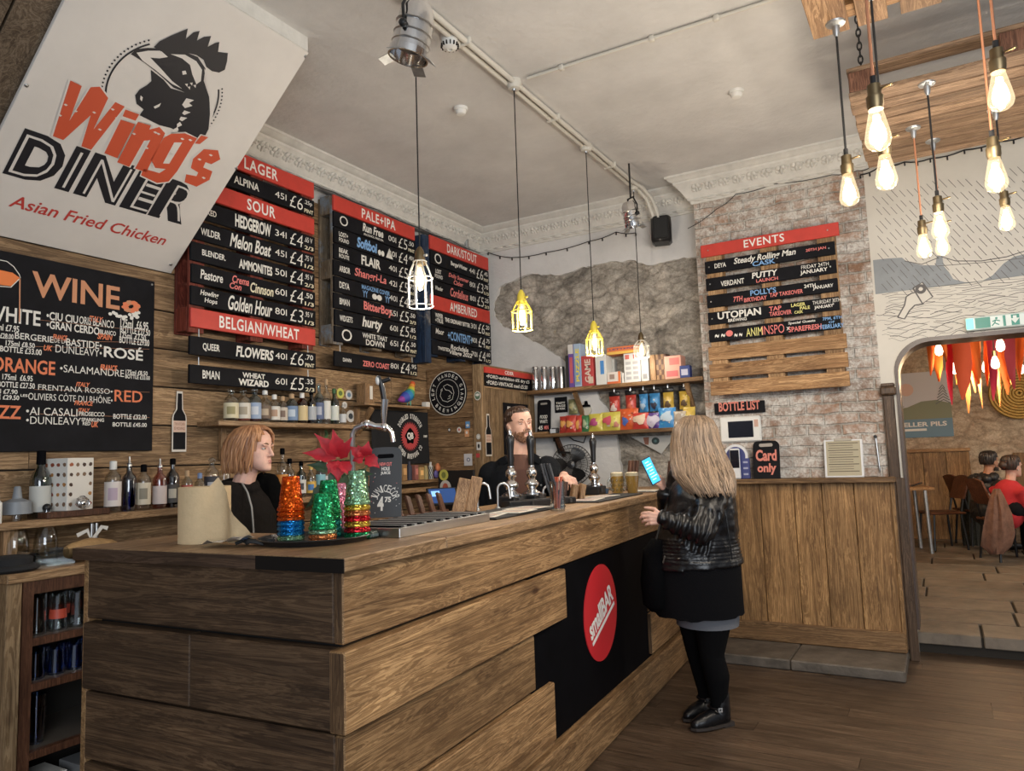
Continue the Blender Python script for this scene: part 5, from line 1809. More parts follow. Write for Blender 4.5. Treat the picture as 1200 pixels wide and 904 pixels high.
mb.box2((CXF - .25, 1.96, .041), (CXF - .07, 2.16, .15), mat('grey_card', (.22, .22, .22), .6), bev=.003)
tag(mb.build('card_box'), 'grey box beside the pale one on the bottom back-counter shelf', 'box')

# clutter on the back counter
CZT = 1.04
p = atZ(12, 668, CZT)
mb = MB()
q = Vector((-3.47, 1.665, CZT))
mb.lathe([(.10, 0), (.115, .012), (.110, .022), (.085, .03), (.085, .055), (.07, .064)], mat('black_felt', (.012, .012, .013), .9), q, 22)
tag(mb.build('serving_tray_stack', smooth=40), 'black round trays stacked at the left end of the back counter', 'tray')
q = Vector((-3.66, 1.78, CZT))
mb = MB()
mb.lathe([(.048, 0), (.052, .01), (.052, .10), (.045, .14), (.020, .19), (.018, .23)], M_gclear, q, 16)
tag(mb.build('glass_carafe', smooth=50), 'left clear glass carafe on the back counter under the lamp-shaped funnel', 'carafe')
q2 = Vector((-3.64, 1.90, CZT))
mb = MB()
mb.lathe([(.046, 0), (.05, .01), (.05, .10), (.043, .14), (.019, .19), (.017, .25)], M_gclear, q2, 16)
mb.ball(q2 + ZV * .25, .02, M_blackmetal, 8, 6)
tag(mb.build('glass_carafe', smooth=50), 'right clear glass carafe with dark stopper on the back counter', 'carafe')
mb = MB()
qf = Vector((-3.66, 1.78, CZT + .231))
M_greyp = mat('grey_plastic', (.20, .22, .24), .45)
mb.lathe([(.062, 0), (.055, .055), (.020, .07), (.014, .12), (.010, .125)], M_greyp, qf, 16, cap=False)
tag(mb.build('funnel', smooth=50), 'upturned grey plastic funnel on top of the left carafe', 'funnel')
mb = MB()
qb = Vector((-3.50, 1.83, CZT))
mb.box2(qb + Vector((-.075, -.085, 0)), qb + Vector((.075, .085, .004)), M_gtumbler)
for a, b_ in (((-.075, -.085), (.075, -.081)), ((-.075, .081), (.075, .085)), ((-.075, -.085), (-.071, .085)), ((.071, -.085), (.075, .085))):
 mb.box2(qb + Vector((a[0], a[1], 0)), qb + Vector((b_[0], b_[1], .07)), M_gtumbler)
tub = thing('plastic_tub', 'clear plastic tub beside the brown paper bag on the back counter', 'tub', qb)
mb.build('tub_wall', parent=tub)
mb = MB()
M_kraft = mat('brown_wrapping', (.40, .24, .10), .7, noise_amt=.2, bump=.8, bscale=40)
qk = Vector((-3.47, 2.02, CZT))
rg = []
for i in range(9):
 t = i / 8
 rr = .052 * sin(pi * (t * .85 + .1)) ** .6
 rg.append([qk + Vector((rr * cos(a) * (1 + .14 * noise.noise(Vector((t * 5, a, 1)))), -.12 + .24 * t, .052 + rr * sin(a) * (1 + .14 * noise.noise(Vector((t * 5, a, 3)))))) for a in [2 * pi * k / 14 for k in range(14)]])
mb.rings(rg, M_kraft)
tag(mb.build('paper_bag_of_bread', smooth=60), 'crumpled brown paper bundle lying on the back counter', 'paper bag')
mb = MB()
mb.line([(0, 0), (.05, .02), (.07, -.03), (.12, .03), (.15, .02)], .02, Vector((-3.60, 2.02, 1.15)), YV, ZV, M_card)
tag(mb.build('paper_strip'), 'curled strip of white paper above the brown bundle', 'paper')
q = Vector((-3.50, 2.48, CZT))
mb = MB()
mb.lathe([(.050, 0), (.052, .004), (.052, .045), (.050, .048), (.047, .045), (.047, .008)], M_steel, q, 20)
for z in (.012, .034):
 mb.lathe([(.0525, z), (.0545, z + .003), (.0525, z + .006)], M_chrome, q, 20)
tag(mb.build('metal_tin', smooth=40), 'round ribbed steel tin just behind the bar by the paper roll', 'tin')
mb = MB()
mb.lathe([(.014, 0), (.016, .004), (.016, .09), (.006, .10), (.006, .12)], M_wplastic, (-3.56, 1.655, 1.24), 12)
tag(mb.build('white_dispenser', smooth=40), 'small white dispenser bottle at the left end of the lower shelf', 'bottle')

# ---------------------------------------------------------------- middle section: small shelf with the painted bird
sh = thing('wall_shelf', 'short timber shelf with the painted bird above the black beer flag', 'shelf', (LW, 4.5, 1.87))
mb = MB()
mb.box2((LW + .004, 4.12, 1.875), (-3.65, 4.92, 1.895), W_topY, bev=.002)
mb.build('shelf_board', parent=sh)
for y in (4.2,):
 mb = MB()
 bracket(mb, y, 1.875, LW + .004, .22)
 mb.build('bracket', parent=sh)
bd = atX(478, 460, -3.72)
bird = thing('bird_figurine', 'rainbow-painted pigeon figurine facing right on the short shelf', 'figurine', (-3.72, bd.y, 1.895))
mb = MB()
cols = [(.30, .05, .30), (.05, .08, .40), (.03, .22, .45), (.08, .35, .20), (.55, .50, .05), (.70, .28, .04), (.65, .10, .03)]
pts = [(-.115, .045), (-.075, .055), (-.03, .075), (.01, .09), (.035, .125), (.048, .155), (.058, .180)]
rs = [.012, .030, .046, .048, .036, .026, .023]
for i in range(6):
 P, Q = pts[i], pts[i + 1]
 mb.tube([(-3.72, bd.y + P[0] + (Q[0] - P[0]) * t, 1.895 + P[1] + (Q[1] - P[1]) * t) for t in (0, .5, 1.02)], [rs[i] + (rs[i + 1] - rs[i]) * t for t in (0, .5, 1)], paint(cols[i]), 12)
mb.ball((-3.72, bd.y + .062, 1.895 + .188), (.021, .026, .022), paint(cols[6]), 12, 8)
mb.build('body', parent=bird, smooth=60)
mb = MB()
mb.tube([(-3.72, bd.y + .083, 2.083), (-3.72, bd.y + .112, 2.074)], [.007, .001], paint((.5, .4, .1)), 8)
mb.build('beak', parent=bird)
mb = MB()
for s in (-.015, .015):
 mb.tube([(-3.72 + s, bd.y + .01, 1.95), (-3.72 + s, bd.y + .012, 1.898)], .005, paint((.10, .35, .25)), 6)
mb.build('legs', parent=bird)
mb = MB()
pp = atX(428, 460, -3.73)
mb.box((-3.73, pp.y, 1.895 + .075), (.09, .10, .15), W_small, bev=.003)
mb.box((-3.684, pp.y + .015, 1.895 + .08), (.003, .03, .10), M_card)
tag(mb.build('wooden_box'), 'small upright wooden box left on the short shelf behind the chrome tap handle', 'box')
mb = MB()
pp = atX(499, 468, -3.70)
mb.box((-3.70, pp.y, 1.895 + .022), (.05, .05, .044), M_card, bev=.003)
tag(mb.build('small_card_box'), 'tiny pale card box right of the painted bird', 'box')

# black beer flag with red burst
fl = thing('beer_flag', 'black cloth flag with red sunburst emblem hanging under the short shelf', 'flag', (LW + .02, 4.8, 1.42))
mb = MB()
fy0, fy1, fz0, fz1 = 4.34, 5.07, 1.43, 1.862
rows = []
for j in range(9):
 z = fz0 + (fz1 - fz0) * j / 8
 rows.append([(LW + .035 + .010 * sin(i * .9 + j * .25) * (1 - j / 9), fy0 + (fy1 - fy0) * i / 16, z) for i in range(17)])
mb.rings(rows, mat('black_cloth', (.010, .010, .011), .95), cap=False, wrap=False)
mb.build('cloth', parent=fl, smooth=180)
mb = MB()
O = Vector((LW + .052, 4.80, 1.655))
burst = []
for k in range(64):
 r = .125 if k % 2 else .098
 burst.append((r * cos(2 * pi * k / 64), r * .98 * sin(2 * pi * k / 64)))
mb.flat(burst, O, YV, ZV, mat('burst_red', (.48, .06, .06), .8))
mb.flat([(.062 * (1 + .15 * cos(6 * t)) * cos(t), .062 * (1 + .15 * sin(5 * t)) * sin(t)) for t in [2 * pi * k / 24 for k in range(24)]], O + XV * .001, YV, ZV, M_black)
mb.text('QB', O + XV * .002, YV, ZV, -.042, -.032, .084, .064, M_chalk, 0, .06)
for s, r, a0, up in (('DOUBLED STRENGTH', .165, 148, 1), ('QUEEN BREWING CO', .165, 212, -1)):
 n = len(s)
 for i, ch in enumerate(s):
  if ch == ' ':
   continue
  a = radians(a0 - 116 * i / (n - 1)) if up > 0 else radians(a0 + 116 * i / (n - 1))
  c = O + XV * .001 + YV * r * cos(a) + ZV * r * sin(a)
  rd = (YV * cos(a) + ZV * sin(a)) * up
  mb.text(ch, c, Vector((0, rd.z, -rd.y)), rd, -.008, -.02, .017, .042, M_chalk, 0, .05)
mb.text('1989', O, YV, ZV, .18, -.01, .05, .022, M_chalk, 0, .04)
mb.build('emblem', parent=fl, normals=False)

# ---------------------------------------------------------------- corner cupboard
CY0, CXR, CTOP = 5.1, -3.25, 2.235
cc = thing('corner_cupboard', 'timber-boarded cupboard boxed into the back left corner', 'cupboard', (-3.53, 5.55, 0))
mb = MB()
zz = [0, .22, .45, .68, .9, 1.10, 1.33, 1.56, 1.80, 2.02, CTOP]
for a, b_ in zip(zz[:-1], zz[1:]):
 mb.box2((LW + .006, CY0, a + .002), (CXR - .085, CY0 + .03, b_ - .002), W_wallX, bev=.002)
mb.build('side_boards', parent=cc)
mb = MB()
mb.box2((CXR - .085, CY0 - .012, 0), (CXR, CY0 + .05, CTOP), W_wallZ, bev=.004)
mb.build('corner_post', parent=cc)
mb = MB()
for k in range(7):
 y0 = CY0 + .05 + k * .118
 mb.box2((CXR - .03, y0 + .001, 0), (CXR - .006, y0 + .117, 2.04), W_wallZ, bev=.002)
mb.build('door_boards', parent=cc)
mb = MB()
mb.box2((CXR - .03, CY0 + .05, 2.04), (CXR - .002, 5.985, CTOP), W_wallY, bev=.003)
mb.box2((CXR - .03, 5.90, 0), (CXR + .012, 5.985, 2.04), W_wallZ, bev=.003)
mb.build('door_frame', parent=cc)
mb = MB()
mb.box2((LW + .006, CY0 + .02, CTOP - .025), (CXR - .03, 5.985, CTOP), W_wallY)
mb.build('top_board', parent=cc)
# cider plank
cb = thing('cider_board', 'small black two-line cider board with red header at the cupboard top', 'menu board', (CXR, 5.55, 2.06))
mb = MB()
mb.box2((CXR + .002, 5.135, 2.055), (CXR + .014, 5.945, 2.165), M_blackboard)
mb.box2((CXR + .002, 5.135, 2.165), (CXR + .016, 5.945, 2.215), M_red)
O = Vector((CXR + .0165, 5.135, 2.055))
mb.text('CIDER', O, YV, ZV, .32, .120, .15, .032, M_white, 0, .02)
O = O - XV * .0015
mb.text('\u2022FORD-exhibition 6% dry \u00a35', O, YV, ZV, .02, .060, .74, .038, M_chalk, .1, .02)
mb.text('\u2022FORD-VINTAGE med \u00a35.50', O, YV, ZV, .02, .014, .70, .034, M_chalk, .1, .02)
mb.build('board', parent=cb, normals=False)
# round sign
ds = thing('round_wall_sign', 'round black sign with white ring lettering on the cupboard side', 'sign', (-3.59, CY0, 1.85))
c = atY(525, 461, CY0 - .012)
mb = MB()
Rd = .188
mb.prism([(Rd * cos(2 * pi * k / 56), Rd * sin(2 * pi * k / 56)) for k in range(56)], (c.x, CY0 - .02, c.z), XV, ZV, (0, .019, 0), M_blackboard)
O = Vector((c.x, CY0 - .0212, c.z))
for r, w_ in ((Rd * .985, .006), (Rd * .62, .003)):
 mb.line([(r * cos(2 * pi * k / 56), r * sin(2 * pi * k / 56)) for k in range(57)], w_, O, XV, ZV, M_chalk)
for s, a0, a1, up in (('LEFT HANDED GIANT', 195, -35, 1), ('BREWING', 222, 318, -1)):
 n = len(s)
 for i, ch in enumerate(s):
  if ch == ' ':
   continue
  a = radians(a0 + (a1 - a0) * i / (n - 1))
  rd = (XV * cos(a) + ZV * sin(a)) * up
  mb.text(ch, O + XV * cos(a) * Rd * .80 + ZV * sin(a) * Rd * .80, Vector((rd.z, 0, -rd.x)), rd, -.011, -.014, .022, .030, M_chalk, 0, .01)
mb.line([(-.06, .03), (-.075, -.02), (-.05, -.06), (0, -.075), (.05, -.055), (.068, 0), (.05, .05), (.0, .075), (-.04, .06), (-.02, .03), (.02, .02), (.05, -.01)], .004, O, XV, ZV, M_chalk)
mb.line([(-.07, .03), (-.05, .045), (-.055, .02)], .004, O, XV, ZV, M_chalk)
mb.line([(.01, -.03), (.03, -.02), (.025, -.045), (.0, -.05)], .004, O, XV, ZV, M_chalk)
mb.build('board', parent=ds, normals=False)

def sticker(px, py, w_, h_, label, base, marks=(), round_=False, Y=CY0 - .003, name='sticker'):
 c = atY(px, py, Y)
 mb = MB()
 O = Vector((c.x, Y, c.z))
 shp = [(w_ / 2 * cos(2 * pi * k / 24), h_ / 2 * sin(2 * pi * k / 24)) for k in range(24)] if round_ else [(-w_ / 2, -h_ / 2), (w_ / 2, -h_ / 2), (w_ / 2, h_ / 2), (-w_ / 2, h_ / 2)]
 mb.prism(shp, O, XV, ZV, (0, .0015, 0), base)
 for i, (u, v, a, b_, m) in enumerate(marks):
  mb.flat([(u * w_ + a * w_ / 2 * cos(2 * pi * k / 12), v * h_ + b_ * h_ / 2 * sin(2 * pi * k / 12)) for k in range(12)], O - YV * (.0006 + .0003 * i), XV, ZV, m)
 return tag(mb.build(name, normals=False), label, 'sticker', 'stickers on the cupboard')

bl, wh = paint((.02, .02, .02)), paint((.66, .64, .60))
sticker(526.5, 504, .032, .034, 'small dark round sticker left of the three under the round sign', bl, [(0, 0, .6, .6, wh)], True)
sticker(538, 504, .042, .046, 'white round sticker with red mark under the round sign', wh, [(0, .05, .45, .5, paint((.5, .1, .08)))], True)
sticker(548, 498, .042, .055, 'blue and white rectangular sticker above the orange one', paint((.10, .26, .50)), [(0, -.1, .7, .4, wh)])
sticker(547, 508, .042, .060, 'pale orange rectangular sticker below the blue one', paint((.62, .30, .14)), [(0, .1, .5, .4, wh)])
sticker(548.5, 539, .080, .098, 'white square sticker with scribble, lowest on the cupboard side', paint((.58, .56, .56)), [(.05, 0, .45, .35, paint((.12, .12, .2))), (.05, 0, .25, .2, wh)])
PYY = CY0 - .0135
sticker(559.5, 464, .062, .074, 'round cream and green badge sticker high on the corner post', wh, [(0, 0, .85, .85, paint((.10, .16, .10))), (0, .1, .6, .3, wh)], True, PYY)
sticker(560.5, 512, .04, .046, 'round pale sticker on the corner post', paint((.50, .50, .46)), [(0, 0, .5, .5, wh)], True, PYY)
sticker(561, 523, .042, .065, 'white rectangular sticker with black drawing on the corner post', wh, [(0, 0, .5, .6, bl)], False, PYY)
sticker(560, 534, .035, .034, 'small red sticker lowest on the corner post', paint((.45, .05, .05)), [], False, PYY)

def bottle_cutout(O, U, V, h, label, words):
 Nn = U.cross(V)
 w_ = h * .24

 def prof(k):
  w2 = w_ / 2 * k
  e = (k - 1) * w_
  return [(-w2, -e), (w2, -e), (w2, h * .54), (w2 * .92, h * .60), (w_ * .20 * (1 + 2.4 * (k - 1)), h * .70), (w_ * .17 * (1 + 2.4 * (k - 1)), h * .98 + e), (-w_ * .17 * (1 + 2.4 * (k - 1)), h * .98 + e), (-w_ * .20 * (1 + 2.4 * (k - 1)), h * .70), (-w2 * .92, h * .60), (-w2, h * .54)]
 mb = MB()
 mb.prism(prof(1.16), O, U, V, -Nn * .004, paint((.62, .58, .52)))
 mb.flat(prof(1.0), O + Nn * .0005, U, V, M_blackboard)
 mb.flat([(-w_ / 2, h * .30), (w_ / 2, h * .30), (w_ / 2, h * .50), (-w_ / 2, h * .50)], O + Nn * .0010, U, V, paint((.60, .42, .32)))
 for i, s in enumerate(words):
  mb.text(s, O + Nn * .0015, U, V, -w_ * .42, h * (.42 - .08 * i), w_ * .84, h * .05, paint((.20, .06, .05)), 0, 0)
 return tag(mb.build('bottle_shaped_sign', normals=False), label, 'sign')

p = atX(210, 527, LW + .012)
bottle_cutout(Vector((LW + .012, p.y, p.z)), YV, ZV, zfor(LW + .012, p.y, 460) - p.z, 'black bottle-shaped cut-out sign on the left wall right of the wine board', ('THIS KITCHEN', 'IS MOVING'))
p = atX(571, 533, CXR + .002)
bottle_cutout(Vector((CXR + .002, p.y + .03, p.z)), YV, ZV, zfor(CXR, p.y, 486) - p.z, 'slim bottle-shaped cut-out sign on the cupboard door edge beside the dark-jacketed barman', ('OPEN', 'SIGN'))
# black poster on the cupboard door behind the barman
pb = MB()
p = atX(592, 500, CXR + .002)
pb.box2((CXR - .004, p.y - .02, 1.48), (CXR + .004, 5.87, 1.93), M_blackboard)
pb.text('JUICE', Vector((CXR + .0052, p.y, 1.5)), YV, ZV, .02, .33, .30, .07, M_chalk, .1, .02)
pb.text('POP', Vector((CXR + .0052, p.y, 1.5)), YV, ZV, .02, .22, .2, .06, M_chalk, .1, .02)
tag(pb.build('black_poster', normals=False), 'black chalk poster on the cupboard door behind the barman\'s head', 'poster')

def disc_on_wall(px, py, r, label, base, m2):
 c = atX(px, py, LW + .006)
 mb = MB()
 mb.prism([(r * cos(2 * pi * k / 20), r * sin(2 * pi * k / 20)) for k in range(20)], c, YV, ZV, (-.002, 0, 0), base)
 mb.flat([(r * .55 * cos(2 * pi * k / 14), r * .5 * sin(2 * pi * k / 14)) for k in range(14)], c + XV * .0006, YV, ZV, m2)
 tag(mb.build('sticker', normals=False), label, 'sticker', 'round stickers by the upper shelf')

disc_on_wall(399, 461, .038, 'yellow round sticker on the wall right of the upper shelf bottles', paint((.60, .58, .12)), paint((.12, .18, .05)))
disc_on_wall(409, 463, .036, 'white round sticker with blue centre right of the yellow one', wh, paint((.15, .25, .35)))
disc_on_wall(404, 475, .026, 'small pale sticker below the yellow and white ones', wh, paint((.4, .4, .4)))
disc_on_wall(411, 488, .045, 'dark ring sticker at the right end of the upper shelf', wh, paint((.05, .06, .07)))
disc_on_wall(381, 509, .030, 'green round sticker under the upper shelf above the poinsettia', paint((.12, .28, .10)), paint((.05, .12, .05)))

# ---------------------------------------------------------------- small shelf with clutter beside the chalk paddle, tablet till
sh = thing('wall_shelf', 'narrow shelf with small jars and cards below the black flag', 'shelf', (LW, 5.0, 1.3))
k0 = atX(462, 580, -3.5)
mb = MB()
mb.box2((LW + .01, 4.25, 1.275), (-3.62, 5.05, 1.30), W_topY, bev=.002)
mb.build('shelf_board', parent=sh)
rnd = random.Random(21)
for i, (px, hh, col, w_, lab) in enumerate([(472, .13, (.30, .17, .07), .06, 'tall brown packet on the narrow shelf beside the chalk paddle'), (480, .15, (.03, .03, .05), .045, 'dark navy little bottle on the narrow shelf'), (486, .12, (.28, .10, .08), .045, 'reddish card on the narrow shelf'), (492, .10, (.42, .26, .10), .06, 'tan carton on the narrow shelf'), (499, .11, (.36, .28, .12), .045, 'mustard tin on the narrow shelf'), (505, .14, (.55, .54, .5), .04, 'chequered black and white tube on the narrow shelf')]):
 q = atX(px, 570, -3.70)
 mb = MB()
 if i in (1, 4, 5):
  r = w_ / 2
  mb.lathe([(r, 0), (r, hh * .72), (r * .5, hh * .82), (r * .5, hh)], paint(col), (-3.70, q.y, 1.30), 14)
  if i == 5:
   for a in range(7):
    for b_ in range(5):
     if (a + b_) % 2:
      t = -2.2 + a * .35
      mb.poly([(-3.70 + (r + .0008) * cos(t + da), q.y + (r + .0008) * sin(t + da), 1.302 + hh * .14 * b_ + dz) for da, dz in ((0, 0), (.35, 0), (.35, hh * .14), (0, hh * .14))], bl)
 else:
  mb.box((-3.70, q.y, 1.30 + hh / 2), (.05, w_, hh), paint(col), bev=.003)
  mb.box((-3.674, q.y, 1.30 + hh * .55), (.003, w_ * .6, hh * .4), paint(tuple(min(1, c * 2.2) for c in col)))
 tag(mb.build('small_packet' if i not in (1, 4, 5) else 'small_bottle', smooth=40), lab, 'packet' if i not in (1, 4, 5) else 'bottle')
mb = MB()
q = atX(514, 560, -3.62)
for (px, py, r, col) in ((513, 548, .03, (.6, .2, .08)), (518, 552, .025, (.65, .62, .58)), (511, 556, .028, (.12, .10, .3)), (519, 561, .02, (.5, .1, .05))):
 c = atX(px, py, -3.70)
 mb.ball((-3.70, c.y, c.z), (r * .6, r, r * 1.2), paint(col), 10, 7)
tag(mb.build('hanging_ornament', smooth=60), 'orange and white knotted ornament hanging beside the black board', 'ornament')
# black board with round stickers standing behind the timber blocks
mb = MB()
c0, c1 = atY(513, 552, 4.9), atY(556, 596, 4.9)
mb.box2((c0.x, 4.9, 1.041), (c1.x, 4.925, c0.z), M_plastic, bev=.004)
O = Vector((c0.x, 4.8985, 1.041))
for (px, py, r, col, col2) in ((520, 557, .045, (.55, .52, .10), (.2, .22, .05)), (522, 571, .055, (.55, .52, .48), (.45, .10, .06))):
 c = atY(px, py, 4.8985)
 mb.flat([(r * cos(2 * pi * k / 18), r * sin(2 * pi * k / 18)) for k in range(18)], Vector((c.x, 4.8985, c.z)), XV, ZV, paint(col))
 mb.flat([(r * .5 * cos(2 * pi * k / 8), r * .6 * sin(2 * pi * k / 8)) for k in range(8)], Vector((c.x, 4.8975, c.z)), XV, ZV, paint(col2))
tag(mb.build('till_back', normals=False), 'black till back with yellow and white round stickers', 'till')
M_screen = mat('tablet_screen', (.01, .02, .05), .2, emit=(.03, .09, .28), es=.5)
tb = thing('tablet_till', 'tilted black tablet till with blue-lit screen behind the leaning slats', 'tablet', (-2.96, 4.2, 1.04))
C0 = Vector((-3.02, 4.20, 1.20))
R = Matrix.Rotation(radians(58), 3, 'Z') @ Matrix.Rotation(radians(-48), 3, 'X')
R = Matrix((Vector((.62, .78, 0)).normalized(), Vector((-.55, .44, .71)).normalized(), Vector((.62, .78, 0)).normalized().cross(Vector((-.55, .44, .71)).normalized()))).transposed()
mb = MB()
mb.box(C0, (.22, .16, .016), M_plastic, R=R, bev=.005)
mb.build('case', parent=tb)
mb = MB()
mb.box(C0 + R @ Vector((0, 0, .0085)), (.19, .13, .002), M_screen, R=R)
mb.box(C0 + R @ Vector((-.05, 0.02, .0100)), (.06, .05, .001), mat('screen_tile', (.2, .4, .8), .3, emit=(.25, .5, 1), es=.7), R=R)
mb.build('screen', parent=tb)
mb = MB()
mb.box2((-3.36, 4.12, 1.041), (-2.92, 4.28, 1.05), M_plastic)
mb.tube([(-3.06, 4.2, 1.05), (-3.03, 4.2, 1.19)], .02, M_plastic, 8)
mb.build('stand', parent=tb)
# ================================================================ things on the bar
GLIT = {}

def glitter(col):
 k = tuple(col)
 if k in GLIT:
  return GLIT[k]
 m, nt, b = _nt('glitter_%d_%d_%d' % tuple(int(c * 99) for c in col))
 L = nt.links.new
 tc = nt.nodes.new('ShaderNodeTexCoord')
 vo = N(nt, 'ShaderNodeTexVoronoi', feature='F1', i_Scale=230.0)
 L(tc.outputs['Object'], vo.inputs['Vector'])
 b.inputs['Base Color'].default_value = rgb(col)
 b.inputs['Roughness'].default_value = 0.22
 b.inputs['Metallic'].default_value = 0.85
 nm = N(nt, 'ShaderNodeVectorMath', operation='MULTIPLY_ADD')
 L(vo.outputs['Color'], nm.inputs[0])
 nm.inputs[1].default_value = (0.9, 0.9, 0.9)
 nm.inputs[2].default_value = (-0.45, -0.45, -0.45)
 ge = nt.nodes.new('ShaderNodeNewGeometry')
 ad = N(nt, 'ShaderNodeVectorMath', operation='ADD')
 L(ge.outputs['Normal'], ad.inputs[0])
 L(nm.outputs[0], ad.inputs[1])
 no = N(nt, 'ShaderNodeVectorMath', operation='NORMALIZE')
 L(ad.outputs[0], no.inputs[0])
 L(no.outputs[0], b.inputs['Normal'])
 tr = nt.nodes.new('ShaderNodeBsdfTransparent')
 tr.inputs[0].default_value = rgb([0.25 + 0.7 * c for c in col])
 mx = nt.nodes.new('ShaderNodeMixShader')
 mx.inputs[0].default_value = 0.62
 L(tr.outputs[0], mx.inputs[1])
 L(b.outputs[0], mx.inputs[2])
 L(mx.outputs[0], nt.nodes['Material Output'].inputs[0])
 GLIT[k] = m
 return m

P = bp_(-.37, .30, BT)
ty = thing('round_tray', 'black round serving tray carrying the glittery cup stacks', 'tray', P)
mb = MB()
Rt = .185
mb.lathe([(Rt * .93, 0), (Rt * .95, .003), (Rt, .016), (Rt + .006, .018), (Rt + .002, .021), (Rt * .94, .008), (.001, .0075)], M_plastic, P, 40, cap=False)
mb.build('tray_body', parent=ty, smooth=40)
ORD = ['topmost', 'second from top', 'third from top', 'fourth from top', 'fifth from top', 'sixth from top', 'seventh from top']
COLS = {'orange': (.85, .13, .01), 'blue': (.02, .30, .75), 'green': (.03, .42, .16), 'red': (.70, .02, .04), 'gold': (.75, .55, .08), 'clear green': (.35, .65, .42), 'pink': (.85, .35, .50), 'teal': (.02, .36, .34), 'amber': (.72, .28, .10)}

def cup_stack(x, y, cols, step, label):
 n = len(cols)
 for i, cn_ in enumerate(cols):           # listed from the top down; rims face down
  z = BT + .009 + step * (n - 1 - i)
  q = bp_(x, y, z)
  root = thing('glitter_cup', '%s glitter cup, %s of the %s' % (cn_, ORD[i], label), 'cup', q, 0, 'glitter cups stacked on the tray')
  mb = MB()
  m = glitter(COLS[cn_])
  mb.lathe([(.0445, 0), (.0455, .002), (.0445, .010), (.041, .014), (.0285, .112), (.027, .115), (.001, .115)], m, q, 24, cap=False)
  mb.build('cup_wall', parent=root, smooth=30)

cup_stack(-.44, .26, ['orange', 'orange', 'orange', 'blue', 'blue', 'blue', 'clear green'], .0165, 'leftmost stack')
cup_stack(-.37, .37, ['green', 'green', 'teal', 'teal', 'teal'], .020, 'dark green stack behind the short front one')
cup_stack(-.27, .225, ['green', 'clear green', 'amber', 'amber'], .014, 'short front stack')
cup_stack(-.40, .455, ['pink', 'pink', 'pink', 'clear green'], .022, 'rear pink stack half hidden')
cup_stack(-.245, .37, ['clear green', 'gold', 'amber', 'red', 'gold', 'red', 'green'], .0185, 'rightmost stack')

# paper towel roll with its loose end
M_towel = mat('kraft_towel', (.58, .43, .25), .85, noise_amt=.05, noise_scale=40, bump=.15, bscale=120)
P = bp_(-.80, .21, BT)
rl = thing('paper_towel_roll', 'tall buff paper towel roll with loose end on the near bar end', 'paper roll', P)
mb = MB()
Hr, Rr = .195, .088
mb.lathe([(.022, 0), (Rr, 0), (Rr, Hr), (.022, Hr), (.022, 0)], M_towel, P, 36, cap=False)
mb.build('roll', parent=rl, smooth=40)
mb = MB()
rows = []
for i in range(15):
 t = i / 14
 if t < .35:
  a = radians(-110 + 100 * t / .35)
  c = P + Vector((cos(a), sin(a), 0)) * (Rr + .002)
  top, bot = Hr, 0.001
 else:
  k = (t - .35) / .65
  a = radians(-10)
  c = P + Vector((cos(a), sin(a), 0)) * (Rr + .002) + BX * (.19 * k) - BY * .03 * k + BY * .012 * sin(k * 9)
  top, bot = Hr * (1 - k) ** 1.25 + .035 * (1 - k * .3), .002 + .004 * sin(k * 8) ** 2
 rows.append([Vector((c.x, c.y, P.z + bot + (top - bot) * s / 6)) + BX * .012 * sin(s * 1.1 + t * 9) * max(0, t - .3) for s in range(7)])
mb.rings(rows, M_towel, cap=False, wrap=False)
mb.build('loose_sheet', parent=rl, smooth=180)
# crumpled packet and straps
P = bp_(-.585, .12, BT)
pk = MB()
rnd = random.Random(2)
rows = []
for i in range(9):
 rows.append([P + BX * (-.085 + .17 * i / 8) + BY * (-.045 + .09 * j / 5) + ZV * (.006 + .022 * abs(noise.noise(Vector((i * .8, j * .9, 4)))) + .018 * (i / 8)) for j in range(6)])
pk.rings(rows, mat('foil_packet', (.62, .58, .52), .45, noise_amt=.35, noise_scale=55), cap=False, wrap=False)
pk.box(P + BX * .05 + ZV * .026, (.05, .03, .004), paint((.03, .05, .10)), R=Matrix.Rotation(.3, 3, 'Z'))
tag(pk.build('crumpled_packet', smooth=30), 'crumpled white foil packet beside the paper towel roll', 'packet')
mb = MB()
P = bp_(-.50, .16, BT)
for k in range(5):
 mb.tube([P + BX * (-.06 + .13 * t / 8) + BY * (-.03 + .013 * k + .016 * sin(t + k)) + ZV * (.008 + .010 * abs(sin(t * .9 + k))) for t in range(9)], .006, M_rubber, 6)
tag(mb.build('black_strap', smooth=60), 'tangled black strap lying between packet and cup tray', 'strap')

# poinsettia
M_petal = mat('poinsettia_red', (.40, .008, .018), .6, noise_amt=.25, noise_scale=30)
M_leaf = mat('poinsettia_green', (.022, .055, .022), .55, noise_amt=.3, noise_scale=25)
M_stem = mat('stem_green', (.12, .12, .05), .6)
M_pot = mat('terracotta', (.35, .15, .08), .8)
P = bp_(-.50, .62, BT)
pot = thing('potted_poinsettia', 'red poinsettia with dark green leaves rising behind the glitter cups', 'plant', P)
mb = MB()
mb.lathe([(.042, 0), (.055, .085), (.060, .085), (.060, .10), (.052, .10), (.050, .085), (.001, .08)], M_pot, P, 20, cap=False)
mb.build('pot', parent=pot, smooth=40)
fc = atD(397, 541, (P - CAM).dot(FWD))
mb = MB()
mb.tube([P + ZV * .08, P.lerp(fc, .5) + ZV * .02, fc - ZV * .02], .005, M_stem, 7)
fc2 = atD(432, 535, (P - CAM).dot(FWD) + .06)
mb.tube([P + ZV * .08, P.lerp(fc2, .5) + ZV * .03, fc2 - ZV * .02], .0045, M_stem, 7)
mb.build('stem', parent=pot, smooth=60)

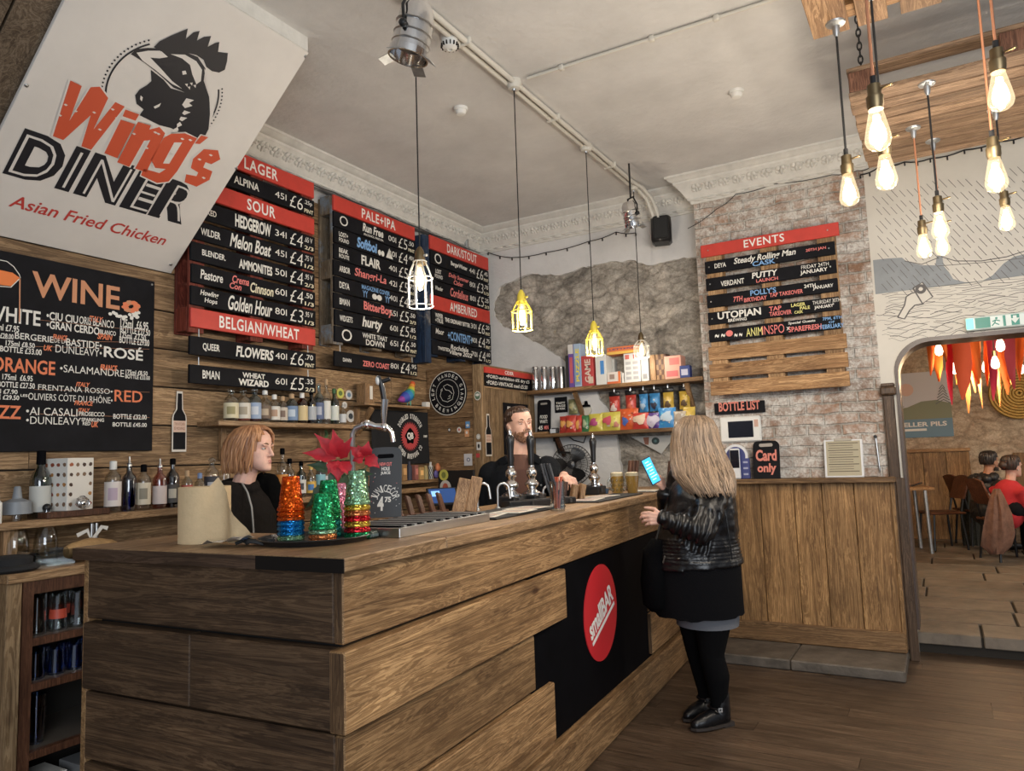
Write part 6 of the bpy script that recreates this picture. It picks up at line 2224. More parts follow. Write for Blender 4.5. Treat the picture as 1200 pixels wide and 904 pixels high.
def leaf(base, tip, wd, nrm, m, name, droop=.0):
 base, tip = Vector(base), Vector(tip)
 d = tip - base
 n = Vector(nrm)
 n = (n - d.normalized() * n.dot(d.normalized())).normalized()
 s = d.normalized().cross(n)
 prof = [.08, .55, .92, 1.0, .82, .5, .2, .02]
 rows = []
 for i, w_ in enumerate(prof):
  t = i / (len(prof) - 1)
  c = base + d * t - n * droop * t * t + n * .012 * sin(t * pi)
  ww = wd * w_ / 2 * (1 + .12 * (-1) ** i)
  rows.append([c - s * ww + n * ww * .22, c - s * ww * .5 + n * .003, c - n * .002, c + s * ww * .5 + n * .003, c + s * ww + n * ww * .22])
 mb = MB()
 mb.rings(rows, m, cap=False, wrap=False)
 mb.build(name, parent=pot, smooth=180)

DF = (P - CAM).dot(FWD)
tocam = (CAM - fc).normalized()

def px3(x, y, dd=0.0):
 return atD(x, y, DF + dd)

for base, tip, wd in (((394, 538), (354, 531), .055), ((395, 536), (368, 508), .050), ((397, 536), (390, 503), .062), ((399, 538), (413, 512), .050), ((396, 540), (396, 566), .060), ((400, 541), (412, 560), .050), ((393, 541), (384, 556), .045)):
 leaf(px3(*base), px3(tip[0], tip[1], -.03), wd, tocam + Vector((0, 0, .4)), M_petal, 'bract')
for base, tip, wd in (((426, 536), (413, 541), .05), ((428, 535), (432, 517), .05), ((428, 536), (445, 549), .055), ((427, 536), (419, 522), .05), ((424, 537), (409, 523), .045)):
 leaf(px3(*base, .06), px3(tip[0], tip[1], .05), wd, tocam + Vector((0, 0, .3)), M_petal, 'bract')
for base, tip, wd in (((405, 556), (381, 574), .075), ((408, 556), (412, 582), .085), ((412, 556), (433, 578), .075), ((396, 566), (358, 596), .070), ((388, 552), (359, 545), .045), ((415, 560), (438, 556), .05), ((385, 572), (363, 588), .06)):
 leaf(px3(base[0], base[1], .02), px3(tip[0], tip[1], -.01), wd, tocam + Vector((0, 0, .5)), M_leaf, 'leaf')

# chrome T-tap
tp = thing('beer_tap', 'chrome swan beer tap with black handle standing behind the poinsettia', 'beer tap', bp_(-.60, 1.0, BT))
D1 = 3.05

def tpx(x, y, d=0):
 return atD(x, y, D1 + d)

mb = MB()
q = tpx(413, 520)
base = Vector((q.x, q.y, BT))
mb.lathe([(.04, 0), (.04, .008), (.016, .014)], M_chrome, base, 18)
top = tpx(413, 509)
mb.tube([base + ZV * .01, Vector((q.x, q.y, top.z)), tpx(417, 502), tpx(425, 499)], .012, M_steel, 12)
mb.build('column', parent=tp, smooth=60)
mb = MB()
mb.tube([tpx(424, 499), tpx(432, 498), tpx(440, 500), tpx(449, 501)], [.015, .019, .013, .017], M_chrome, 14)
mb.ball(tpx(430, 498), .021, M_chrome, 12, 8)
mb.ball(tpx(450, 501), .019, M_chrome, 12, 8)
mb.build('valve', parent=tp, smooth=60)
mb = MB()
mb.tube([tpx(450, 501), tpx(455, 502), tpx(459, 507), tpx(461, 518)], [.014, .012, .010, .011], M_chrome, 12)
mb.build('spout', parent=tp, smooth=60)
mb = MB()
mb.tube([tpx(450, 499), tpx(450, 491), tpx(450, 484), tpx(451, 468)], [.008, .010, .013, .016], M_chrome, 12)
mb.build('lever', parent=tp, smooth=60)
mb = MB()
mb.tube([tpx(450, 469), tpx(448, 455), tpx(446, 447), tpx(443, 441)], [.011, .012, .010, .008], M_plastic, 10)
mb.tube([tpx(446, 448), tpx(452, 446), tpx(457, 444)], .009, M_plastic, 8)
mb.ball(tpx(443, 446), (.012, .012, .02), M_wplastic, 8, 6)
mb.build('handle', parent=tp, smooth=60)

def paddle(name, label, O, U, V, w_, h_, t, face, handle=True):
 """chalk paddle: board with rounded shoulders and a grip slot"""
 Nn = U.cross(V)
 rr = w_ * .22
 out = [(-w_ / 2, 0), (w_ / 2, 0), (w_ / 2, h_ - rr)] + [(w_ / 2 - rr + rr * cos(a), h_ - rr + rr * sin(a)) for a in (.4, .8, 1.2)] + [(w_ * .12, h_), (-w_ * .12, h_)] + [(-w_ / 2 + rr - rr * cos(a), h_ - rr + rr * sin(a)) for a in (1.2, .8, .4)] + [(-w_ / 2, h_ - rr)]
 mb = MB()
 mb.prism(out, O, U, V, -Nn * t, face)
 if handle:
  sl = []
  sw, sh_ = w_ * .26, w_ * .07
  for k in range(12):
   a = 2 * pi * k / 12
   sl.append(((sw if cos(a) > 0 else -sw) * .75 + sw * .25 * cos(a), h_ * .88 + sh_ * sin(a)))
  mb.flat(sl, O + Nn * .0006, U, V, handle if not isinstance(handle, bool) else M_black)
 return mb

# chalk paddle in its timber foot
A, B = atZ(434, 614, BT), atZ(470, 614, BT)
D2 = 2.98
O = atD(451, 612, D2)
U = (atD(468, 610, D2) - atD(434, 610, D2)).normalized()
U.z = 0
U.normalize()
V = (ZV * .985 + U.cross(ZV) * -.17).normalized()
cpz = BT + .035
hh = .30
cp = thing('chalk_paddle', 'dark grey chalk paddle price sign standing in a timber foot on the bar', 'chalkboard', Vector((O.x, O.y, BT)))
O = Vector((O.x, O.y, BT + .012))
M_slate = mat('slate_grey_board', (.040, .043, .047), .6)
mb = paddle('board', '', O, U, V, .132, .315, .010, M_slate)
Nn = U.cross(V)
L0 = O + Nn * .0012
for s, x, y, w_, h_, m in (('NEW CUT', -.026, .236, .052, .015, K), ('HOLE', -.017, .217, .034, .015, M_chalk), ('JUICE', -.020, .198, .040, .015, M_chalk), ('4', -.032, .052, .026, .058, M_chalk), ('75', -.002, .086, .026, .022, M_chalk)):
 mb.text(s, L0, U, V, x, y, w_, h_, m, 0, .04)
s = 'JUNICECOR'
for i, ch in enumerate(s):
 a = radians(168 - 156 * i / (len(s) - 1))
 rd = U * cos(a) + V * sin(a)
 mb.text(ch, L0 + U * .044 * cos(a) + V * (.098 + .044 * sin(a)), rd.cross(Nn) * -1 if False else (U * sin(a) - V * cos(a)), rd, -.007, -.014, .014, .030, M_chalk, 0, .0)
rnd = random.Random(8)
for k in range(38):
 u, v = rnd.uniform(-.058, .058), rnd.uniform(.03, .26)
 if abs(u) < .036 and .05 < v < .26:
  continue
 mb.flat([(u - .002, v - .001), (u + .002, v - .0015), (u + .0015, v + .002)], L0, U, V, M_chalk if k % 4 else K)
mb.build('board', parent=cp, normals=False)
mb = MB()
mb.box(Vector((O.x, O.y, BT + .017)) + Nn * .012, (.150, .050, .034), W_palX, R=Matrix((U, ZV.cross(U), ZV)).transposed(), bev=.003)
mb.build('foot', parent=cp)

# drip tray
def bbox(name, label, cat, x0, x1, y0, y1, z0, z1, m, bev=.002):
 root = thing(name, label, cat, bp_((x0 + x1) / 2, (y0 + y1) / 2, z0), BA)
 mb = MB()
 mb.box((0, 0, (z1 - z0) / 2), (x1 - x0, y1 - y0, z1 - z0), m, bev=bev)
 return root, mb

root, mb = bbox('drip_tray', 'long steel drip tray with slatted top on the bar before the leaning slats', 'drip tray', -.40, -.12, .44, 1.08, BT, BT + .034, M_steel)
mb.build('tray_body', parent=root, world=False)
mb = MB()
for k in range(20):
 mb.box((0, -.30 + k * .0315, .037), (.255, .016, .005), M_galv if k % 2 else M_black)
mb.build('grid', parent=root, world=False)
root, mb = bbox('green_drip_mat', 'dark green rubber mat end under the drip tray beside the cups', 'mat', -.42, -.20, .385, .436, BT, BT + .026, mat('green_rubber', (.012, .03, .022), .35), .008)
mb.build('mat_body', parent=root, world=False)
mb = MB()
for k in range(4):
 mb.ball((-.075 + .05 * k, 0, .024), (.02, .02, .006), MATS['green_rubber'], 8, 5)
mb.build('bumps', parent=root, world=False, smooth=60)
# black bar runner with leaflets
rn = thing('bar_runner', 'black bar runner mat under the near hand pumps', 'mat', bp_(-.25, 1.5, BT), BA)
mb = MB()
mb.box((0, 0, .005), (.28, .76, .010), M_rubber, bev=.004)
mb.build('mat_body', parent=rn, world=False)
for i, (dx, dy, rz, lab) in enumerate(((-.22, 1.22, .2, 'printed leaflet nearest the drip tray on the bar runner'), (-.18, 1.42, .05, 'printed leaflet in the middle of the bar runner'), (-.20, 1.60, -.1, 'reddish printed leaflet at the far end of the bar runner'))):
 mb = MB()
 q = bp_(dx, dy, BT + .012 + i * .002)
 R = Matrix.Rotation(BA + rz, 3, 'Z')
 mb.box(q, (.15, .21, .0015), M_paper, R=R)
 for k in range(5):
  mb.box(q + R @ Vector((0, -.07 + k * .034, .0011)), (.11, .012, .0006), paint(((.40, .10, .09), (.15, .15, .17), (.5, .35, .2))[(k + i) % 3]), R=R)
 tag(mb.build('leaflet'), lab, 'leaflet', 'leaflets on the bar')
# five leaning dark slats and their rail
rk = thing('slatted_rack', 'dark brown timber rack with five leaning slats on the bar', 'rack', bp_(-.50, 1.12, BT), BA)
for k in range(5):
 mb = MB()
 y = -.16 + k * .085
 mb.bar((.02, y, .0), (-.035, y + .03, .105), .036, .014, W_brown, up=(1, 0, 0), bev=.002)
 mb.build('slat', parent=rk, world=False)
mb = MB()
mb.box((.0, .02, .020), (.02, .42, .018), W_brown)
mb.box((-.035, .03, .012), (.05, .46, .024), W_brown)
mb.build('rail', parent=rk, world=False)
# two tall timber blocks
for i, (x, lab, m, hgt) in enumerate(((537, 'left tall leaning timber block between slats and barman', W_small, .165), (549, 'right tall leaning timber block with sawn top beside the barman', W_small, .170))):
 q = atD(x + (2 if i else 0), 602, 3.60 + .075 * i)
 mb = MB()
 b0 = Vector((q.x, q.y, BT))
 top = b0 + ZV * hgt + RIGHT * .030 + Vector((0, .02, 0))
 mb.bar(b0, top, .062 if i == 0 else .055, .07, m, up=(-.5, .86, 0), bev=.003)
 mb.box((b0 + ZV * .0), (.07, .07, .004), m)
 tag(mb.build('timber_block'), lab, 'block')

# hand pumps on black clamp boxes
def hand_pump(label, x, y, tipz, group='hand pumps along the bar'):
 q = bp_(x, y, BT)
 root = thing('hand_pump', label, 'beer pump', q, BA, group)
 H = tipz - BT
 s = H / .41
 mb = MB()
 mb.box((0, 0, .028), (.11, .15, .056), M_plastic, bev=.006)
 mb.box((.058, 0, .032), (.004, .06, .032), mat('pump_badge', (.05, .05, .05), .4), bev=.001)
 mb.build('clamp_box', parent=root, world=False)
 mb = MB()
 mb.lathe([(.056, .056), (.056, .062), (.040, .070), (.022, .082), (.026, .092), (.038, .104), (.040, .116), (.030, .128), (.018, .140), (.022, .150), (.029, .160), (.029, .185), (.020, .196), (.014, .204)], M_chrome, (0, 0, 0), 24)
 mb.build('pump_column', parent=root, world=False, smooth=50)
 mb = MB()
 mb.lathe([(.012, .204), (.014, .22), (.0165, .25), (.018, .29), (.022, .33), (.025, .355), (.020, .372), (.012, .380)], M_plastic, (0, 0, 0), 18)
 mb.build('handle', parent=root, world=False, smooth=60)
 mb = MB()
 mb.lathe([(.013, .378), (.010, .386), (.013, .392), (.009, .402), (.003, .41)], M_chrome, (0, 0, 0), 14)
 mb.lathe([(.0165, .203), (.018, .208), (.0165, .213)], M_chrome, (0, 0, 0), 14)
 mb.build('finial', parent=root, world=False, smooth=60)
 for c in root.children:
  c.scale = (1, 1, s)
 return root

def hp(px, py_base, D, tip, label):
 q = atD(px, py_base, D)
 x, y = (q - BO).dot(BX), (q - BO).dot(BY)
 return hand_pump(label, x, y, zfor(q.x, q.y, tip))

hp(600, 590, 3.95, 503, 'hand pump with black handle left in front of the barman')
hp(624, 588, 4.10, 504, 'hand pump with black handle right of the barman\'s chin')
hp(697, 573, 4.90, 508, 'far hand pump with black handle in front of the fan')
q0, q1 = atD(570, 595, 3.9), atD(648, 590, 4.15)
mb = MB()
q0, q1 = q0 + BX * .115, q1 + BX * .115
mb.bar(Vector((q0.x, q0.y, BT + .018)), Vector((q1.x, q1.y, BT + .018)), .09, .036, M_plastic, bev=.006)
for t in (.3, .62, .88):
 q = q0.lerp(q1, t)
 mb.box(Vector((q.x, q.y, BT + .018)) + BX * .047, (.006, .05, .022), mat('pump_badge', (.05, .05, .05), .4), R=Matrix.Rotation(BA, 3, 'Z'))
tag(mb.build('pump_rail'), 'long black clamp rail joining the two near hand pumps', 'rail')

def spout(px, pytop, pybase, D, label):
 a = atD(px, pybase, D)
 b_ = atD(px, pytop, D)
 mb = MB()
 r = .030
 side = RIGHT.copy()
 side.z = 0
 pts = [Vector((a.x, a.y, BT)), Vector((a.x, a.y, b_.z - r))]
 for k in range(1, 8):
  t = pi * k / 8
  pts.append(Vector((a.x, a.y, b_.z - r)) + side * (r - r * cos(t)) + ZV * r * sin(t))
 pts.append(Vector((a.x, a.y, b_.z - r)) + side * (2 * r + .006) - ZV * .05)
 mb.tube(pts, .0065, M_steel, 10)
 mb.lathe([(.014, 0), (.014, .006), (.008, .010)], M_steel, (a.x, a.y, BT), 12)
 tag(mb.build('swan_neck_spout', smooth=60), label, 'beer spout', 'swan necks beside the hand pumps')

spout(560, 567, 600, 3.75, 'leftmost steel swan neck beside the barman\'s jacket')
spout(583.5, 567, 592, 3.85, 'steel swan neck between the first two hand pumps')
spout(637, 570, 588, 4.15, 'steel swan neck right of the two near pumps')

# glass jar with dark straws, wooden card holder
q = atD(654, 605, 3.55)
q = Vector((q.x, q.y, BT))
jr = thing('straw_jar', 'clear jar of dark and red straws on the bar near the barman\'s hand', 'jar', q)
mb = MB()
mb.lathe([(.034, .003), (.036, 0), (.038, .14), (.036, .14), (.033, .008), (.001, .007)], M_gclear, q, 18, cap=False)
mb.build('jar_wall', parent=jr, smooth=50)
M_straw = mat('dark_straw', (.05, .05, .055), .5)
for k in range(8):
 mb = MB()
 a = k * .8
 lean = Vector((-.045, -.03, 0)) if k < 5 else Vector((.012, .006, 0))
 hgt = .215 if k < 5 else .15
 b0 = q + Vector((.012 * cos(a), .012 * sin(a), .012))
 mb.tube([b0, b0 + lean * .5 + Vector((.01 * cos(a), .01 * sin(a), 0)) + ZV * hgt * .5, b0 + lean + Vector((.016 * cos(a), .016 * sin(a), 0)) * .6 + ZV * hgt], .006, M_straw if k < 5 else paint((.45, .09, .04)), 7)
 mb.build('straw', parent=jr, smooth=60)
for px, D, rz, lab in ((671, 4.28, .2, 'left pale timber menu block under the barman\'s hand'), (680, 4.32, .35, 'right pale timber menu block under the barman\'s hand')):
 q = atD(px, 588, D)
 mb = MB()
 b0 = Vector((q.x, q.y, BT))
 mb.bar(b0, b0 + ZV * .095 + RIGHT * .020, .030, .085, W_small, up=(-.6, .8, 0), bev=.003)
 tag(mb.build('timber_menu_block'), lab, 'block')
q = atD(660, 586, 4.40)
mb = MB()
mb.bar(Vector((q.x, q.y, BT)), Vector((q.x, q.y, BT + .11)) + RIGHT * .016, .024, .08, W_brown, up=(-.6, .8, 0), bev=.003)
tag(mb.build('timber_menu_block'), 'dark brown timber block left of the two pale ones', 'block')
# second runner, leaflets
rn = thing('bar_runner', 'black bar runner mat in front of the two pints', 'mat', bp_(-.14, 2.58, BT), BA)
mb = MB()
mb.box((0, 0, .004), (.20, .82, .008), M_rubber, bev=.003)
mb.build('mat_body', parent=rn, world=False)
for i, (dx, dy, lab) in enumerate(((-.17, 2.35, 'white printed sheet at the near end of the far bar runner'), (-.19, 2.62, 'white printed sheet at the middle of the far bar runner'))):
 mb = MB()
 q = bp_(dx, dy, BT + .009 + i * .0015)
 R = Matrix.Rotation(BA + .1 - .2 * i, 3, 'Z')
 mb.box(q, (.14, .25, .0012), M_paper, R=R)
 for k in range(5):
  mb.box(q + R @ Vector((0, -.09 + k * .042, .001)), (.10, .014, .0005), paint(((.45, .12, .10), (.25, .25, .27))[(k + i) % 2]), R=R)
 tag(mb.build('leaflet'), lab, 'leaflet', 'leaflets on the bar')

# two pints of pale beer
M_beer = mat('pale_beer', (.66, .38, .08), .25)
M_beer.node_tree.nodes['Principled BSDF'].inputs['Transmission Weight'].default_value = .35
M_foam = mat('beer_foam', (.72, .62, .44), .8)

def pint(label, px, D, dimple):
 q = atD(px, 578, D)
 q = Vector((q.x, q.y, BT))
 root = thing('pint_of_beer', label, 'beer', q)
 H = .140
 prof = [(.036, 0), (.037, .01), (.042, .05), (.0445, .10), (.0445, H)] if dimple else [(.031, 0), (.033, .01), (.042, .09), (.045, H)]
 mb = MB()
 mb.lathe(prof + [(prof[-1][0] - .002, H)], M_gclear, q, 22, cap=False)
 if dimple:
  for row in range(3):
   for k in range(10):
    a = 2 * pi * (k + row * .5) / 10
    r = .044
    mb.ball(q + Vector((r * cos(a), r * sin(a), .03 + row * .03)), (.010, .010, .011), M_gclear, 8, 5)
 mb.build('glass_wall', parent=root, smooth=60)
 if dimple:
  mb = MB()
  side = -RIGHT.copy()
  mb.tube([q + side * (.043 + .022 * sin(pi * t / 8)) + ZV * (.025 + .085 * t / 8) for t in range(9)], .006, M_gclear, 8)
  mb.build('handle', parent=root, smooth=60)
 mb = MB()
 mb.lathe([(r * .94, max(z, .006)) for r, z in prof[:-1]] + [(prof[-1][0] * .94, H - .022), (.001, H - .022)], M_beer, q, 20)
 mb.build('beer', parent=root, smooth=50)
 mb = MB()
 mb.lathe([(prof[-1][0] * .93, H - .022), (prof[-1][0] * .94, H - .002), (.03, H + .003), (.001, H + .004)], M_foam, q, 20)
 mb.build('foam', parent=root, smooth=60)

pint('dimpled pint mug of pale beer, left of the two on the bar', 724, 4.86, True)
pint('straight pint glass of pale beer, right of the two by the phone', 741.5, 4.80, False)
# dark slatted block behind the pints and small blue bowl
q = atD(735, 562, 5.25)
mb = MB()
b0 = Vector((q.x, q.y, BT))
for k in range(3):
 mb.bar(b0 + RIGHT * .024 * k, b0 + RIGHT * (.024 * k + .03) + ZV * .215, .022, .05, W_brown, up=(-.5, .86, 0), bev=.002)
tag(mb.build('menu_holder'), 'dark timber menu holder leaning behind the two pints', 'holder')
q = atD(709, 576, 4.95)
mb = MB()
mb.lathe([(.018, 0), (.022, .004), (.030, .034), (.028, .034), (.019, .008), (.001, .007)], paint((.10, .16, .24)), Vector((q.x, q.y, BT)), 16, cap=False)
tag(mb.build('small_bowl', smooth=50), 'small blue-grey bowl between the far pump and the pints', 'bowl')
q = atD(757, 577, 5.0)
mb = MB()
R = Matrix.Rotation(BA, 3, 'Z')
mb.box(Vector((q.x, q.y, BT + .010)), (.16, .12, .006), M_paper, R=R, bev=.002)
mb.box(Vector((q.x, q.y, BT + .003)), (.17, .13, .006), M_plastic, R=R, bev=.002)
tag(mb.build('bill_tray'), 'small black bill tray with paper right of the pints', 'tray')
q = atD(782, 560, 5.35)
mb = MB()
b0 = Vector((q.x, q.y, BT))
for k in range(2):
 mb.bar(b0 + RIGHT * .028 * k, b0 + RIGHT * (.028 * k + .03) + ZV * .20, .024, .05, W_brown, up=(-.5, .86, 0), bev=.002)
tag(mb.build('menu_holder'), 'dark timber menu holder half hidden behind the lit phone', 'holder')
# ================================================================ people
def skin(name, col):
 m = mat(name, col, 0.5, noise_amt=0.10, noise_scale=28, bump=0.05, bscale=300)
 b = m.node_tree.nodes['Principled BSDF']
 b.inputs['Subsurface Weight'].default_value = 0.12
 b.inputs['Subsurface Radius'].default_value = (0.012, 0.005, 0.003)
 return m

def hairmat(name, dark, light):
 m, nt, b = _nt(name)
 L = nt.links.new
 v, tone = coords(nt, (90, 90, 6))
 n1 = N(nt, 'ShaderNodeTexNoise', i_Scale=1.0, i_Detail=3.0)
 L(v, n1.inputs['Vector'])
 a = N(nt, 'ShaderNodeMath', operation='MULTIPLY_ADD')
 a.inputs[1].default_value = 0.55
 L(tone, a.inputs[0])
 s = N(nt, 'ShaderNodeMath', operation='MULTIPLY')
 s.inputs[1].default_value = 0.6
 L(n1.outputs['Fac'], s.inputs[0])
 L(s.outputs[0], a.inputs[2])
 r = ramp(nt, [(0.2, dark), (0.8, light)])
 L(a.outputs[0], r.inputs[0])
 L(r.outputs[0], b.inputs['Base Color'])
 b.inputs['Roughness'].default_value = 0.42
 bp = N(nt, 'ShaderNodeBump', i_Strength=0.5, i_Distance=0.003)
 L(n1.outputs['Fac'], bp.inputs['Height'])
 L(bp.outputs[0], b.inputs['Normal'])
 return m

def fuse(mb, name, parent, mats, voxel=.006, smooth=5, disp=None, region=None, cut=None, dec=None):
 """weld overlapping pieces into one continuous surface"""
 o = mb.build('tmp', world=False)
 md = o.modifiers.new('r', 'REMESH')
 md.mode = 'VOXEL'
 md.voxel_size = voxel
 ms = o.modifiers.new('s', 'SMOOTH')
 ms.factor, ms.iterations = .5, smooth
 dg = bpy.context.evaluated_depsgraph_get()
 me = bpy.data.meshes.new_from_object(o.evaluated_get(dg))
 old = o.data
 bpy.data.objects.remove(o)
 bpy.data.meshes.remove(old)
 me.materials.clear()
 for m in mats:
  me.materials.append(m)
 if disp:
  for v in me.vertices:
   v.co = v.co + v.normal * disp(v.co, v.normal)
 for p in me.polygons:
  p.use_smooth = True
  p.material_index = region(p.center) if region else 0
 if cut:
  bm = bmesh.new()
  bm.from_mesh(me)
  bmesh.ops.delete(bm, geom=[f for f in bm.faces if cut(f.calc_center_median(), f.normal)], context='FACES')
  bm.to_mesh(me)
  bm.free()
 me.name = name
 o = bpy.data.objects.new(name, me)
 COL.objects.link(o)
 o.parent = parent
 me.transform(world_of(parent).inverted())
 return o

HEADP = [(-.117, .016, .088, .048), (-.108, .034, .094, .020), (-.092, .047, .094, -.015), (-.070, .058, .092, -.050), (-.045, .065, .089, -.074), (-.020, .070, .088, -.088), (.0, .0735, .086, -.096),
         (.025, .0765, .092, -.101), (.050, .077, .091, -.101), (.075, .073, .082, -.094), (.095, .062, .064, -.078), (.110, .045, .040, -.055), (.119, .022, .012, -.030)]

def frame(fwd, up=(0, 0, 1)):
 y = Vector(fwd).normalized()
 x = y.cross(Vector(up)).normalized()
 return Matrix((x, y, x.cross(y))).transposed()

def head(mb, c, R, s, m):
 """skull, jaw, brow, nose, lips and ears; eye level at c, facing the frame's +Y"""
 T = lambda x, y, z: Vector(c) + R @ (Vector((x, y, z)) * s)
 rings = []
 for z, w_, f, b_ in HEADP:
  r = []
  for k in range(28):
   a = 2 * pi * k / 28
   cx, sy = cos(a), sin(a)
   e = .82 if sy > 0 else .95
   x = w_ * (abs(cx) ** e) * (1 if cx > 0 else -1)
   y = (f + b_) / 2 + (f - b_) / 2 * (abs(sy) ** .92) * (1 if sy > 0 else -1)
   if sy > 0 and abs(z) < .014 and .016 < abs(x) < .052:      # eye sockets
    y -= .007
   r.append(T(x, y, z))
  rings.append(r)
 mb.rings(rings, m)
 mb.capsule([T(0, .088, .018), T(0, .098, -.008), T(0, .109, -.032)], [.007 * s, .0085 * s, .0105 * s], m, 10)
 for q in (-1, 1):
  mb.ball(T(.0115 * q, .096, -.036), .0072 * s, m, 8, 6)
  mb.ball(T(.030 * q, .086, .020), (.024 * s, .008 * s, .008 * s), m, 10, 6, R)      # brow
  mb.ball(T(.076 * q, -.012, -.008), (.010 * s, .020 * s, .032 * s), m, 10, 8, R)    # ear
  mb.ball(T(.080 * q, -.018, .010), (.009 * s, .014 * s, .014 * s), m, 8, 6, R)
 mb.ball(T(0, .0935, -.0615), (.020 * s, .0070 * s, .0048 * s), m, 12, 6, R)
 mb.ball(T(0, .0935, -.0715), (.018 * s, .0072 * s, .0055 * s), m, 12, 6, R)
 mb.ball(T(0, .086, -.104), (.020 * s, .014 * s, .013 * s), m, 10, 7, R)                # chin
 return T

def lipsel(c, R, s):
 Ri = R.transposed()
 C = Vector(c)

 def f(p):
  q = Ri @ (p - C) / s
  return 1 if abs(q.x) < .0185 and q.y > .0945 and -.0765 < q.z < -.0565 else 0
 return f

def eyes(parent, T, R, s, iris, half=False):
 for q in (-1, 1):
  mb = MB()
  mb.ball(T(.031 * q, .0775, .002), (.0135 * s, .010 * s, .0055 * s if not half else .003 * s), mat('eye_white', (.62, .58, .54), .2), 12, 8, R)
  mb.ball(T(.031 * q, .0860, .002), (.0055 * s, .0035 * s, .0050 * s if not half else .0028 * s), iris, 10, 6, R)
  mb.build('eye', parent=parent, smooth=80)
  mb = MB()
  mb.tube([T((.016 + .012 * t) * q, .0955 - .008 * max(0, t - 1), .023 + .006 * sin(t * 1.3)) for t in (0, .7, 1.4, 2.1, 2.6)], [.0028 * s, .0042 * s, .004 * s, .003 * s, .0015 * s], iris, 6)
  mb.build('eyebrow', parent=parent, smooth=80)

def hand(mb, w, f, palm, thumb, m, curl=(.5, .5, .5, .5), s=1.0, tc=.5, spread=.05):
 """palm, four jointed fingers and a thumb from its side: f along the hand, palm the way the palm faces, thumb towards the thumb side"""
 f, palm, thumb = Vector(f).normalized(), Vector(palm).normalized(), Vector(thumb).normalized()
 w = Vector(w)
 lens = [.070, .079, .073, .056]
 for i in range(4):
  off = .030 - .020 * i
  k = w + (f * (.088 - .005 * abs(i - 1)) + thumb * off) * s
  mb.capsule([w + thumb * off * .55 * s + f * .01 * s, k], [.0125 * s, .0115 * s], m, 8)
  p, d = k, (f + thumb * (spread * (1.5 - i))).normalized()
  rr = .0092 * s if i < 3 else .0080 * s
  pts = [p]
  ang = 0
  for j, fr in enumerate((.45, .30, .25)):
   ang += curl[i] * (1.0 if j else .8)
   dd = d * cos(ang) + palm * sin(ang)
   p = p + dd * lens[i] * fr * s
   pts.append(p)
  mb.capsule(pts, [rr, rr * .95, rr * .88, rr * .75], m, 8)
 b0 = w + (thumb * .026 + f * .022) * s
 d1 = (thumb * .75 + f * .65 + palm * .25).normalized()
 p1 = b0 + d1 * .042 * s
 d2 = (f * .9 + palm * tc + thumb * .25).normalized()
 p2 = p1 + d2 * .033 * s
 mb.capsule([w + (thumb * .012 + f * .01) * s, b0, p1, p2, p2 + (d2 + palm * tc * .5).normalized() * .024 * s], [.015 * s, .015 * s, .0115 * s, .0100 * s, .0082 * s], m, 8)

def ringhair(name, parent, m, rings, n, U, Vv, skip=None, lock=.010, seed=1, shell=True, endj=.02, inset=.004):
 """hair as a cap of rings plus many tapering locks; ring = (centre, half width along U, half depth along V)"""
 rnd = random.Random(seed)
 mb = MB()

 def pt(i, a, k=1.0):
  c, p, q = rings[i]
  return c + U * (p * cos(a) * k) + Vv * (q * sin(a) * k)
 if shell:
  seg = 40
  rows = []
  for i in range(len(rings)):
   rows.append([pt(i, 2 * pi * k / seg, 1.0) for k in range(seg)])
  for i in range(len(rows) - 1):
   for k in range(seg):
    a = 2 * pi * (k + .5) / seg
    if skip and skip(i, a):
     continue
    kk = (k + 1) % seg
    mb.mark([mb.bm.faces.new([mb.bm.verts.new(x) for x in (rows[i][k], rows[i][kk], rows[i + 1][kk], rows[i + 1][k])])], m, .3)
  bmesh.ops.remove_doubles(mb.bm, verts=mb.bm.verts, dist=.0004)
 for j in range(n):
  a = 2 * pi * (j + rnd.uniform(-.4, .4)) / n
  last = len(rings) - 1
  pts = []
  for i in range(last + 1):
   if skip and skip(i, a):
    break
   pts.append(pt(i, a + .10 * sin(i * .8 + j * 2.3), 1.0 + rnd.uniform(-.01, .025)))
  if len(pts) < 3:
   continue
  if len(pts) == last + 1:
   pts[-1] = pts[-1] + (pts[-1] - pts[-2]).normalized() * rnd.uniform(-endj, endj)
  out = []
  for i in range(len(pts) - 1):
   out += [pts[i], pts[i].lerp(pts[i + 1], .5)]
  out.append(pts[-1])
  nn = len(out)
  mb.tube(out, [lock * (.35 + 1.0 * sin(pi * min(1, (i + .6) / nn * 1.05)) ** .5 * (1 if i < nn - 1 else .15)) for i in range(nn)], m, 6, tone=rnd.random())
 return mb.build(name, parent=parent, smooth=180)

HN = Vector((FWD.x, FWD.y, 0)).normalized()     # horizontal view direction
HR = Vector((-HN.y, HN.x, 0)) * -1              # horizontal, towards picture right

def placer(F):
 F = Vector(F)
 return lambda px, py, dd=0.0: on_plane(px, py, F + HN * dd, HN)

S_pale = skin('skin_pale', (.62, .36, .27))
S_pink = skin('skin_rosy', (.72, .43, .33))
S_lip = mat('lips', (.52, .23, .19), .45)
M_leather = mat('black_leather', (.004, .004, .005), .33, spec=.45, bump=.25, bscale=45)
M_denim_b = mat('black_denim', (.006, .007, .009), .9, spec=.15, bump=.3, bscale=220)
M_cloth_b = mat('black_fleece', (.011, .009, .008), .95, spec=.1, bump=.3, bscale=160)
M_tights = mat('black_tights', (.003, .003, .0035), .9, spec=.1)
M_greyd = mat('grey_jersey', (.12, .125, .14), .9, bump=.3, bscale=200)
M_brownt = mat('brown_tshirt', (.085, .038, .026), .9, bump=.2, bscale=160)

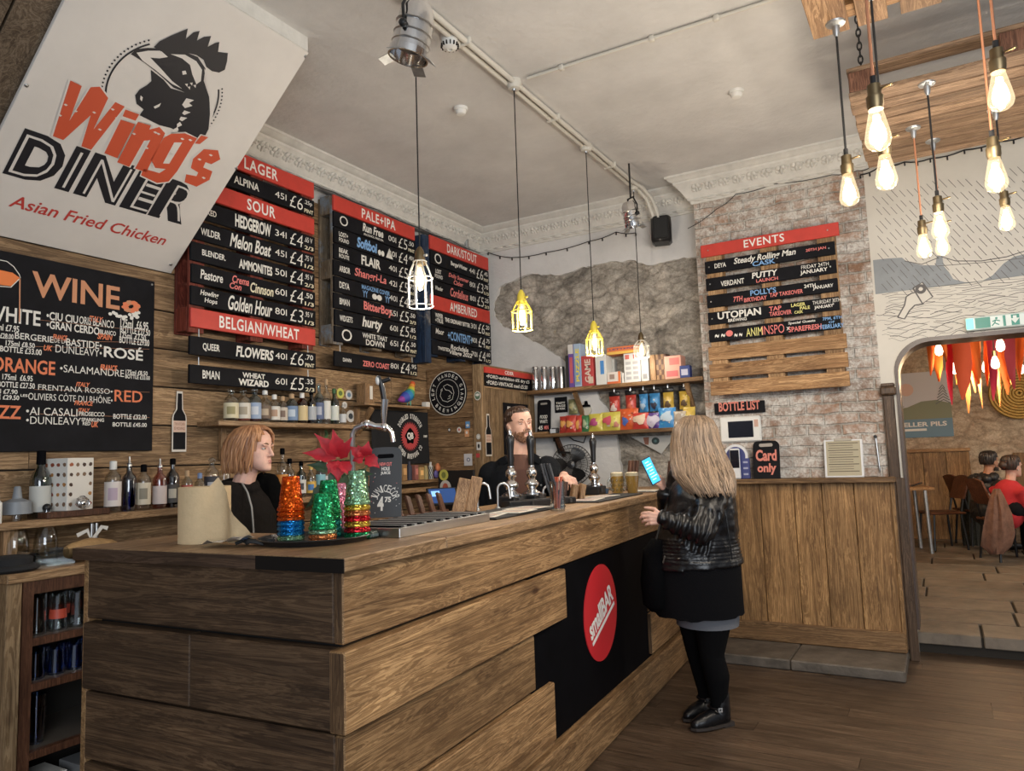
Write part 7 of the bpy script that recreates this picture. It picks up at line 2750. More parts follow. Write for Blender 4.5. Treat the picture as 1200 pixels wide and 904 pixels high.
# ---------------------------------------------------------------- the customer at the bar
F = atZ(836, 845, 0.0)
W = placer(F)
cu_ = thing('person', 'blonde long-haired person in black leather jacket standing at the bar holding a lit phone', 'person', F)

def ell(c, a, b_, n=28, tilt=0.0):
 return [c + HR * (a * cos(2 * pi * k / n)) + HN * (b_ * sin(2 * pi * k / n)) + ZV * (tilt * cos(2 * pi * k / n)) for k in range(n)]

PXM = (W(830, 600) - W(829, 600)).length
hf = (-HR * .80 + HN * .60).normalized()         # she looks left and away
hc = W(815, 521)
Rh = frame(hf)
s_h = .95
# joints
shL, elL, wrL = W(836, 577, -.125), W(822, 624, -.27), W(778, 609, -.25)
shR, elR, wrR = W(800, 560, .15), W(783, 598, .17), W(779, 576, .06)
hipN, knN, anN = W(836, 690, -.08), W(834, 768, -.085), W(843, 828, -.08)
hipF, knF, anF = W(812, 690, .08), W(818, 764, .085), W(828, 818, .08)
mb = MB()
T = head(mb, hc, Rh, s_h, S_pale)
mb.capsule([T(0, -.02, -.07), W(822, 556)], [.052, .058], S_pale)
mb.capsule([W(820, 575), W(822, 620), W(824, 680)], [.12, .13, .14], S_pale, 16)
mb.capsule([shL, elL, wrL], [.045, .036, .026], S_pale)
mb.capsule([shR, elR, wrR], [.045, .036, .026], S_pale)
mb.capsule([W(820, 570), shL], [.06, .05], S_pale)
mb.capsule([W(820, 570), shR], [.06, .05], S_pale)
for h_, k_, a_ in ((hipN, knN, anN), (hipF, knF, anF)):
 mb.capsule([h_, k_, a_, a_ - ZV * .02], [.075, .048, .034, .034], S_pale)
hand(mb, wrL, -HR * .9 + ZV * .12 - HN * .1, -ZV * .4 + HN * .9, ZV, S_pale, (.55, .6, .65, .7), .92, .5)
fR = (-HR * .25 + ZV * .95).normalized()
hand(mb, wrR, fR, -HR * .75 + HN * .5, -HN * .8 - HR * .5, S_pale, (.75, .75, .8, .8), .92, .9)
fuse(mb, 'body', cu_, [S_pale, S_lip], .0042, 3, region=lipsel(hc, Rh, s_h))
eyes(cu_, T, Rh, s_h, mat('iris_brown', (.08, .04, .02), .3))
# leather jacket
mb = MB()
rg = [(550, 819, 15, .10), (558, 820, 25, .15), (568, 822, 33, .19), (584, 822, 38, .215), (604, 820, 43, .215), (625, 817, 47, .205), (645, 816, 50.5, .21), (662, 817, 53, .22)]
mb.rings([ell(W(cx, y), a * PXM, b_, 32, .012 * (i > 5)) for i, (y, cx, a, b_) in enumerate(rg)], M_leather)
mb.capsule([shL, shL.lerp(elL, .5) - HN * .01, elL], [.088, .080, .068], M_leather, 16)
mb.capsule([elL, elL.lerp(wrL, .5), wrL + HR * .01], [.066, .060, .048], M_leather, 16)
mb.capsule([shR, shR.lerp(elR, .5), elR], [.084, .074, .062], M_leather, 16)
mb.capsule([elR, elR.lerp(wrR, .5), wrR - ZV * .02], [.060, .052, .042], M_leather, 16)
zlo, zhi = W(817, 655).z, W(817, 628).z
zsh, eld = W(822, 560).z, (wrL - elL).normalized()

def wrinkle(p, n):
 d = noise.fractal(p * 9, 1.0, 2.0, 3) * .006
 d += noise.noise(Vector((p.x * 14, p.y * 14, p.z * 30))) * .005
 t = (p - elL).dot(eld)
 if (p - elL).length < .30 and -.08 < t < .26 and (p - (elL + eld * t)).length < .13:
  d += .0065 * sin(t * 150 + noise.noise(p * 12) * 3)
 elif zlo < p.z < zhi:
  d += .0035 * sin((p.z - zlo) * 330)
 return d

fuse(mb, 'leather_jacket', cu_, [M_leather], .0075, 4, wrinkle)
mb = MB()
mb.tube([W(845, 584, -.20), W(851, 605, -.21), W(856, 640, -.20), W(858, 656, -.19)], .0035, M_leather, 6)
mb.build('seam', parent=cu_, smooth=60)
mb = MB()
mb.tube([W(777, 660, -.13), W(779, 652, -.145)], .004, M_steel, 6)
mb.build('zip_pull', parent=cu_, smooth=60)
# black tunic hem, grey jersey hem, tights
mb = MB()
rows = [ell(W(cx, y), a * PXM, b_, 48) for y, cx, a, b_ in ((640, 817, 46, .195), (662, 817, 49.5, .21), (690, 818, 50, .215), (706, 819, 50, .22))]
rows.append([p + ZV * (.012 * noise.noise(p * 22)) - ZV * .045 for p in ell(W(819, 708), 50.5 * PXM, .222, 48)])
mb.rings(rows, mat('black_tunic', (.0035, .0035, .0045), .95, spec=.1, bump=.3, bscale=120), cap=False)
mb.build('tunic', parent=cu_, smooth=180)
mb = MB()
rows = [ell(W(cx, y), a * PXM, b_, 40) for y, cx, a, b_ in ((690, 829, 33, .17), (712, 829, 36, .18), (731, 829, 35, .18))]
mb.rings(rows, M_greyd, cap=False)
mb.build('jersey_hem', parent=cu_, smooth=180)
mb = MB()
for h_, k_, a_ in ((hipN, knN, anN), (hipF, knF, anF)):
 mid = k_.lerp(a_, .42) + HR * .012
 mb.capsule([h_, h_.lerp(k_, .6), k_, mid, a_.lerp(mid, .25), a_], [.108, .092, .066, .066, .046, .043], M_tights, 18)
fuse(mb, 'tights', cu_, [M_tights], .007, 4)
for nm, an, toe, heel in (('near', W(843, 832, -.08), atZ(804, 853, .03), None), ('far', W(829, 822, .08), atZ(808, 839, .03), None)):
 mb = MB()
 d = (toe - an)
 d.z = 0
 d = d.normalized()
 A = Vector((an.x, an.y, 0))
 A = A - d * .01
 mb.capsule([A + ZV * .155, A + ZV * .10, A + ZV * .06], [.049, .050, .050], M_leather, 16)
 mb.capsule([A - d * .015 + ZV * .045, A + d * .06 + ZV * .050, A + d * .13 + ZV * .038, A + d * .165 + ZV * .032], [.040, .046, .041, .030], M_leather, 16)
 fuse(mb, 'boot', cu_, [M_leather], .006, 3, lambda p, n: noise.noise(p * 30) * .002)
 mb = MB()
 sd = ZV.cross(d)
 out = [(-.058, -.034), (-.02, -.042), (.06, -.048), (.13, -.046), (.185, -.028), (.20, 0), (.185, .028), (.13, .046), (.06, .048), (-.02, .042), (-.058, .034)]
 mb.prism(out, A + ZV * .022, d, sd, (0, 0, -.013), mat('boot_sole', (.03, .022, .018), .7))
 mb.prism([(-.058, -.036), (.012, -.040), (.012, .040), (-.058, .036)], A + ZV * .010, d, sd, (0, 0, -.0095), MATS['boot_sole'])
 mb.build('boot_sole', parent=cu_)
 mb = MB()
 mb.tube([A + d * .035 + sd * .047 * cos(t) + ZV * (.10 + .05 * sin(t) * 0) + d * .03 * sin(t) for t in (-.4, .2, .8, 1.57, 2.3, 3.0, 3.6)], .007, M_leather, 6)
 mb.box(A - HN * .052 + d * .02 + ZV * .10, (.022, .006, .022), M_steel, R=frame(-HN))
 mb.build('strap', parent=cu_, smooth=60)
# long blonde hair
M_blonde = hairmat('blonde_hair', (.05, .03, .017), (.37, .255, .165))
hr = [(487.5, 815, 3, .012, .02), (489, 815, 12, .05, .01), (494, 814.5, 20, .085, 0), (503, 814, 25, .105, 0), (516, 814.5, 27.5, .115, 0), (530, 817, 30, .118, -.01), (543, 820, 33, .12, -.045), (556, 824, 34, .125, -.085), (567, 829, 31, .13, -.115), (577, 833, 27, .135, -.13)]
rings = [(W(cx, y, dd), a * PXM, b_) for y, cx, a, b_, dd in hr]
fa = atan2(hf.dot(HN), hf.dot(HR))

def skipc(i, a):
 d = abs((a - fa + pi) % (2 * pi) - pi)
 return i > 3 and d < .62

ringhair('hair', cu_, M_blonde, rings, 230, HR, HN, skipc, .0052, 3, True, .03)
# dark shoulder bag hanging in front of her
bg = thing('shoulder_bag', 'black soft shoulder bag hanging at the blonde person\'s front by the bar', 'bag', W(763, 700, -.02))
mb = MB()
mb.rings([ell(W(cx, y, -.02), a * PXM, b_, 20) for y, cx, a, b_ in ((632, 771, 8, .05), (645, 768, 14, .09), (680, 767, 16, .10), (708, 769, 15, .09), (716, 771, 9, .05))], MATS['black_scarf'] if 'black_scarf' in MATS else mat('black_canvas', (.003, .003, .0035), .95, spec=.05, bump=.3))
mb.build('pouch', parent=bg, smooth=60)
mb = MB()
mb.tube([W(767, 645, -.02), W(775, 610, .0), W(790, 575, .05), W(806, 556, .10)], .008, M_rubber, 6)
mb.build('strap', parent=bg, smooth=60)
# phone in her right hand
ph = thing('mobile_phone', 'mobile phone with bright blue screen held up by the blonde person', 'phone', W(763, 552, .02))
c = W(762.5, 552, .015)
U = (W(770, 568, .02) - W(757, 541, .02)).normalized()
sn = (-HN * .80 + HR * .42 + ZV * .35).normalized()
sn = (sn - U * sn.dot(U)).normalized()
Rp = Matrix((U.cross(sn) * -1, U, sn)).transposed()
mb = MB()
mb.box(c, (.074, .152, .008), M_plastic, R=Rp, bev=.003)
mb.build('case', parent=ph)
mb = MB()
M_ps = mat('phone_screen', (.02, .05, .08), .2, emit=(.06, .52, 1.0), es=1.1)
M_ps2 = mat('phone_screen_text', (.2, .2, .2), .2, emit=(.45, .85, 1.0), es=1.2)
mb.box(c + sn * .0045, (.066, .142, .0012), M_ps, R=Rp)
for k in range(7):
 mb.box(c + sn * .0054 + U * (-.052 + .017 * k) + Rp @ Vector((.006 * (k % 2) - .004, 0, 0)), (.030 + .01 * (k % 3), .006, .0006), M_ps2, R=Rp)
mb.build('screen', parent=ph)

# ---------------------------------------------------------------- fair-haired bartender in profile
D0 = 3.70
q = atD(288, 560, D0)
F = Vector((q.x, q.y, 0.0))
W = placer(F)
PXM = (W(300, 560) - W(299, 560)).length
b1 = thing('person', 'fair bob-haired bartender in a dark hooded top, face in profile behind the near bar end', 'person', F)
hf = (HR * .97 - HN * .22).normalized()
Rh = frame(hf, (0, 0, 1))
s_h = .95
hc = W(297.5, 527)
mb = MB()
T = head(mb, hc, Rh, s_h, S_pink)
mb.capsule([T(0, -.025, -.07), W(283, 574)], [.050, .056], S_pink)
shN, shF = W(268, 583, -.17), W(298, 579, .17)
mb.capsule([W(282, 590), W(284, 640), W(284, 700)], [.11, .115, .12], S_pink, 16)
elN, elF = W(262, 640, -.24), W(330, 628, .20)
wrN, wrF = W(295, 655, -.30), W(360, 640, .05)
for a_, e_, w_ in ((shN, elN, wrN), (shF, elF, wrF)):
 mb.capsule([W(283, 584), a_, e_, w_], [.06, .045, .036, .026], S_pink)
for dd in (-.09, .09):
 P = F + HN * dd
 mb.capsule([P + ZV * .88, P + ZV * .48, P + ZV * .06], [.085, .05, .036], S_pink)
 mb.capsule([P + ZV * .035, P + HR * .15 + ZV * .03], [.036, .026], S_pink)
hand(mb, wrN, HR * .9 - ZV * .2, -ZV, -HN, S_pink, (.5, .5, .5, .5), .9)
hand(mb, wrF, HR * .9 - ZV * .2, -ZV, -HN, S_pink, (.5, .5, .5, .5), .9)
fuse(mb, 'body', b1, [S_pink, S_lip], .0042, 3, region=lipsel(hc, Rh, s_h))
eyes(b1, T, Rh, s_h, mat('iris_hazel', (.16, .085, .04), .35))
mb = MB()
rg = [(566, 281, 11, .075), (573, 281, 21, .14), (584, 282, 30, .195), (602, 284, 35, .21), (630, 285, 37, .20), (660, 285, 37, .20), (700, 285, 36, .20)]
mb.rings([ell(W(cx, y), a * PXM, b_, 30) for y, cx, a, b_ in rg], M_cloth_b)
for a_, e_, w_ in ((shN, elN, wrN), (shF, elF, wrF)):
 mb.capsule([a_, a_.lerp(e_, .5), e_], [.080, .072, .062], M_cloth_b, 16)
 mb.capsule([e_, e_.lerp(w_, .6), w_], [.060, .050, .044], M_cloth_b, 16)
mb.tube([W(281 + 19 * cos(t), 570 - 5 * sin(t), .12 * sin(t)) for t in [2 * pi * k / 14 for k in range(14)]], .026, M_cloth_b, 10, closed=True)
fuse(mb, 'hooded_top', b1, [M_cloth_b], .007, 4, lambda p, n: noise.fractal(p * 8, 1.0, 2.0, 3) * .008)
mb = MB()
mb.tube([W(284, 567, -.125), W(290, 577, -.19), W(295, 595, -.222), W(297, 620, -.215), W(297, 650, -.21)], .0045, mat('grey_piping', (.30, .29, .27), .7), 6)
mb.build('zip_piping', parent=b1, smooth=60)
mb = MB()
mb.capsule([W(316, 566, .14), W(320, 585, .14), W(321, 610, .13)], [.05, .062, .060], M_cloth_b, 14)
mb.capsule([W(308, 560, .12), W(303, 578, .13)], [.03, .06], M_cloth_b, 14)
fuse(mb, 'far_collar', b1, [mat('black_scarf', (.003, .003, .003), .95, spec=.05)], .007, 4, lambda p, n: noise.fractal(p * 12, 1.0, 2.0, 3) * .010)
for dd in (-.09, .09):
 P = F + HN * dd
 mb = MB()
 mb.capsule([P + ZV * .92, P + ZV * .48, P + ZV * .12], [.105, .075, .065], M_denim_b, 14)
 mb.build('trouser_leg', parent=b1, smooth=180)
 mb = MB()
 mb.capsule([P - HR * .03 + ZV * .055, P + HR * .16 + ZV * .05], [.052, .045], M_leather, 12)
 mb.build('shoe', parent=b1, smooth=180)
M_straw_h = hairmat('strawberry_hair', (.17, .065, .025), (.50, .25, .115))
hr = [(499, 297, 3, .012), (500.5, 297, 11, .045), (504.5, 296, 19, .078), (511, 295, 24.5, .095), (519, 292.5, 27, .099), (530, 290, 28, .098), (542, 288, 27, .094), (554, 287, 24.5, .090)]
rings = [(W(cx, y), a * PXM, b_) for y, cx, a, b_ in hr]
fa = atan2(hf.dot(HN), hf.dot(HR))

def skipb(i, a):
 d = abs((a - fa + pi) % (2 * pi) - pi)
 return (i == 2 and d < .35) or (i == 3 and d < .60) or (i == 4 and d < .72) or (i > 4 and d < .85)

ringhair('hair', b1, M_straw_h, rings, 110, HR, HN, skipb, .0068, 5, True, .010)

# ---------------------------------------------------------------- bearded barman behind the pumps
q = atD(607, 540, 5.0)
F = Vector((q.x, q.y, 0.0))
W = placer(F)
PXM = (W(600, 560) - W(599, 560)).length
b2 = thing('person', 'bearded barman in open black denim jacket over a brown tee behind the hand pumps', 'person', F)
hf = (-HN * .86 + HR * .44 + ZV * .10).normalized()
Rh = frame(hf, Vector((0, 0, 1)) - HR * .10)
s_h = 1.03
hc = W(609, 499, -.02)
S_man = skin('skin_fair', (.60, .35, .26))
mb = MB()
T = head(mb, hc, Rh, s_h, S_man)
mb.capsule([T(0, -.02, -.07), W(606, 542)], [.062, .068], S_man)
shI, shJ = W(576, 556), W(641, 550, -.02)
elI, wrI = W(566, 612, .04), W(572, 662, .0)
elJ, wrJ = W(658, 580, -.18), W(661, 558, -.50)
mb.capsule([W(606, 575), W(607, 610), W(607, 660)], [.10, .11, .11], S_man, 18)
for a_, e_, w_ in ((shI, elI, wrI), (shJ, elJ, wrJ)):
 mb.capsule([W(606, 556), a_, e_, w_], [.062, .055, .042, .030], S_man)
for dd in (-.11, .11):
 P = F + HR * dd
 mb.capsule([P + ZV * .92, P + ZV * .50, P + ZV * .06], [.09, .055, .04], S_man)
 mb.capsule([P + ZV * .035, P - HN * .16 + ZV * .03], [.04, .03], S_man)
hand(mb, wrJ, (-HN * .75 - ZV * .22 + HR * .30), -ZV * .9 + HN * .3, -HR, S_man, (.55, .6, .6, .65), 1.0, .6)
hand(mb, wrI, (-HN * .1 - ZV * .9), -ZV * .6 + HN * .5, HR, S_man, (.5, .5, .5, .5), 1.0)
fuse(mb, 'body', b2, [S_man, S_lip], .0042, 3, region=lipsel(hc, Rh, s_h))
M_dkhair = hairmat('dark_brown_hair', (.018, .010, .007), (.075, .040, .024))
eyes(b2, T, Rh, s_h, mat('brow_brown', (.10, .05, .028), .5), True)
# beard: jaw shell with short tufts
mb = MB()
rnd = random.Random(14)
M_beard = hairmat('brown_beard', (.085, .035, .018), (.26, .125, .065))
for zz, n in ((-.045, 15), (-.055, 17), (-.066, 19), (-.078, 19), (-.090, 17), (-.101, 13), (-.111, 9)):
 for i in range(HEADP.__len__() - 1):
  if HEADP[i][0] <= zz <= HEADP[i + 1][0]:
   t = (zz - HEADP[i][0]) / (HEADP[i + 1][0] - HEADP[i][0])
   w_, f, b_ = [HEADP[i][k] + (HEADP[i + 1][k] - HEADP[i][k]) * t for k in (1, 2, 3)]
   break
 for k in range(n * 2):
  a = min(pi, max(0, pi * (k + rnd.uniform(-.3, .3)) / (n * 2 - 1)))
  x = w_ * abs(cos(a)) ** .82 * (1 if cos(a) > 0 else -1)
  y = (f + b_) / 2 + (f - b_) / 2 * max(0, sin(a)) ** .92
  if abs(x) < .025 and -.082 < zz < -.050:
   continue
  if sin(a) > .5 and zz > -.052 and abs(x) > .026:
   continue
  zj = zz + rnd.uniform(-.006, .006)
  p = T(x, y, zj)
  o = (p - T(0, 0, zz)).normalized()
  mb.capsule([p - o * .003, p + o * .0035 - (T(0, 0, 1) - T(0, 0, 0)).normalized() * rnd.uniform(.008, .015)], [.0050, .0026], M_beard, 5, rnd.random())
for k in range(22):
 x = -.028 + .056 * k / 21
 p = T(x, .0985 - abs(x) * .22, -.052 - abs(x) * .12)
 mb.capsule([p, p + (T(x * .2, .002, -.008) - T(0, 0, 0))], [.0038, .0024], M_beard, 5, rnd.random())
mb.build('beard', parent=b2, smooth=180)
# swept-back receding hair
UX, VY, WZ = Rh @ XV, Rh @ YV, Rh @ ZV
rings = [(T(0, -.018, .126), .006, .008), (T(0, -.018, .124), .030, .036), (T(0, -.016, .113), .057, .070), (T(0, -.012, .090), .074, .092), (T(0, -.016, .062), .082, .098), (T(0, -.012, .030), .0835, .100), (T(0, -.014, -.005), .081, .096), (T(0, -.020, -.040), .072, .084)]
rings = [(c, a * s_h, b_ * s_h) for c, a, b_ in rings]

def skipm(i, a):
 d = abs((a - pi / 2 + pi) % (2 * pi) - pi)
 return (i > 3 and d < .95) or (i > 4 and d < 1.75) or (i > 5 and d < 2.0)

ringhair('hair', b2, M_dkhair, rings, 90, UX, VY, skipm, .0058, 9, True, .004)
# brown tee and black denim jacket
mb = MB()
rg = [(533, 606, 11, .075), (540, 606, 19, .095), (550, 607, 30, .125), (570, 607, 35, .135), (600, 607, 34, .138), (640, 607, 33, .135), (670, 607, 33, .135)]
mb.rings([ell(W(cx, y), a * PXM, b_, 30) for y, cx, a, b_ in rg], M_brownt)
fuse(mb, 'tee_shirt', b2, [M_brownt], .008, 3, lambda p, n: noise.fractal(p * 7, 1.0, 2.0, 2) * .006)
mb = MB()
rg = [(536, 606, 19, .10), (542, 606, 27, .125), (552, 607, 38, .145), (575, 607, 41, .155), (605, 607, 41, .158), (640, 607, 41, .155), (662, 607, 41, .155)]
mb.rings([ell(W(cx, y), a * PXM, b_, 34) for y, cx, a, b_ in rg], M_denim_b)
for a_, e_, w_ in ((shI, elI, wrI), (shJ, elJ, wrJ)):
 mb.capsule([a_, a_.lerp(e_, .5), e_], [.088, .078, .068], M_denim_b, 16)
 mb.capsule([e_, e_.lerp(w_, .5), w_.lerp(e_, .12)], [.066, .056, .048], M_denim_b, 16)
cx0 = W(612, 600)

def cutj(p, n):
 d = p - F
 u, v = d.dot(HR), d.dot(HN)
 if v > -.02 or n.dot(HN) > .15:
  return False
 z = p.z
 zt = W(607, 536).z
 half = .045 + .035 * min(1, max(0, (zt - z) / .3))
 return abs(u - .020 - .02 * (zt - z)) < half and z < zt + .05

fuse(mb, 'denim_jacket', b2, [M_denim_b], .008, 4, lambda p, n: noise.fractal(p * 8, 1.0, 2.0, 3) * .008, cut=cutj)
for (px, py) in ((633, 537), (636, 554), (634, 569), (597, 552), (594, 574), (592, 590)):
 mb = MB()
 c = W(px, py, -.150)
 mb.ball(c, (.007, .007, .007), M_steel, 8, 6)
 mb.build('button', parent=b2, smooth=60)
for q_, e in ((W(590, 541, -.10), (-1, 1)), (W(628, 538, -.10), (1, 1))):
 mb = MB()
 mb.box(q_, (.075, .02, .055), M_denim_b, R=frame(-HN * .8 + HR * .5 * e[0], ZV + HR * .6 * e[0]), bev=.006)
 mb.build('collar', parent=b2)
for dd in (-.11, .11):
 P = F + HR * dd
 mb = MB()
 mb.capsule([P + ZV * .95, P + ZV * .50, P + ZV * .12], [.11, .08, .068], M_denim_b, 14)
 mb.build('trouser_leg', parent=b2, smooth=180)
 mb = MB()
 mb.capsule([P + HN * .03 + ZV * .058, P - HN * .18 + ZV * .05], [.056, .046], M_leather, 12)
 mb.build('shoe', parent=b2, smooth=180)
# ================================================================ back wall shelves, games, snacks, ledge things
def ground_on(px, py, Y): return atY(px, py, Y)

sh = thing('wall_shelf', 'upper timber shelf of board games on the back wall', 'shelf', (-2.4, 6.0, 2.0))
YS = 5.78
zA = atY(716, 450, YS).z
mb = MB()
mb.box2((-3.20, YS, zA - .035), (-1.603, 5.998, zA), W_panelX, bev=.003)
mb.build('shelf_board', parent=sh)
for x in (-2.75, -1.75):
 mb = MB()
 mb.bar((x, 5.985, zA - .24), (x, YS + .05, zA - .04), .035, .03, W_small)
 mb.build('bracket', parent=sh)
sh = thing('wall_shelf', 'lower timber shelf of crisps on the back wall', 'shelf', (-2.4, 6.0, 1.6))
zB = atY(710, 505, YS).z
mb = MB()
mb.box2((-3.22, YS, zB - .032), (-1.62, 5.998, zB), W_panelX, bev=.003)
mb.build('shelf_board', parent=sh)
for x in (-2.95, -1.75):
 mb = MB()
 mb.bar((x, 5.985, zB - .2), (x, YS + .06, zB - .034), .03, .03, W_brown)
 mb.build('bracket', parent=sh)

def card_box(label, x0, x1, top, zb, cols, text=None, tcol=None, name='board_game', depth=.13, group='board games on the upper shelf', Y0=None, vert=False):
 Y0 = Y0 or YS + .025
 a, b_ = atY(x0, 440, Y0), atY(x1, 440, Y0)
 h = zfor((a.x + b_.x) / 2, Y0, top) - zb
 mb = MB()
 mb.box2((a.x + .002, Y0, zb), (b_.x - .002, Y0 + depth, zb + h), cols[0], bev=.002)
 O, w_ = Vector((a.x + .002, Y0 - .0012, zb)), b_.x - a.x - .004
 for i, m in enumerate(cols[1:]):
  v0, v1, u0, u1, c = m
  mb.flat([(w_ * u0, h * v0), (w_ * u1, h * v0), (w_ * u1, h * v1), (w_ * u0, h * v1)], O - YV * .0004 * i, XV, ZV, c)
 if text:
  O2 = O - YV * .003
  if vert:
   mb.text(text, O2 + XV * w_ * .78, ZV, -XV, h * .12, 0, h * .76, w_ * .5, tcol, 0, .03)
  else:
   mb.text(text, O2, XV, ZV, w_ * .1, h * .55, w_ * .8, h * .22, tcol, 0, .03)
 return tag(mb.build(name, normals=False), label, 'box', group)

p_ = paint
G = zA
for x, lab in ((628, 'first'), (638, 'second'), (648, 'third'), (658, 'fourth')):
 q = atY(x, 450, YS + .07)
 mb = MB()
 hh = zfor(q.x, q.y, 430) - G
 mb.lathe([(.030, 0), (.031, .004), (.031, hh - .01), (.027, hh), (.001, hh)], M_chrome if x != 658 else M_steel, (q.x, q.y, G), 20, cap=False)
 mb.lathe([(.0315, hh - .016), (.0325, hh - .012), (.0315, hh - .008)], M_steel, (q.x, q.y, G), 20)
 tag(mb.build('cocktail_tin', smooth=40), 'polished steel tin, %s from the left on the game shelf' % lab, 'tin', 'steel tins on the game shelf')
card_box('small black box half hidden left of the purple-spined game', 663, 666.5, 417, G, [p_((.02, .02, .02))])
card_box('tall game with purple spine and white top, leftmost of the big games', 666.5, 673, 404, G, [p_((.13, .07, .30)), (.78, 1, 0, 1, p_((.60, .58, .55))), (.1, .7, .2, .8, p_((.50, .10, .12)))])
card_box('tall pale blue game with yellow spine lettering', 673, 681.5, 403, G, [p_((.34, .44, .58)), (.05, .65, .1, .9, p_((.20, .30, .48)))], 'PUZZLE', p_((.75, .62, .06)), vert=True)
card_box('pale blue game standing behind the yellow pendant', 682, 689, 404, G, [p_((.40, .48, .56)), (.5, .9, .2, .8, p_((.55, .62, .60)))], depth=.05, Y0=YS + .16)
card_box('thick red game with white lettering beside the pale blue ones', 681.5, 696, 417, G, [p_((.42, .05, .05)), (.08, .3, .55, .95, p_((.55, .45, .35)))], 'GAME', p_((.62, .5, .42)), vert=True)
card_box('white game box with a blue block on its spine', 698, 711, 416, G, [p_((.60, .60, .57)), (.35, .8, .45, .8, p_((.06, .22, .52)))])
card_box('grey upright box with dark figure behind the small orange-white box', 711.5, 721, 421, G, [p_((.45, .46, .44)), (.1, .8, .2, .6, p_((.14, .20, .22)))], depth=.05, Y0=YS + .16)
card_box('small white and orange box under the flat orange game', 711, 727.5, 436, G, [p_((.60, .55, .50)), (0, .2, 0, 1, p_((.55, .12, .04))), (0, 1, .82, 1, p_((.60, .16, .05))), (.4, .8, .2, .55, p_((.28, .20, .16)))], depth=.11)
card_box('slim white box next to the small orange-white one', 728, 731, 437, G, [p_((.62, .60, .56))])
card_box('tall white card box covered in printed rows', 731.5, 751, 414, G, [p_((.58, .58, .57))] + [(.10 + .17 * i, .20 + .17 * i, .12 + .44 * j, .44 + .44 * j, p_((.36, .36, .37))) for i in range(4) for j in range(2)] + [(.8, .95, .1, .35, p_((.50, .12, .10))), (.8, .95, .6, .85, p_((.50, .12, .10)))])
card_box('narrow white box with grey print beside the tall printed one', 751.5, 760.5, 418, G, [p_((.52, .52, .50)), (.1, .3, .2, .8, p_((.25, .25, .26))), (.4, .9, .2, .8, p_((.40, .40, .40)))])
card_box('flat orange game lying across the boxes', 712, 748, 406, zfor(atY(740, 440, YS).x, YS + .03, 413.5), [p_((.60, .16, .05)), (.0, .35, 0, 1, p_((.65, .40, .08)))], 'LETTERS', p_((.10, .06, .15)), depth=.14)
a, b_ = atY(762, 440, YS + .03), atY(779, 440, YS + .03)
zt = zfor(a.x, YS, 416)
mb = MB()
mb.box2((a.x, YS + .03, G), (a.x + .048, YS + .16, zt), W_small, bev=.002)
n = 4
for i in range(n):
 for j in range(5):
  mb.box2((a.x + .049 + i * .022, YS + .045, G + j * (zt - G) / 5), (a.x + .049 + (i + 1) * .022, YS + .155, G + (j + 1) * (zt - G) / 5), W_brown if (i + j) % 2 else W_small, tone=.6)
tag(mb.build('chess_box'), 'folded wooden chess box with chequered side on the game shelf', 'box', 'board games on the upper shelf')
card_box('pink box with red print right of the chess box', 779, 799, 417, G, [p_((.62, .33, .25)), (.1, .35, .1, .8, p_((.55, .12, .12))), (.6, .9, .3, .9, p_((.56, .16, .14)))])
card_box('small navy box at the right end of the game shelf', 796.5, 809, 428.5, G, [p_((.02, .04, .17)), (.2, .7, .15, .8, p_((.45, .45, .55)))], depth=.06, Y0=YS - .0 + .001)

# snacks
M_foilr = {}

def foil(c):
 k = 'foil_%d_%d_%d' % tuple(int(x * 99) for x in c)
 return mat(k, c, .28, spec=.6, bump=.9, bscale=28)

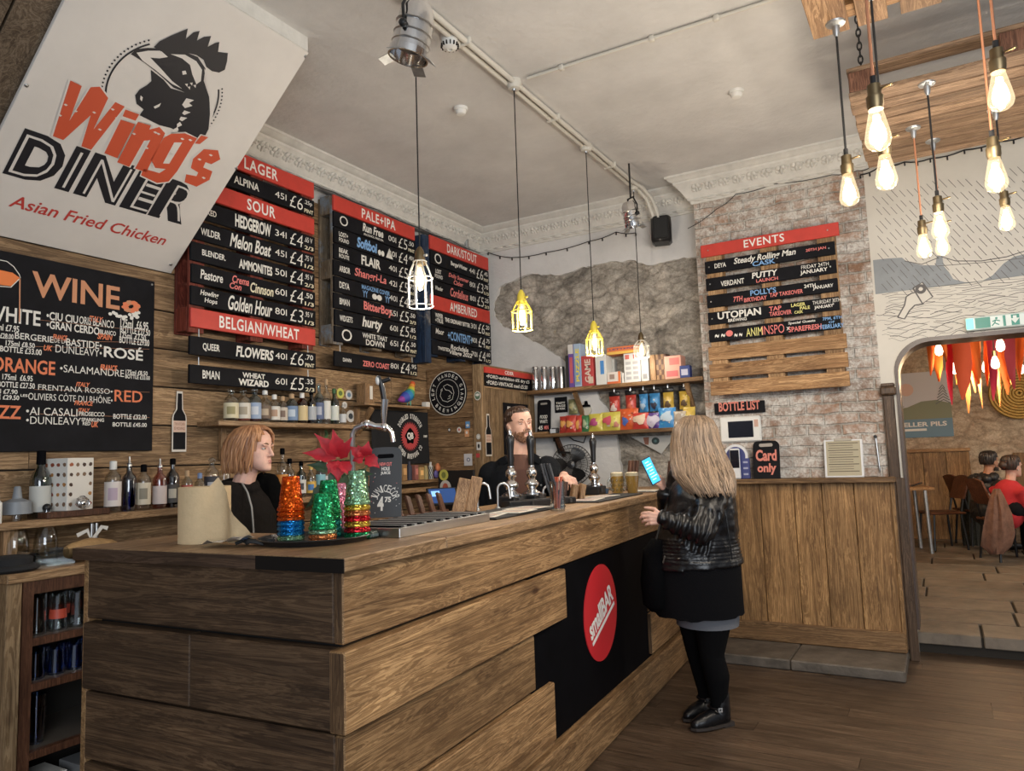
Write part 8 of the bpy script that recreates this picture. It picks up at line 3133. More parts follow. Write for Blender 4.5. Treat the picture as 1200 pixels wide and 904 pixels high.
def crisp(label, x0, x1, y0, y1, col, art=None, Y=None, tilt=.12, group='crisp packets on the lower shelf', name='crisp_packet', clip=False, band=None):
 """pillow bag with crimped ends, leaning back"""
 Y = Y or YS + .05
 A, B = atY(x0, y1, Y), atY(x1, y1, Y)
 zt = zfor((A.x + B.x) / 2, Y, y0)
 zb = A.z if clip else zB + .001
 w_, h = B.x - A.x, zt - zb
 m = foil(col)
 n, k = 9, 9
 cx = (A.x + B.x) / 2
 fr, bk = [], []
 for j in range(k + 1):
  v = j / k
  e = 1 + .05 * (abs(v - .5) * 2) ** 4
  t = (sin(pi * min(1, max(0, (v - .06) / .88)))) ** .6 if .06 < v < .94 else 0
  r1, r2 = [], []
  for i in range(n + 1):
   u = i / n
   d = .032 * t * (sin(pi * u)) ** .6 + .004 * noise.noise(Vector((u * 6 + x0, v * 6, 2)))
   x, y, z = cx + (u - .5) * w_ * e, Y + tilt * h * v, zb + h * v
   r1.append((x, y - d - .0015, z))
   r2.append((x, y + d * .8 + .0015, z))
  fr.append(r1)
  bk.append(r2)
 mb = MB()
 mb.rings(fr, m, cap=False, wrap=False)
 mb.rings(bk, m, cap=False, wrap=False)
 rn = random.Random(int(x0))
 fl = [(rn.uniform(.2, .8), rn.uniform(.2, .8), rn.uniform(.06, .2), rn.uniform(.03, .09), rn.choice([tuple(min(.7, q * 1.8 + .05) for q in col), tuple(q * .45 for q in col), (.55, .52, .46)])) for _ in range(7)]
 for i, (u, v, a, b_, c) in enumerate(fl + (art or [])):
  g = []
  for r in range(3):
   row = []
   for q in range(13):
    t = 2 * pi * q / 12
    kk = r / 2 * (1 + .22 * sin(3 * t + u * 9 + x0) + .12 * sin(7 * t + i))
    uu, vv = u + a / 2 * cos(t) * kk, v + b_ / 2 * sin(t) * kk
    tt = (sin(pi * min(1, max(0, (vv - .06) / .88)))) ** .6 if .06 < vv < .94 else 0
    row.append((cx + (uu - .5) * w_, Y + tilt * h * vv - .032 * tt * max(0, sin(pi * uu)) ** .6 - .0075 - .0008 * i, zb + h * vv))
   g.append(row)
  mb.rings(g, p_(c), cap=False, wrap=False)
 if band:
  mb.box2((cx - w_ * .52, Y + tilt * h - .012, zt - .004), (cx + w_ * .52, Y + tilt * h + .004, zt + .035), band, bev=.002)
 if clip:
  mb.tube([(cx, Y + tilt * h - .005, zt + .03), (cx, Y + tilt * h - .005, zt + .06)], .010, M_steel, 8)
  mb.tube([(cx, Y + tilt * h - .005, zt + .05), (cx, min(Y + tilt * h + .1, 5.99), zt + .075)], .003, M_steel, 6)
 tag(mb.build(name, smooth=60, normals=False), label, 'packet', group)

R1, Yl, Bl = (.44, .05, .035), (.52, .45, .08), (.05, .22, .46)
wt_, dk = (.60, .56, .50), (.06, .05, .05)
crisp('red crisp packet, first from the left on the lower shelf', 656, 667, 488, 508, R1, [(.5, .55, .6, .4, (.62, .30, .08))], YS + .06)
crisp('red crisp packet, second on the lower shelf, overlapping the first', 663, 675, 487, 508, R1, [(.5, .5, .6, .4, (.62, .30, .08))], YS + .03)
crisp('red crisp packet with orange patch next to the narrow green one', 673, 683, 487, 507, R1, [(.5, .45, .6, .5, (.60, .28, .06))], YS + .07)
crisp('narrow dark green crisp packet between red and yellow ones', 682, 692, 487, 506, (.06, .20, .08), [(.5, .5, .4, .5, (.30, .36, .22))], YS + .06)
crisp('yellow crisp packet with purple badge, left of the yellow pair', 690.5, 706, 485, 506, Yl, [(.45, .5, .6, .45, (.36, .06, .16))], YS + .04)
crisp('yellow crisp packet with pink badge, right of the yellow pair', 705, 727, 483, 506, Yl, [(.4, .55, .5, .45, (.52, .08, .12)), (.85, .3, .25, .3, (.4, .15, .1))], YS + .06)
crisp('orange-red snack bag with blue emblem in the middle of the lower shelf', 727, 748, 479, 505, (.55, .10, .03), [(.35, .4, .35, .4, (.06, .12, .38))], YS + .06)
crisp('red and cream snack packet beside the orange bag', 742, 760, 484, 503, (.50, .05, .04), [(.5, .6, .85, .6, (.62, .47, .34))], YS + .03)
crisp('purple packet with big white label beside the light blue one', 756, 774, 484, 502, (.10, .05, .22), [(.5, .5, .95, .75, (.50, .46, .54))], YS + .05)
crisp('light blue crisp packet at the right of the lower shelf', 772, 792, 478, 502, (.05, .25, .55), [(.55, .55, .7, .5, (.42, .52, .60))], YS + .05)
crisp('cream packet partly hidden behind the blonde head', 790, 804, 482, 502, (.52, .44, .34), [(.5, .6, .7, .5, (.34, .28, .22))], YS + .04)
crisp('yellow-topped packet at the far right end of the lower shelf', 801, 815, 477, 500, (.60, .42, .08), [(.5, .3, .8, .5, (.50, .46, .36))], YS + .07)
for x0, x1, c, lab, cc in ((715, 727, R1, 'red hanging snack strip, first of the clipped row', (.6, .5, .45)), (734, 746, R1, 'red hanging snack strip, second of the clipped row', (.5, .1, .05)), (750, 760, Bl, 'blue hanging snack strip with dark top, third of the clipped row', (.3, .4, .5)), (762, 774, Bl, 'blue hanging snack strip, fourth of the clipped row', (.03, .03, .05)), (778, 790, (.55, .36, .06), 'gold hanging snack strip, fifth of the clipped row', (.1, .06, .03)), (797, 809, (.55, .36, .06), 'gold hanging snack strip, last of the clipped row', (.1, .06, .03))):
 k = (x0 - 715) * .075
 crisp(lab, x0, x1, 464 - k, 486 - k, c, [(.5, .3, .6, .35, cc)], 5.90, .02, 'hanging snack strips', 'snack_strip', True, M_plastic)
# items on the wall between the shelves
q = atY(637, 505, YS + .09)
mb = paddle('', '', Vector((q.x, YS + .09, zB + .012)), XV, (ZV + YV * .10).normalized(), .135, zfor(q.x, YS + .1, 470) - zB, .010, M_blackboard, p_((.3, .28, .25)))
L0 = Vector((q.x, YS + .088, zB + .012))
V = (ZV + YV * .10).normalized()
mb.text('FOOD', L0, XV, V, -.038, .130, .076, .032, M_chalk, .1, .02)
mb.text('WAIT:', L0, XV, V, -.040, .088, .080, .032, M_chalk, .1, .02)
mb.text('45', L0, XV, V, -.055, .028, .045, .038, M_chalk, .1, .02)
mb.text('MIN', L0, XV, V, .005, .030, .045, .036, M_pink, .1, .02)
tag(mb.build('chalk_paddle', normals=False), 'black chalk paddle with food wait message on the lower shelf', 'chalkboard')
mb = MB()
mb.box2((q.x - .08, YS + .02, zB + .0005), (q.x + .07, YS + .085, zB + .02), W_palX, bev=.002)
tag(mb.build('paddle_stand'), 'pale timber strip in front of the food wait paddle', 'stand')
a, b_ = atY(650.5, 484, 5.985), atY(664, 465, 5.985)
mb = MB()
mb.box2((a.x, 5.982, a.z), (b_.x, 5.998, b_.z), M_blackboard, bev=.003)
for i in range(3):
 mb.text(('TASTY', 'BAGS', 'OF PORK')[i], Vector((a.x, 5.981, a.z)), XV, ZV, .015, .075 - .026 * i, b_.x - a.x - .03, .020, M_chalk, 0, .03)
tag(mb.build('black_snack_card', normals=False), 'small black card with white print on the wall between the shelves', 'card')
crisp('small olive packet hanging on the wall between the shelves', 667, 677.5, 468, 486, (.20, .20, .10), [(.5, .5, .6, .5, (.34, .32, .18))], 5.93, .0, None, 'snack_packet', True)
mb = MB()
q = atY(686, 481, 5.95)
mb.lathe([(.045, 0), (.045, .012), (.001, .014)], p_((.55, .52, .44)), (q.x, 5.985, q.z), 20, Matrix.Rotation(pi / 2, 3, 'X'))
mb.lathe([(.038, .012), (.036, .030), (.018, .034), (.012, .065), (.001, .066)], M_black, (q.x, 5.972, q.z + .018), 14, cap=False)
tag(mb.build('round_wall_ornament', smooth=40), 'round pale ornament with pointed black top on the wall above the green packet', 'ornament')
mb = MB()
q = atY(650, 500, YS + .05)
mb.box((q.x, YS + .06, zB + .025), (.06, .05, .05), M_plastic, R=.3, bev=.004)
mb.box((q.x - .01, YS + .032, zB + .022), (.05, .003, .035), p_((.4, .42, .45)), R=.3)
tag(mb.build('card_reader'), 'small dark gadget beside the first red crisp packet', 'gadget')
# fan
fc_ = atY(670, 545, 5.86)
fn = thing('wall_fan', 'round black wire-caged wall fan under the crisp shelf', 'fan', (fc_.x, 5.99, fc_.z))
Rf = frame((.30, -.90, .10))
Fm = Matrix((Rf @ XV, Rf @ ZV, -(Rf @ YV))).transposed()
T2 = lambda x, y, z: fc_ + Fm @ Vector((x, y, z))
RF = .178
mb = MB()
for k in range(40):
 a = 2 * pi * k / 40
 mb.tube([T2(r * cos(a + s), r * sin(a + s), z) for r, z, s in ((.03, -.045, 0), (RF * .5, -.042, .05), (RF * .85, -.028, .1), (RF, 0, .12), (RF * .85, .03, .12), (.06, .045, .1))], .0016, M_blackmetal, 4)
for r, z in ((RF, 0), (RF * .5, -.042), (RF * .8, -.031)):
 mb.tube([T2(r * cos(2 * pi * k / 36), r * sin(2 * pi * k / 36), z) for k in range(36)], .004 if r == RF else .0022, M_blackmetal, 6, closed=True)
mb.lathe([(.036, -.050), (.034, -.044), (.001, -.052)], M_plastic, fc_, 18, Fm, cap=False)
mb.build('cage', parent=fn, smooth=60)
for k in range(3):
 mb = MB()
 a0 = 2 * pi * k / 3
 rows = []
 for i in range(6):
  r = .03 + (RF - .05) * i / 5
  hw = .30 + .28 * sin(pi * i / 5.5)
  rows.append([T2(r * cos(a0 + hw * s), r * sin(a0 + hw * s), .018 * s) for s in (-1, -.3, .3, 1)])
 mb.rings(rows, M_plastic, cap=False, wrap=False)
 mb.build('blade', parent=fn, smooth=180)
mb = MB()
mb.tube([T2(0, 0, .0), T2(0, 0, .06)], .035, M_plastic, 14)
w0 = atY(650, 512, 5.96)
mb.tube([T2(0, 0, .055), T2(-.10, .10, .05), atY(655, 530, 5.93), w0], .012, M_plastic, 8)
mb.box((w0.x, 5.985, w0.z), (.05, .026, .09), M_plastic, bev=.004)
mb.build('motor_and_arm', parent=fn, smooth=40)
mb = MB()
mb.tube([atY(652, 515, 5.98), atY(662, 508, 5.98), atY(672, 516, 5.98), atY(684, 519, 5.98), atY(688, 508, 5.98)], .005, M_cordb, 6)
tag(mb.build('fan_cord', smooth=60), 'black cord looping under the crisp shelf above the fan', 'cord')
# grey triangular pennant under the crisp shelf
mb = MB()
tri = [atY(739, 512, 5.955), atY(792, 510, 5.955), atY(775, 532, 5.955)]
mb.prism([(v.x, v.z) for v in tri], (0, 5.955, 0), XV, ZV, (0, .006, 0), p_((.42, .42, .40)))
c = atY(768, 517, 5.95)
for r, m_, d in ((.034, p_((.03, .05, .05)), 0), (.012, p_((.10, .20, .20)), .0006)):
 mb.flat([(r * cos(2 * pi * k / 20), r * .9 * sin(2 * pi * k / 20)) for k in range(20)], Vector((c.x, 5.9535 - d, c.z)), XV, ZV, m_)
c = atY(757, 517, 5.95)
mb.flat([(-.025, .03), (.028, .032), (.02, -.034), (-.012, -.03)], Vector((c.x, 5.9535, c.z)), XV, ZV, p_((.22, .09, .06)))
tag(mb.build('paper_pennant', normals=False), 'grey triangular pennant with black disc hanging under the crisp shelf', 'pennant')

# ---------------------------------------------------------------- on the panelled counter ledge and the pier above it
YL = 5.72
mb = MB()
a, b_ = atY(838, 485, PW - .012), atY(896, 470, PW - .012)
mb.box2((a.x, PW - .024, a.z - .01), (b_.x, PW - .004, b_.z + .005), M_blackboard, bev=.002)
mb.text('BOTTLE LIST', Vector((a.x, PW - .0252, a.z - .01)), XV, ZV, .035, .022, b_.x - a.x - .07, .072, mat('sign_salmon', (.62, .20, .15), .7), 0, .03)
tag(mb.build('bottle_list_sign', normals=False), 'black sign lettered for the bottle list above the white tablet', 'sign')
ta = thing('wall_tablet', 'white-cased tablet with dark screen on the brick pier', 'tablet', (atY(868, 503, PW).x, PW - .01, 1.55))
a, b_ = atY(845, 519, PW - .02), atY(891, 487, PW - .02)
mb = MB()
mb.box2((a.x, PW - .030, a.z), (b_.x, PW - .004, b_.z), M_wplastic, bev=.010)
mb.build('case', parent=ta)
a2, b2_ = atY(854, 513.5, PW - .03), atY(882, 493, PW - .03)
mb = MB()
mb.box2((a2.x, PW - .0325, a2.z), (b2_.x, PW - .0295, b2_.z), mat('dark_screen', (.006, .006, .012), .12))
mb.build('screen', parent=ta)
mb = MB()
c = atY(886, 496, PW - .031)
mb.box((c.x, PW - .0312, c.z), (.030, .002, .055), p_((.55, .34, .26)))
mb.build('sticker', parent=ta)
# service-call pedestal: round white and blue lamp-like stand with phone
c = atY(862, 537, YL)
cs = thing('charity_card_stand', 'blue and white card stand with round top and black card reader on the ledge', 'card reader', (c.x, YL, 1.235))
M_navy, M_wh = p_((.05, .06, .20)), mat('gloss_white', (.68, .68, .68), .3)
Rd = Matrix.Rotation(pi / 2, 3, 'X')
a, b_ = atY(848, 566, YL), atY(878, 540, YL)
mb = MB()
mb.box2((a.x, YL + .005, 1.236), (b_.x, YL + .025, b_.z + .02), M_navy, bev=.003)
mb.lathe([(.092, 0), (.092, .018)], M_wh, (c.x, YL + .024, c.z + .012), 32, Rd)
mb.lathe([(.073, .0185), (.001, .0190)], M_navy, (c.x, YL + .024, c.z + .012), 28, Rd, cap=False)
for i in range(3):
 mb.box((b_.x - .03, YL + .003, 1.27 + i * .045), (.035, .002, .014), p_((.35, .36, .5)))
mb.box((c.x, YL + .003, c.z + .055), (.045, .003, .026), p_((.5, .10, .08)))
mb.build('stand', parent=cs, normals=False)
mb = MB()
mb.box((c.x + .0, YL - .022, 1.236 + .115), (.075, .022, .23), M_wh, bev=.008)
mb.box((c.x + .0, YL - .0335, 1.236 + .15), (.066, .004, .135), MATS['dark_screen'], bev=.002)
mb.build('reader', parent=cs)
c = atY(900, 563, YL - .02)
hh = zfor(c.x, YL, 516) - 1.236
V = (ZV + YV * .16).normalized()
O = Vector((c.x, YL - .055, 1.236))
mb = paddle('', '', O, XV, V, .19, hh, .012, M_blackboard, p_((.34, .30, .26)))
Ms = MATS['sign_salmon']
mb.text('Card', O - YV * .002, XV, V, -.075, hh * .46, .15, hh * .30, Ms, 0, .035)
mb.text('only', O - YV * .002, XV, V, -.065, hh * .10, .135, hh * .30, Ms, 0, .035)
tag(mb.build('chalk_paddle', normals=False), 'black chalk paddle lettered in salmon for card payment on the ledge', 'chalkboard')
a, b_ = atY(968, 564, YL), atY(1010, 514, YL)
cm = thing('clipboard_menu', 'white-framed upright menu sheet on the ledge right of the chalk paddle', 'menu', ((a.x + b_.x) / 2, YL, 1.236))
hh, w_ = b_.z - 1.236, b_.x - a.x
Rt_ = Matrix((XV, V, XV.cross(V))).transposed()
C0 = Vector(((a.x + b_.x) / 2, YL - .02, 1.236)) + V * hh / 2
mb = MB()
mb.box(C0, (w_, hh, .014), M_wh, R=Rt_, bev=.004)
mb.build('frame', parent=cm)
mb = MB()
f_ = XV.cross(V)
mb.box(C0 + f_ * .0076, (w_ * .88, hh * .92, .001), p_((.40, .35, .24)), R=Rt_)
for i in range(13):
 mb.box(C0 + f_ * .0084 + V * (hh * (.40 - .062 * i)) - XV * (w_ * .06 if i % 3 else 0), (w_ * (.62 if i % 3 else .78), .004 if i % 3 else .006, .0006), p_((.10, .08, .05)), R=Rt_)
mb.build('menu_sheet', parent=cm)
mb = MB()
mb.box(C0 + V * hh * .49 + f_ * .008, (w_ * .45, .018, .010), p_((.40, .36, .30)), R=Rt_, bev=.003)
mb.build('clip', parent=cm)
mb = MB()
p0, p1 = atY(1026, 512, PW - .03), atY(1031, 550, PW - .03)
mb.tube([atY(1026, 511, PW - .004), p0, p1, p1 - ZV * .02], .006, M_steel, 6)
mb.lathe([(.012, 0), (.012, .03)], M_blackmetal, (p0.x, PW - .035, p0.z), 10, Rd)
tag(mb.build('wall_hook', smooth=60), 'thin steel rod hanging from a dark hook at the right edge of the pier', 'hook')
# ================================================================ the rear room seen through the arch
RZ = 0.14
pn = thing('bench_panel', 'vertical-boarded timber wall panelling in the rear room left of the seated people', 'panelling', (-.4, 11.88, RZ))
x1 = atY(1137, 540, 11.84).x
mb = MB()
n = 6
for i in range(n):
 a = -1.39 + (x1 + 1.39) * i / n
 mb.box2((a + .003, 11.84, RZ), (a + (x1 + 1.39) / n - .003, 11.895, 1.34), W_panelZ, bev=.004)
mb.build('boards', parent=pn)
mb = MB()
mb.box2((-1.39, 11.80, 1.34), (x1 + .01, 11.895, 1.385), W_palX, bev=.004)
mb.build('cap_rail', parent=pn)
pn = thing('bench_panel', 'strip of vertical timber panelling behind the person in red at the right edge', 'panelling', (1.4, 11.88, RZ))
x0 = atY(1188, 540, 11.84).x
mb = MB()
for i in range(4):
 mb.box2((x0 + .3 * i + .003, 11.84, RZ), (x0 + .3 * (i + 1) - .003, 11.895, 1.30), W_panelZ, bev=.004)
mb.build('boards', parent=pn)

# poster
YP = 11.88
a, b_ = atY(1050, 514, YP), atY(1111, 434, YP)
w_, h_ = b_.x - a.x, b_.z - a.z
po = MB()
O = Vector((a.x, YP, a.z))
po.box2((a.x, YP, a.z), (b_.x, YP + .018, b_.z), paint((.50, .49, .50)))
k = .0012
po.flat([(0, .22), (1 * w_, .22), (w_, .50 * h_), (.75 * w_, .56 * h_), (.5 * w_, .55 * h_), (.25 * w_, .47 * h_), (0, .44 * h_)], O - YV * k, XV, ZV, paint((.20, .21, .13)))
po.flat([(0, .40 * h_), (.2 * w_, .48 * h_), (.1 * w_, .54 * h_), (0, .56 * h_)], O - YV * k * 2, XV, ZV, paint((.30, .29, .32)))
po.flat([(0, 0), (w_, 0), (w_, .28 * h_), (0, .28 * h_)], O - YV * k * 3, XV, ZV, paint((.13, .22, .28)))
po.flat([(.17 * w_ + .09 * cos(t * pi / 10) + .06, .74 * h_ + .09 * sin(t * pi / 10)) for t in range(20)], O - YV * k * 2, XV, ZV, paint((.60, .40, .32)))
for i in range(6):
 po.line([(.74 * w_ + i * .012, (.50 + .045 * i) * h_), (.88 * w_, (.56 + .045 * i) * h_), (1.0 * w_ - i * .012, (.50 + .045 * i) * h_)], .012, O - YV * k * 4, XV, ZV, paint((.12, .13, .13)))
po.text('KELLER PILS', O - YV * k * 5, XV, ZV, .05 * w_, .165 * h_, .85 * w_, .07 * h_, M_chalk, 0, .03)
po.flat([(.05 * w_, .10 * h_), (.55 * w_, .10 * h_), (.55 * w_, .135 * h_), (.05 * w_, .135 * h_)], O - YV * k * 5, XV, ZV, M_chalk)
tag(po.build('beer_poster', normals=False), 'pale beer poster with hills and blue lettered base on the rear wall', 'poster')
c = atY(1194, 461, 11.86)
mb = MB()
for i in range(9):
 r = .03 + .037 * i
 mb.tube([(c.x + r * cos(2 * pi * q / 30), 11.86 - .004 * (9 - i), c.z + r * sin(2 * pi * q / 30)) for q in range(30)], .020, mat('woven_straw', (.50, .30, .07), .7, noise_amt=.2, bump=.5), 6, closed=True)
tag(mb.build('woven_disc', smooth=60), 'round golden woven disc hanging on the rear wall at the right edge', 'wall decoration')

# hanging fabric streamers
YS2 = 9.0
cols = {'orange': (.72, .16, .02), 'rust': (.42, .06, .02), 'crimson': (.50, .02, .06), 'pale orange': (.75, .30, .10), 'dark red': (.28, .02, .04)}
i = 0
for px, w_, yb, cn_, dy in ((1091, 8, 440, 'orange', 0), (1099, 12, 447, 'orange', .3), (1107, 8, 424, 'orange', -.3), (1114, 5, 428, 'crimson', .2), (1118, 7, 474, 'crimson', -.1), (1124, 6, 450, 'orange', .4), (1130, 17, 468, 'rust', -.3), (1134, 7, 484, 'pale orange', .3), (1141, 8, 460, 'pale orange', .1), (1147, 13, 450, 'orange', -.2), (1153, 4, 478, 'pale orange', .3), (1160, 7, 452, 'orange', .2), (1166, 9, 469, 'crimson', -.2), (1171, 5, 476, 'pale orange', .4), (1179, 10, 462, 'orange', .0), (1184, 6, 450, 'pale orange', .4), (1190, 10, 456, 'dark red', -.2), (1198, 9, 446, 'orange', .2)):
 Y = YS2 + dy
 p = atY(px, yb, Y)
 hw = w_ * .0047
 rows = []
 ztop = 3.30
 for j in range(9):
  t = j / 8
  z = p.z + (ztop - p.z) * t
  ww = hw * (.25 + .75 * min(1, t * 5))
  off = .02 * sin(j * .8 + i)
  rows.append([(p.x - ww + off, Y + .03 * sin(i + j * .5), z), (p.x + off, Y - .02 + .02 * cos(j + i), z - .01), (p.x + ww + off, Y + .03 * cos(i * 2 + j * .4), z + (.05 if j == 0 else 0))])
 mb = MB()
 mb.rings(rows, mat('streamer_' + cn_.replace(' ', '_'), cols[cn_], .75), cap=False, wrap=False)
 i += 1
 tag(mb.build('fabric_streamer', smooth=180), '%s fabric streamer, number %s from the left behind the arch' % (cn_, ('one two three four five six seven eight nine ten eleven twelve thirteen fourteen fifteen sixteen seventeen eighteen'.split())[i - 1]), 'streamer', 'fabric streamers in the rear room')
for i, (px, py, D, lab) in enumerate(((1100, 409, 7.2, 'rear room bulb before the leftmost orange streamers'), (1118, 431, 7.8, 'rear room bulb beside the narrow crimson streamer'), (1155, 429, 7.8, 'rear room bulb left of the close pair in the middle'), (1166, 424, 6.9, 'rear room bulb right of the close pair in the middle'), (1172, 403, 6.6, 'largest brightest rear room bulb just under the exit sign'), (1196, 431, 7.8, 'rear room bulb cropped by the right edge'))):
 q = atD(px, py, D)
 root = thing('bare_bulb_pendant', lab, 'pendant lamp', q, 0, 'bulbs in the rear room')
 mb = MB()
 mb.tube([q + ZV * .09, (q.x, q.y, 3.31)], .005, M_cordb, 5)
 mb.build('cord', parent=root)
 mb = MB()
 mb.lathe([(.008, .11), (.018, .10), (.018, .05)], M_brass, q, 10)
 mb.build('socket', parent=root)
 mb = MB()
 mb.lathe([(.014, .05), (.03, .01), (.036, -.03), (.028, -.058), (.002, -.07)], M_core, q, 12)
 mb.build('bulb', parent=root, smooth=80)
 if i in (1, 2, 4):
  point(root, (0, -.0, -.12), 15, (1, .72, .42), .05)

# table, chairs, coats
W_seat = wood('chair_timber', (.09, .03, .015), (.25, .10, .05), 'x', .5, 1.2, .3)
q = atZ(1070, 645, RZ)
DT = (q - CAM).dot(FWD)
q2 = atD(1074, 572, DT)
tb_ = thing('cafe_table', 'timber-topped table with grey leg half hidden by the counter end', 'table', (q2.x - .15, q2.y, RZ))
R = Matrix.Rotation(.25, 3, 'Z')
mb = MB()
mb.box((q2.x - .30, q2.y, q2.z), (.85, .70, .035), W_palX, R=R, bev=.004)
mb.build('table_top', parent=tb_)
for dx, dy in ((.03, -.26), (-.62, -.26), (.03, .26), (-.62, .26)):
 mb = MB()
 c = Vector((q2.x, q2.y, 0)) + R @ Vector((dx, dy, 0))
 mb.tube([(c.x, c.y, q2.z - .02), (c.x + .02, c.y, RZ + .001)], .022, M_galv, 10)
 mb.build('leg', parent=tb_)
mb = MB()
mb.box((q2.x - .02, q2.y + .05, q2.z + .035), (.17, .09, .01), M_plastic, R=Matrix.Rotation(.4, 3, 'Z') @ Matrix.Rotation(-.3, 3, 'Y'), bev=.002)
tag(mb.build('mobile_phone'), 'dark phone propped on the rear room table', 'phone')
mb = MB()
mb.ball((q2.x - .16, q2.y - .02, q2.z + .045), (.10, .07, .028), mat('napkin_pink', (.45, .24, .18), .9, bump=.6), 12, 7)
tag(mb.build('folded_napkin', smooth=60), 'pinkish folded cloth on the rear room table beside the phone', 'napkin')

def chair(label, px, py, D, rz):
 q = atD(px, py, D)
 r = thing('bentwood_chair', label, 'chair', (q.x, q.y, RZ), rz, 'chairs in the rear room')
 mb = MB()
 mb.box((0, 0, .45), (.42, .42, .028), W_seat, bev=.010)
 mb.build('seat', parent=r, world=False)
 mb = MB()
 mb.rings([[(-.20 - .09 * t, -.17 + .34 * k / 6, .62 + .26 * t + .03 * sin(pi * k / 6) * (t > .9)) for k in range(7)] + [(-.222 - .09 * t, .17 - .34 * k / 6, .62 + .26 * t + .03 * sin(pi * k / 6) * (t > .9)) for k in range(7)] for t in (0, .35, .7, 1)], W_seat)
 mb.build('backrest', parent=r, world=False)
 for sx in (-1, 1):
  for sy in (-1, 1):
   mb = MB()
   mb.tube([(sx * .16, sy * .17, .44), (sx * .20, sy * .20, .001)], .014, M_blackmetal, 8)
   mb.build('leg', parent=r, world=False)
   if sx < 0:
    mb = MB()
    mb.tube([(-.18, sy * .14, .44), (-.22, sy * .14, .64)], .013, M_blackmetal, 8)
    mb.build('back_post', parent=r, world=False)
 return r

q = atZ(1098, 643, RZ)
D1_ = (q - CAM).dot(FWD)
chair('empty brown chair between the rear table and the dark coat', 1104, 620, D1_ + .0, .45 + pi)
chair('chair under the dark hanging coat beside the empty one', 1147, 620, D1_ + .24, .45)
chair('chair of the person in red, under the brown coat', 1180, 628, 8.2, .45)

def drape(name, label, W_, pts, col, bump_=.02, seed=0):
 mb = MB()
 n = len(pts)
 L = [W_(a[0], a[1], .06) for a in pts]
 mb.rings([[W_(x0 + (x1 - x0) * k / 10, y, d + .05 * sin(pi * k / 10) * -1 + .02 * sin(k * 1.9 + y * .3)) for k in range(11)] + [W_(x1 - (x1 - x0) * k / 10, y, d + .10) for k in range(11)] for x0, x1, y, d in pts], col)
 return tag(mb.build(name, smooth=60), label, 'coat')

W2 = placer(Vector((atD(1137, 620, D1_ + .25).x, atD(1137, 620, D1_ + .25).y, RZ)))
drape('hanging_coat', 'dark speckled coat hung over the chair before the bearded person', W2, ((1130, 1141, 572, -.02), (1127, 1146, 578, -.05), (1125, 1149, 598, -.08), (1126, 1152, 622, -.08), (1129, 1153, 640, -.06)), mat('speckled_wool', (.022, .022, .016), .95, noise_amt=.9, noise_scale=60))
# the two seated people
M_jet = hairmat('jet_hair', (.006, .005, .005), (.03, .022, .018))
S_b = skin('skin_tan', (.42, .22, .14))

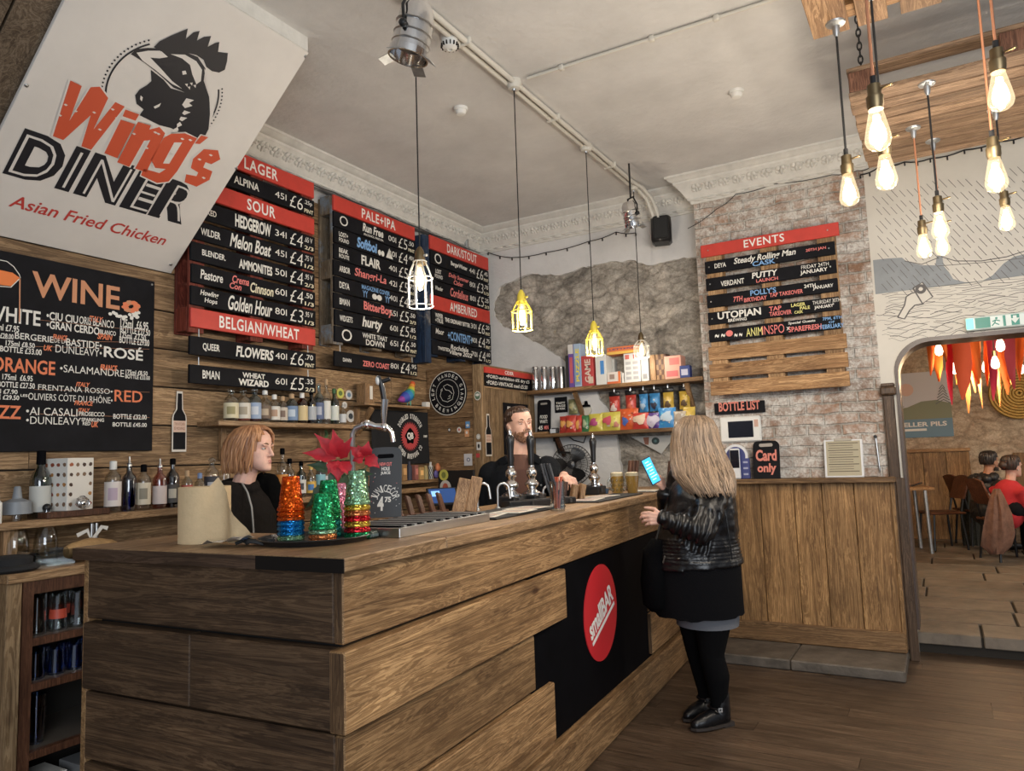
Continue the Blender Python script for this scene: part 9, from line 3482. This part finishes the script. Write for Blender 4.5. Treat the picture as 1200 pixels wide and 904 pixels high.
def sitter(label, px, D, yh, s, top, trous, hairm, bun):
 q = atD(px, 620, D)
 F = Vector((q.x, q.y, RZ))
 W = placer(F)
 r = thing('person', label, 'person', F)
 f = (HR * .98 + HN * .18).normalized()
 R = frame(f)
 hc = W(px, yh)
 z0 = hc.z
 B = lambda x, y, z: F + f * x + R @ XV * y + ZV * z
 sz = z0 - RZ
 mb = MB()
 T = head(mb, hc, R, s, S_b if not bun else S_pale)
 m = S_b if not bun else S_pale
 hx = (hc - F).dot(f)
 mb.capsule([T(0, -.02, -.06), B(hx - .05, 0, sz - .24)], [.05, .055], m, 10)
 mb.capsule([B(hx - .05, 0, sz - .32), B(hx - .10, 0, .50)], [.11, .11], m)
 P = []
 for sd in (-1, 1):
  sh_, el, wr = B(hx - .05, .17 * sd, sz - .28), B(hx + .02, .21 * sd, sz - .54), B(hx + .27, .14 * sd, sz - .52)
  hp_, kn, ft = B(hx - .10, .09 * sd, .575), B(hx + .32, .11 * sd, .555), B(hx + .30, .11 * sd, .07)
  mb.capsule([sh_, el, wr], [.045, .036, .027], m)
  mb.capsule([hp_, kn, ft], [.075, .05, .036], m)
  hand(mb, wr, f - ZV * .15, -ZV, R @ XV * -sd, m, (.4, .4, .4, .4), .95)
  P.append((sh_, el, wr, hp_, kn, ft))
 fuse(mb, 'body', r, [m, S_lip], .006, 2, region=lipsel(hc, R, s))
 mb = MB()
 mb.capsule([B(hx - .06, 0, sz - .29), B(hx - .09, 0, sz - .50), B(hx - .11, 0, .50)], [.155, .165, .16], top, 18)
 mb.capsule([B(hx - .05, 0, sz - .21), B(hx - .05, 0, sz - .30)], [.068, .10], top, 14)
 for sh_, el, wr, hp_, kn, ft in P:
  mb.capsule([B(hx - .05, 0, sz - .29), sh_, el, wr], [.10, .085, .066, .045], top, 14)
 fuse(mb, 'top', r, [top], .011, 4, lambda p, n: noise.fractal(p * 9, 1, 2, 2) * (.006 if bun else .022))
 for sh_, el, wr, hp_, kn, ft in P:
  mb = MB()
  mb.capsule([hp_, kn, ft + ZV * .04], [.105, .075, .055], trous, 12)
  mb.build('trouser_leg', parent=r, smooth=180)
  mb = MB()
  mb.capsule([ft - ZV * .015, ft + f * .16 - ZV * .02], [.05, .042], M_leather, 10)
  mb.build('shoe', parent=r, smooth=180)
 ry, fy = R @ XV, R @ YV
 rg = [(T(0, -.018, .128), .006, .008), (T(0, -.018, .124), .034, .04), (T(0, -.015, .110), .062, .076), (T(0, -.012, .085), .080, .096), (T(0, -.012, .05), .087, .104), (T(0, -.016, .01), .086, .102), (T(0, -.03, -.035), .076, .08)]
 ringhair('hair', r, hairm, [(c, a * s, b2_ * s) for c, a, b2_ in rg], 60, ry, fy, lambda i, a: i > 3 and abs((a - pi / 2 + pi) % (2 * pi) - pi) < (1.2 if i < 5 else 1.6), .007, 6, True, .004)
 mb = MB()
 if bun:
  mb.ball(T(0, -.115, .02), (.045, .045, .045), hairm, 12, 8)
  mb.build('hair_bun', parent=r, smooth=60)
  mb = MB()
  mb.ball(T(.086, -.012, -.038), .008, M_steel, 8, 6)
  mb.build('earring', parent=r)
 else:
  for z in (-.05, -.07, -.09, -.108):
   for k in range(16):
    a = pi * k / 15
    mb.ball(T(.062 * cos(a) * (1 + z * 2), .015 + .076 * sin(a), z), .011 * s, hairm, 6, 4)
  mb.build('beard', parent=r, smooth=60)
 return r, W, T, B, hx, sz

rr = sitter('dark-haired bearded person in a black hooded puffer seated in the rear room', 1160, 8.7, 541, .98, mat('puffer_black', (.014, .013, .014), .5), M_denim_b, M_jet, False)
mb = MB()
B, hx, sz = rr[3], rr[4], rr[5]
for k in range(9):
 a = 2 * pi * k / 9
 mb.ball(B(hx - .10 + .10 * cos(a), .12 * sin(a), sz - .19 + .02 * cos(a)), (.055, .055, .05), MATS['puffer_black'], 10, 7)
mb.build('hood', parent=rr[0], smooth=80)
mb = MB()
M_pat = mat('patterned_yoke', (.17, .13, .12), .8, noise_amt=.9, noise_scale=24)
mb.capsule([B(hx - .02, .0, sz - .32), B(hx - .06, 0, sz - .44)], [.172, .178], M_pat, 18)
for k in range(5):
 mb.ball(B(hx - .06 + .06 * k, .155, sz - .45 + .02 * (k % 2)), (.035, .035, .022), paint((.52, .48, .42)), 8, 6)
mb.build('patterned_panel', parent=rr[0], smooth=80)
rr = sitter('dark-haired person with bun and red jumper seated at the right edge', 1186, 8.1, 547, .98, mat('red_knit', (.40, .018, .025), .9, bump=.3, bscale=120), M_denim_b, hairmat('brunette_hair', (.010, .007, .006), (.05, .03, .022)), True)
drape('hanging_coat', 'brown suede coat hung behind the person in red', placer(Vector((atD(1178, 628, 7.9).x, atD(1178, 628, 7.9).y, RZ))), ((1164, 1172, 573, 0), (1160, 1177, 582, -.05), (1155, 1186, 602, -.08), (1151, 1190, 625, -.08), (1149, 1186, 640, -.06), (1160, 1176, 650, -.04)), mat('brown_suede', (.17, .085, .055), .9, noise_amt=.35, noise_scale=14))
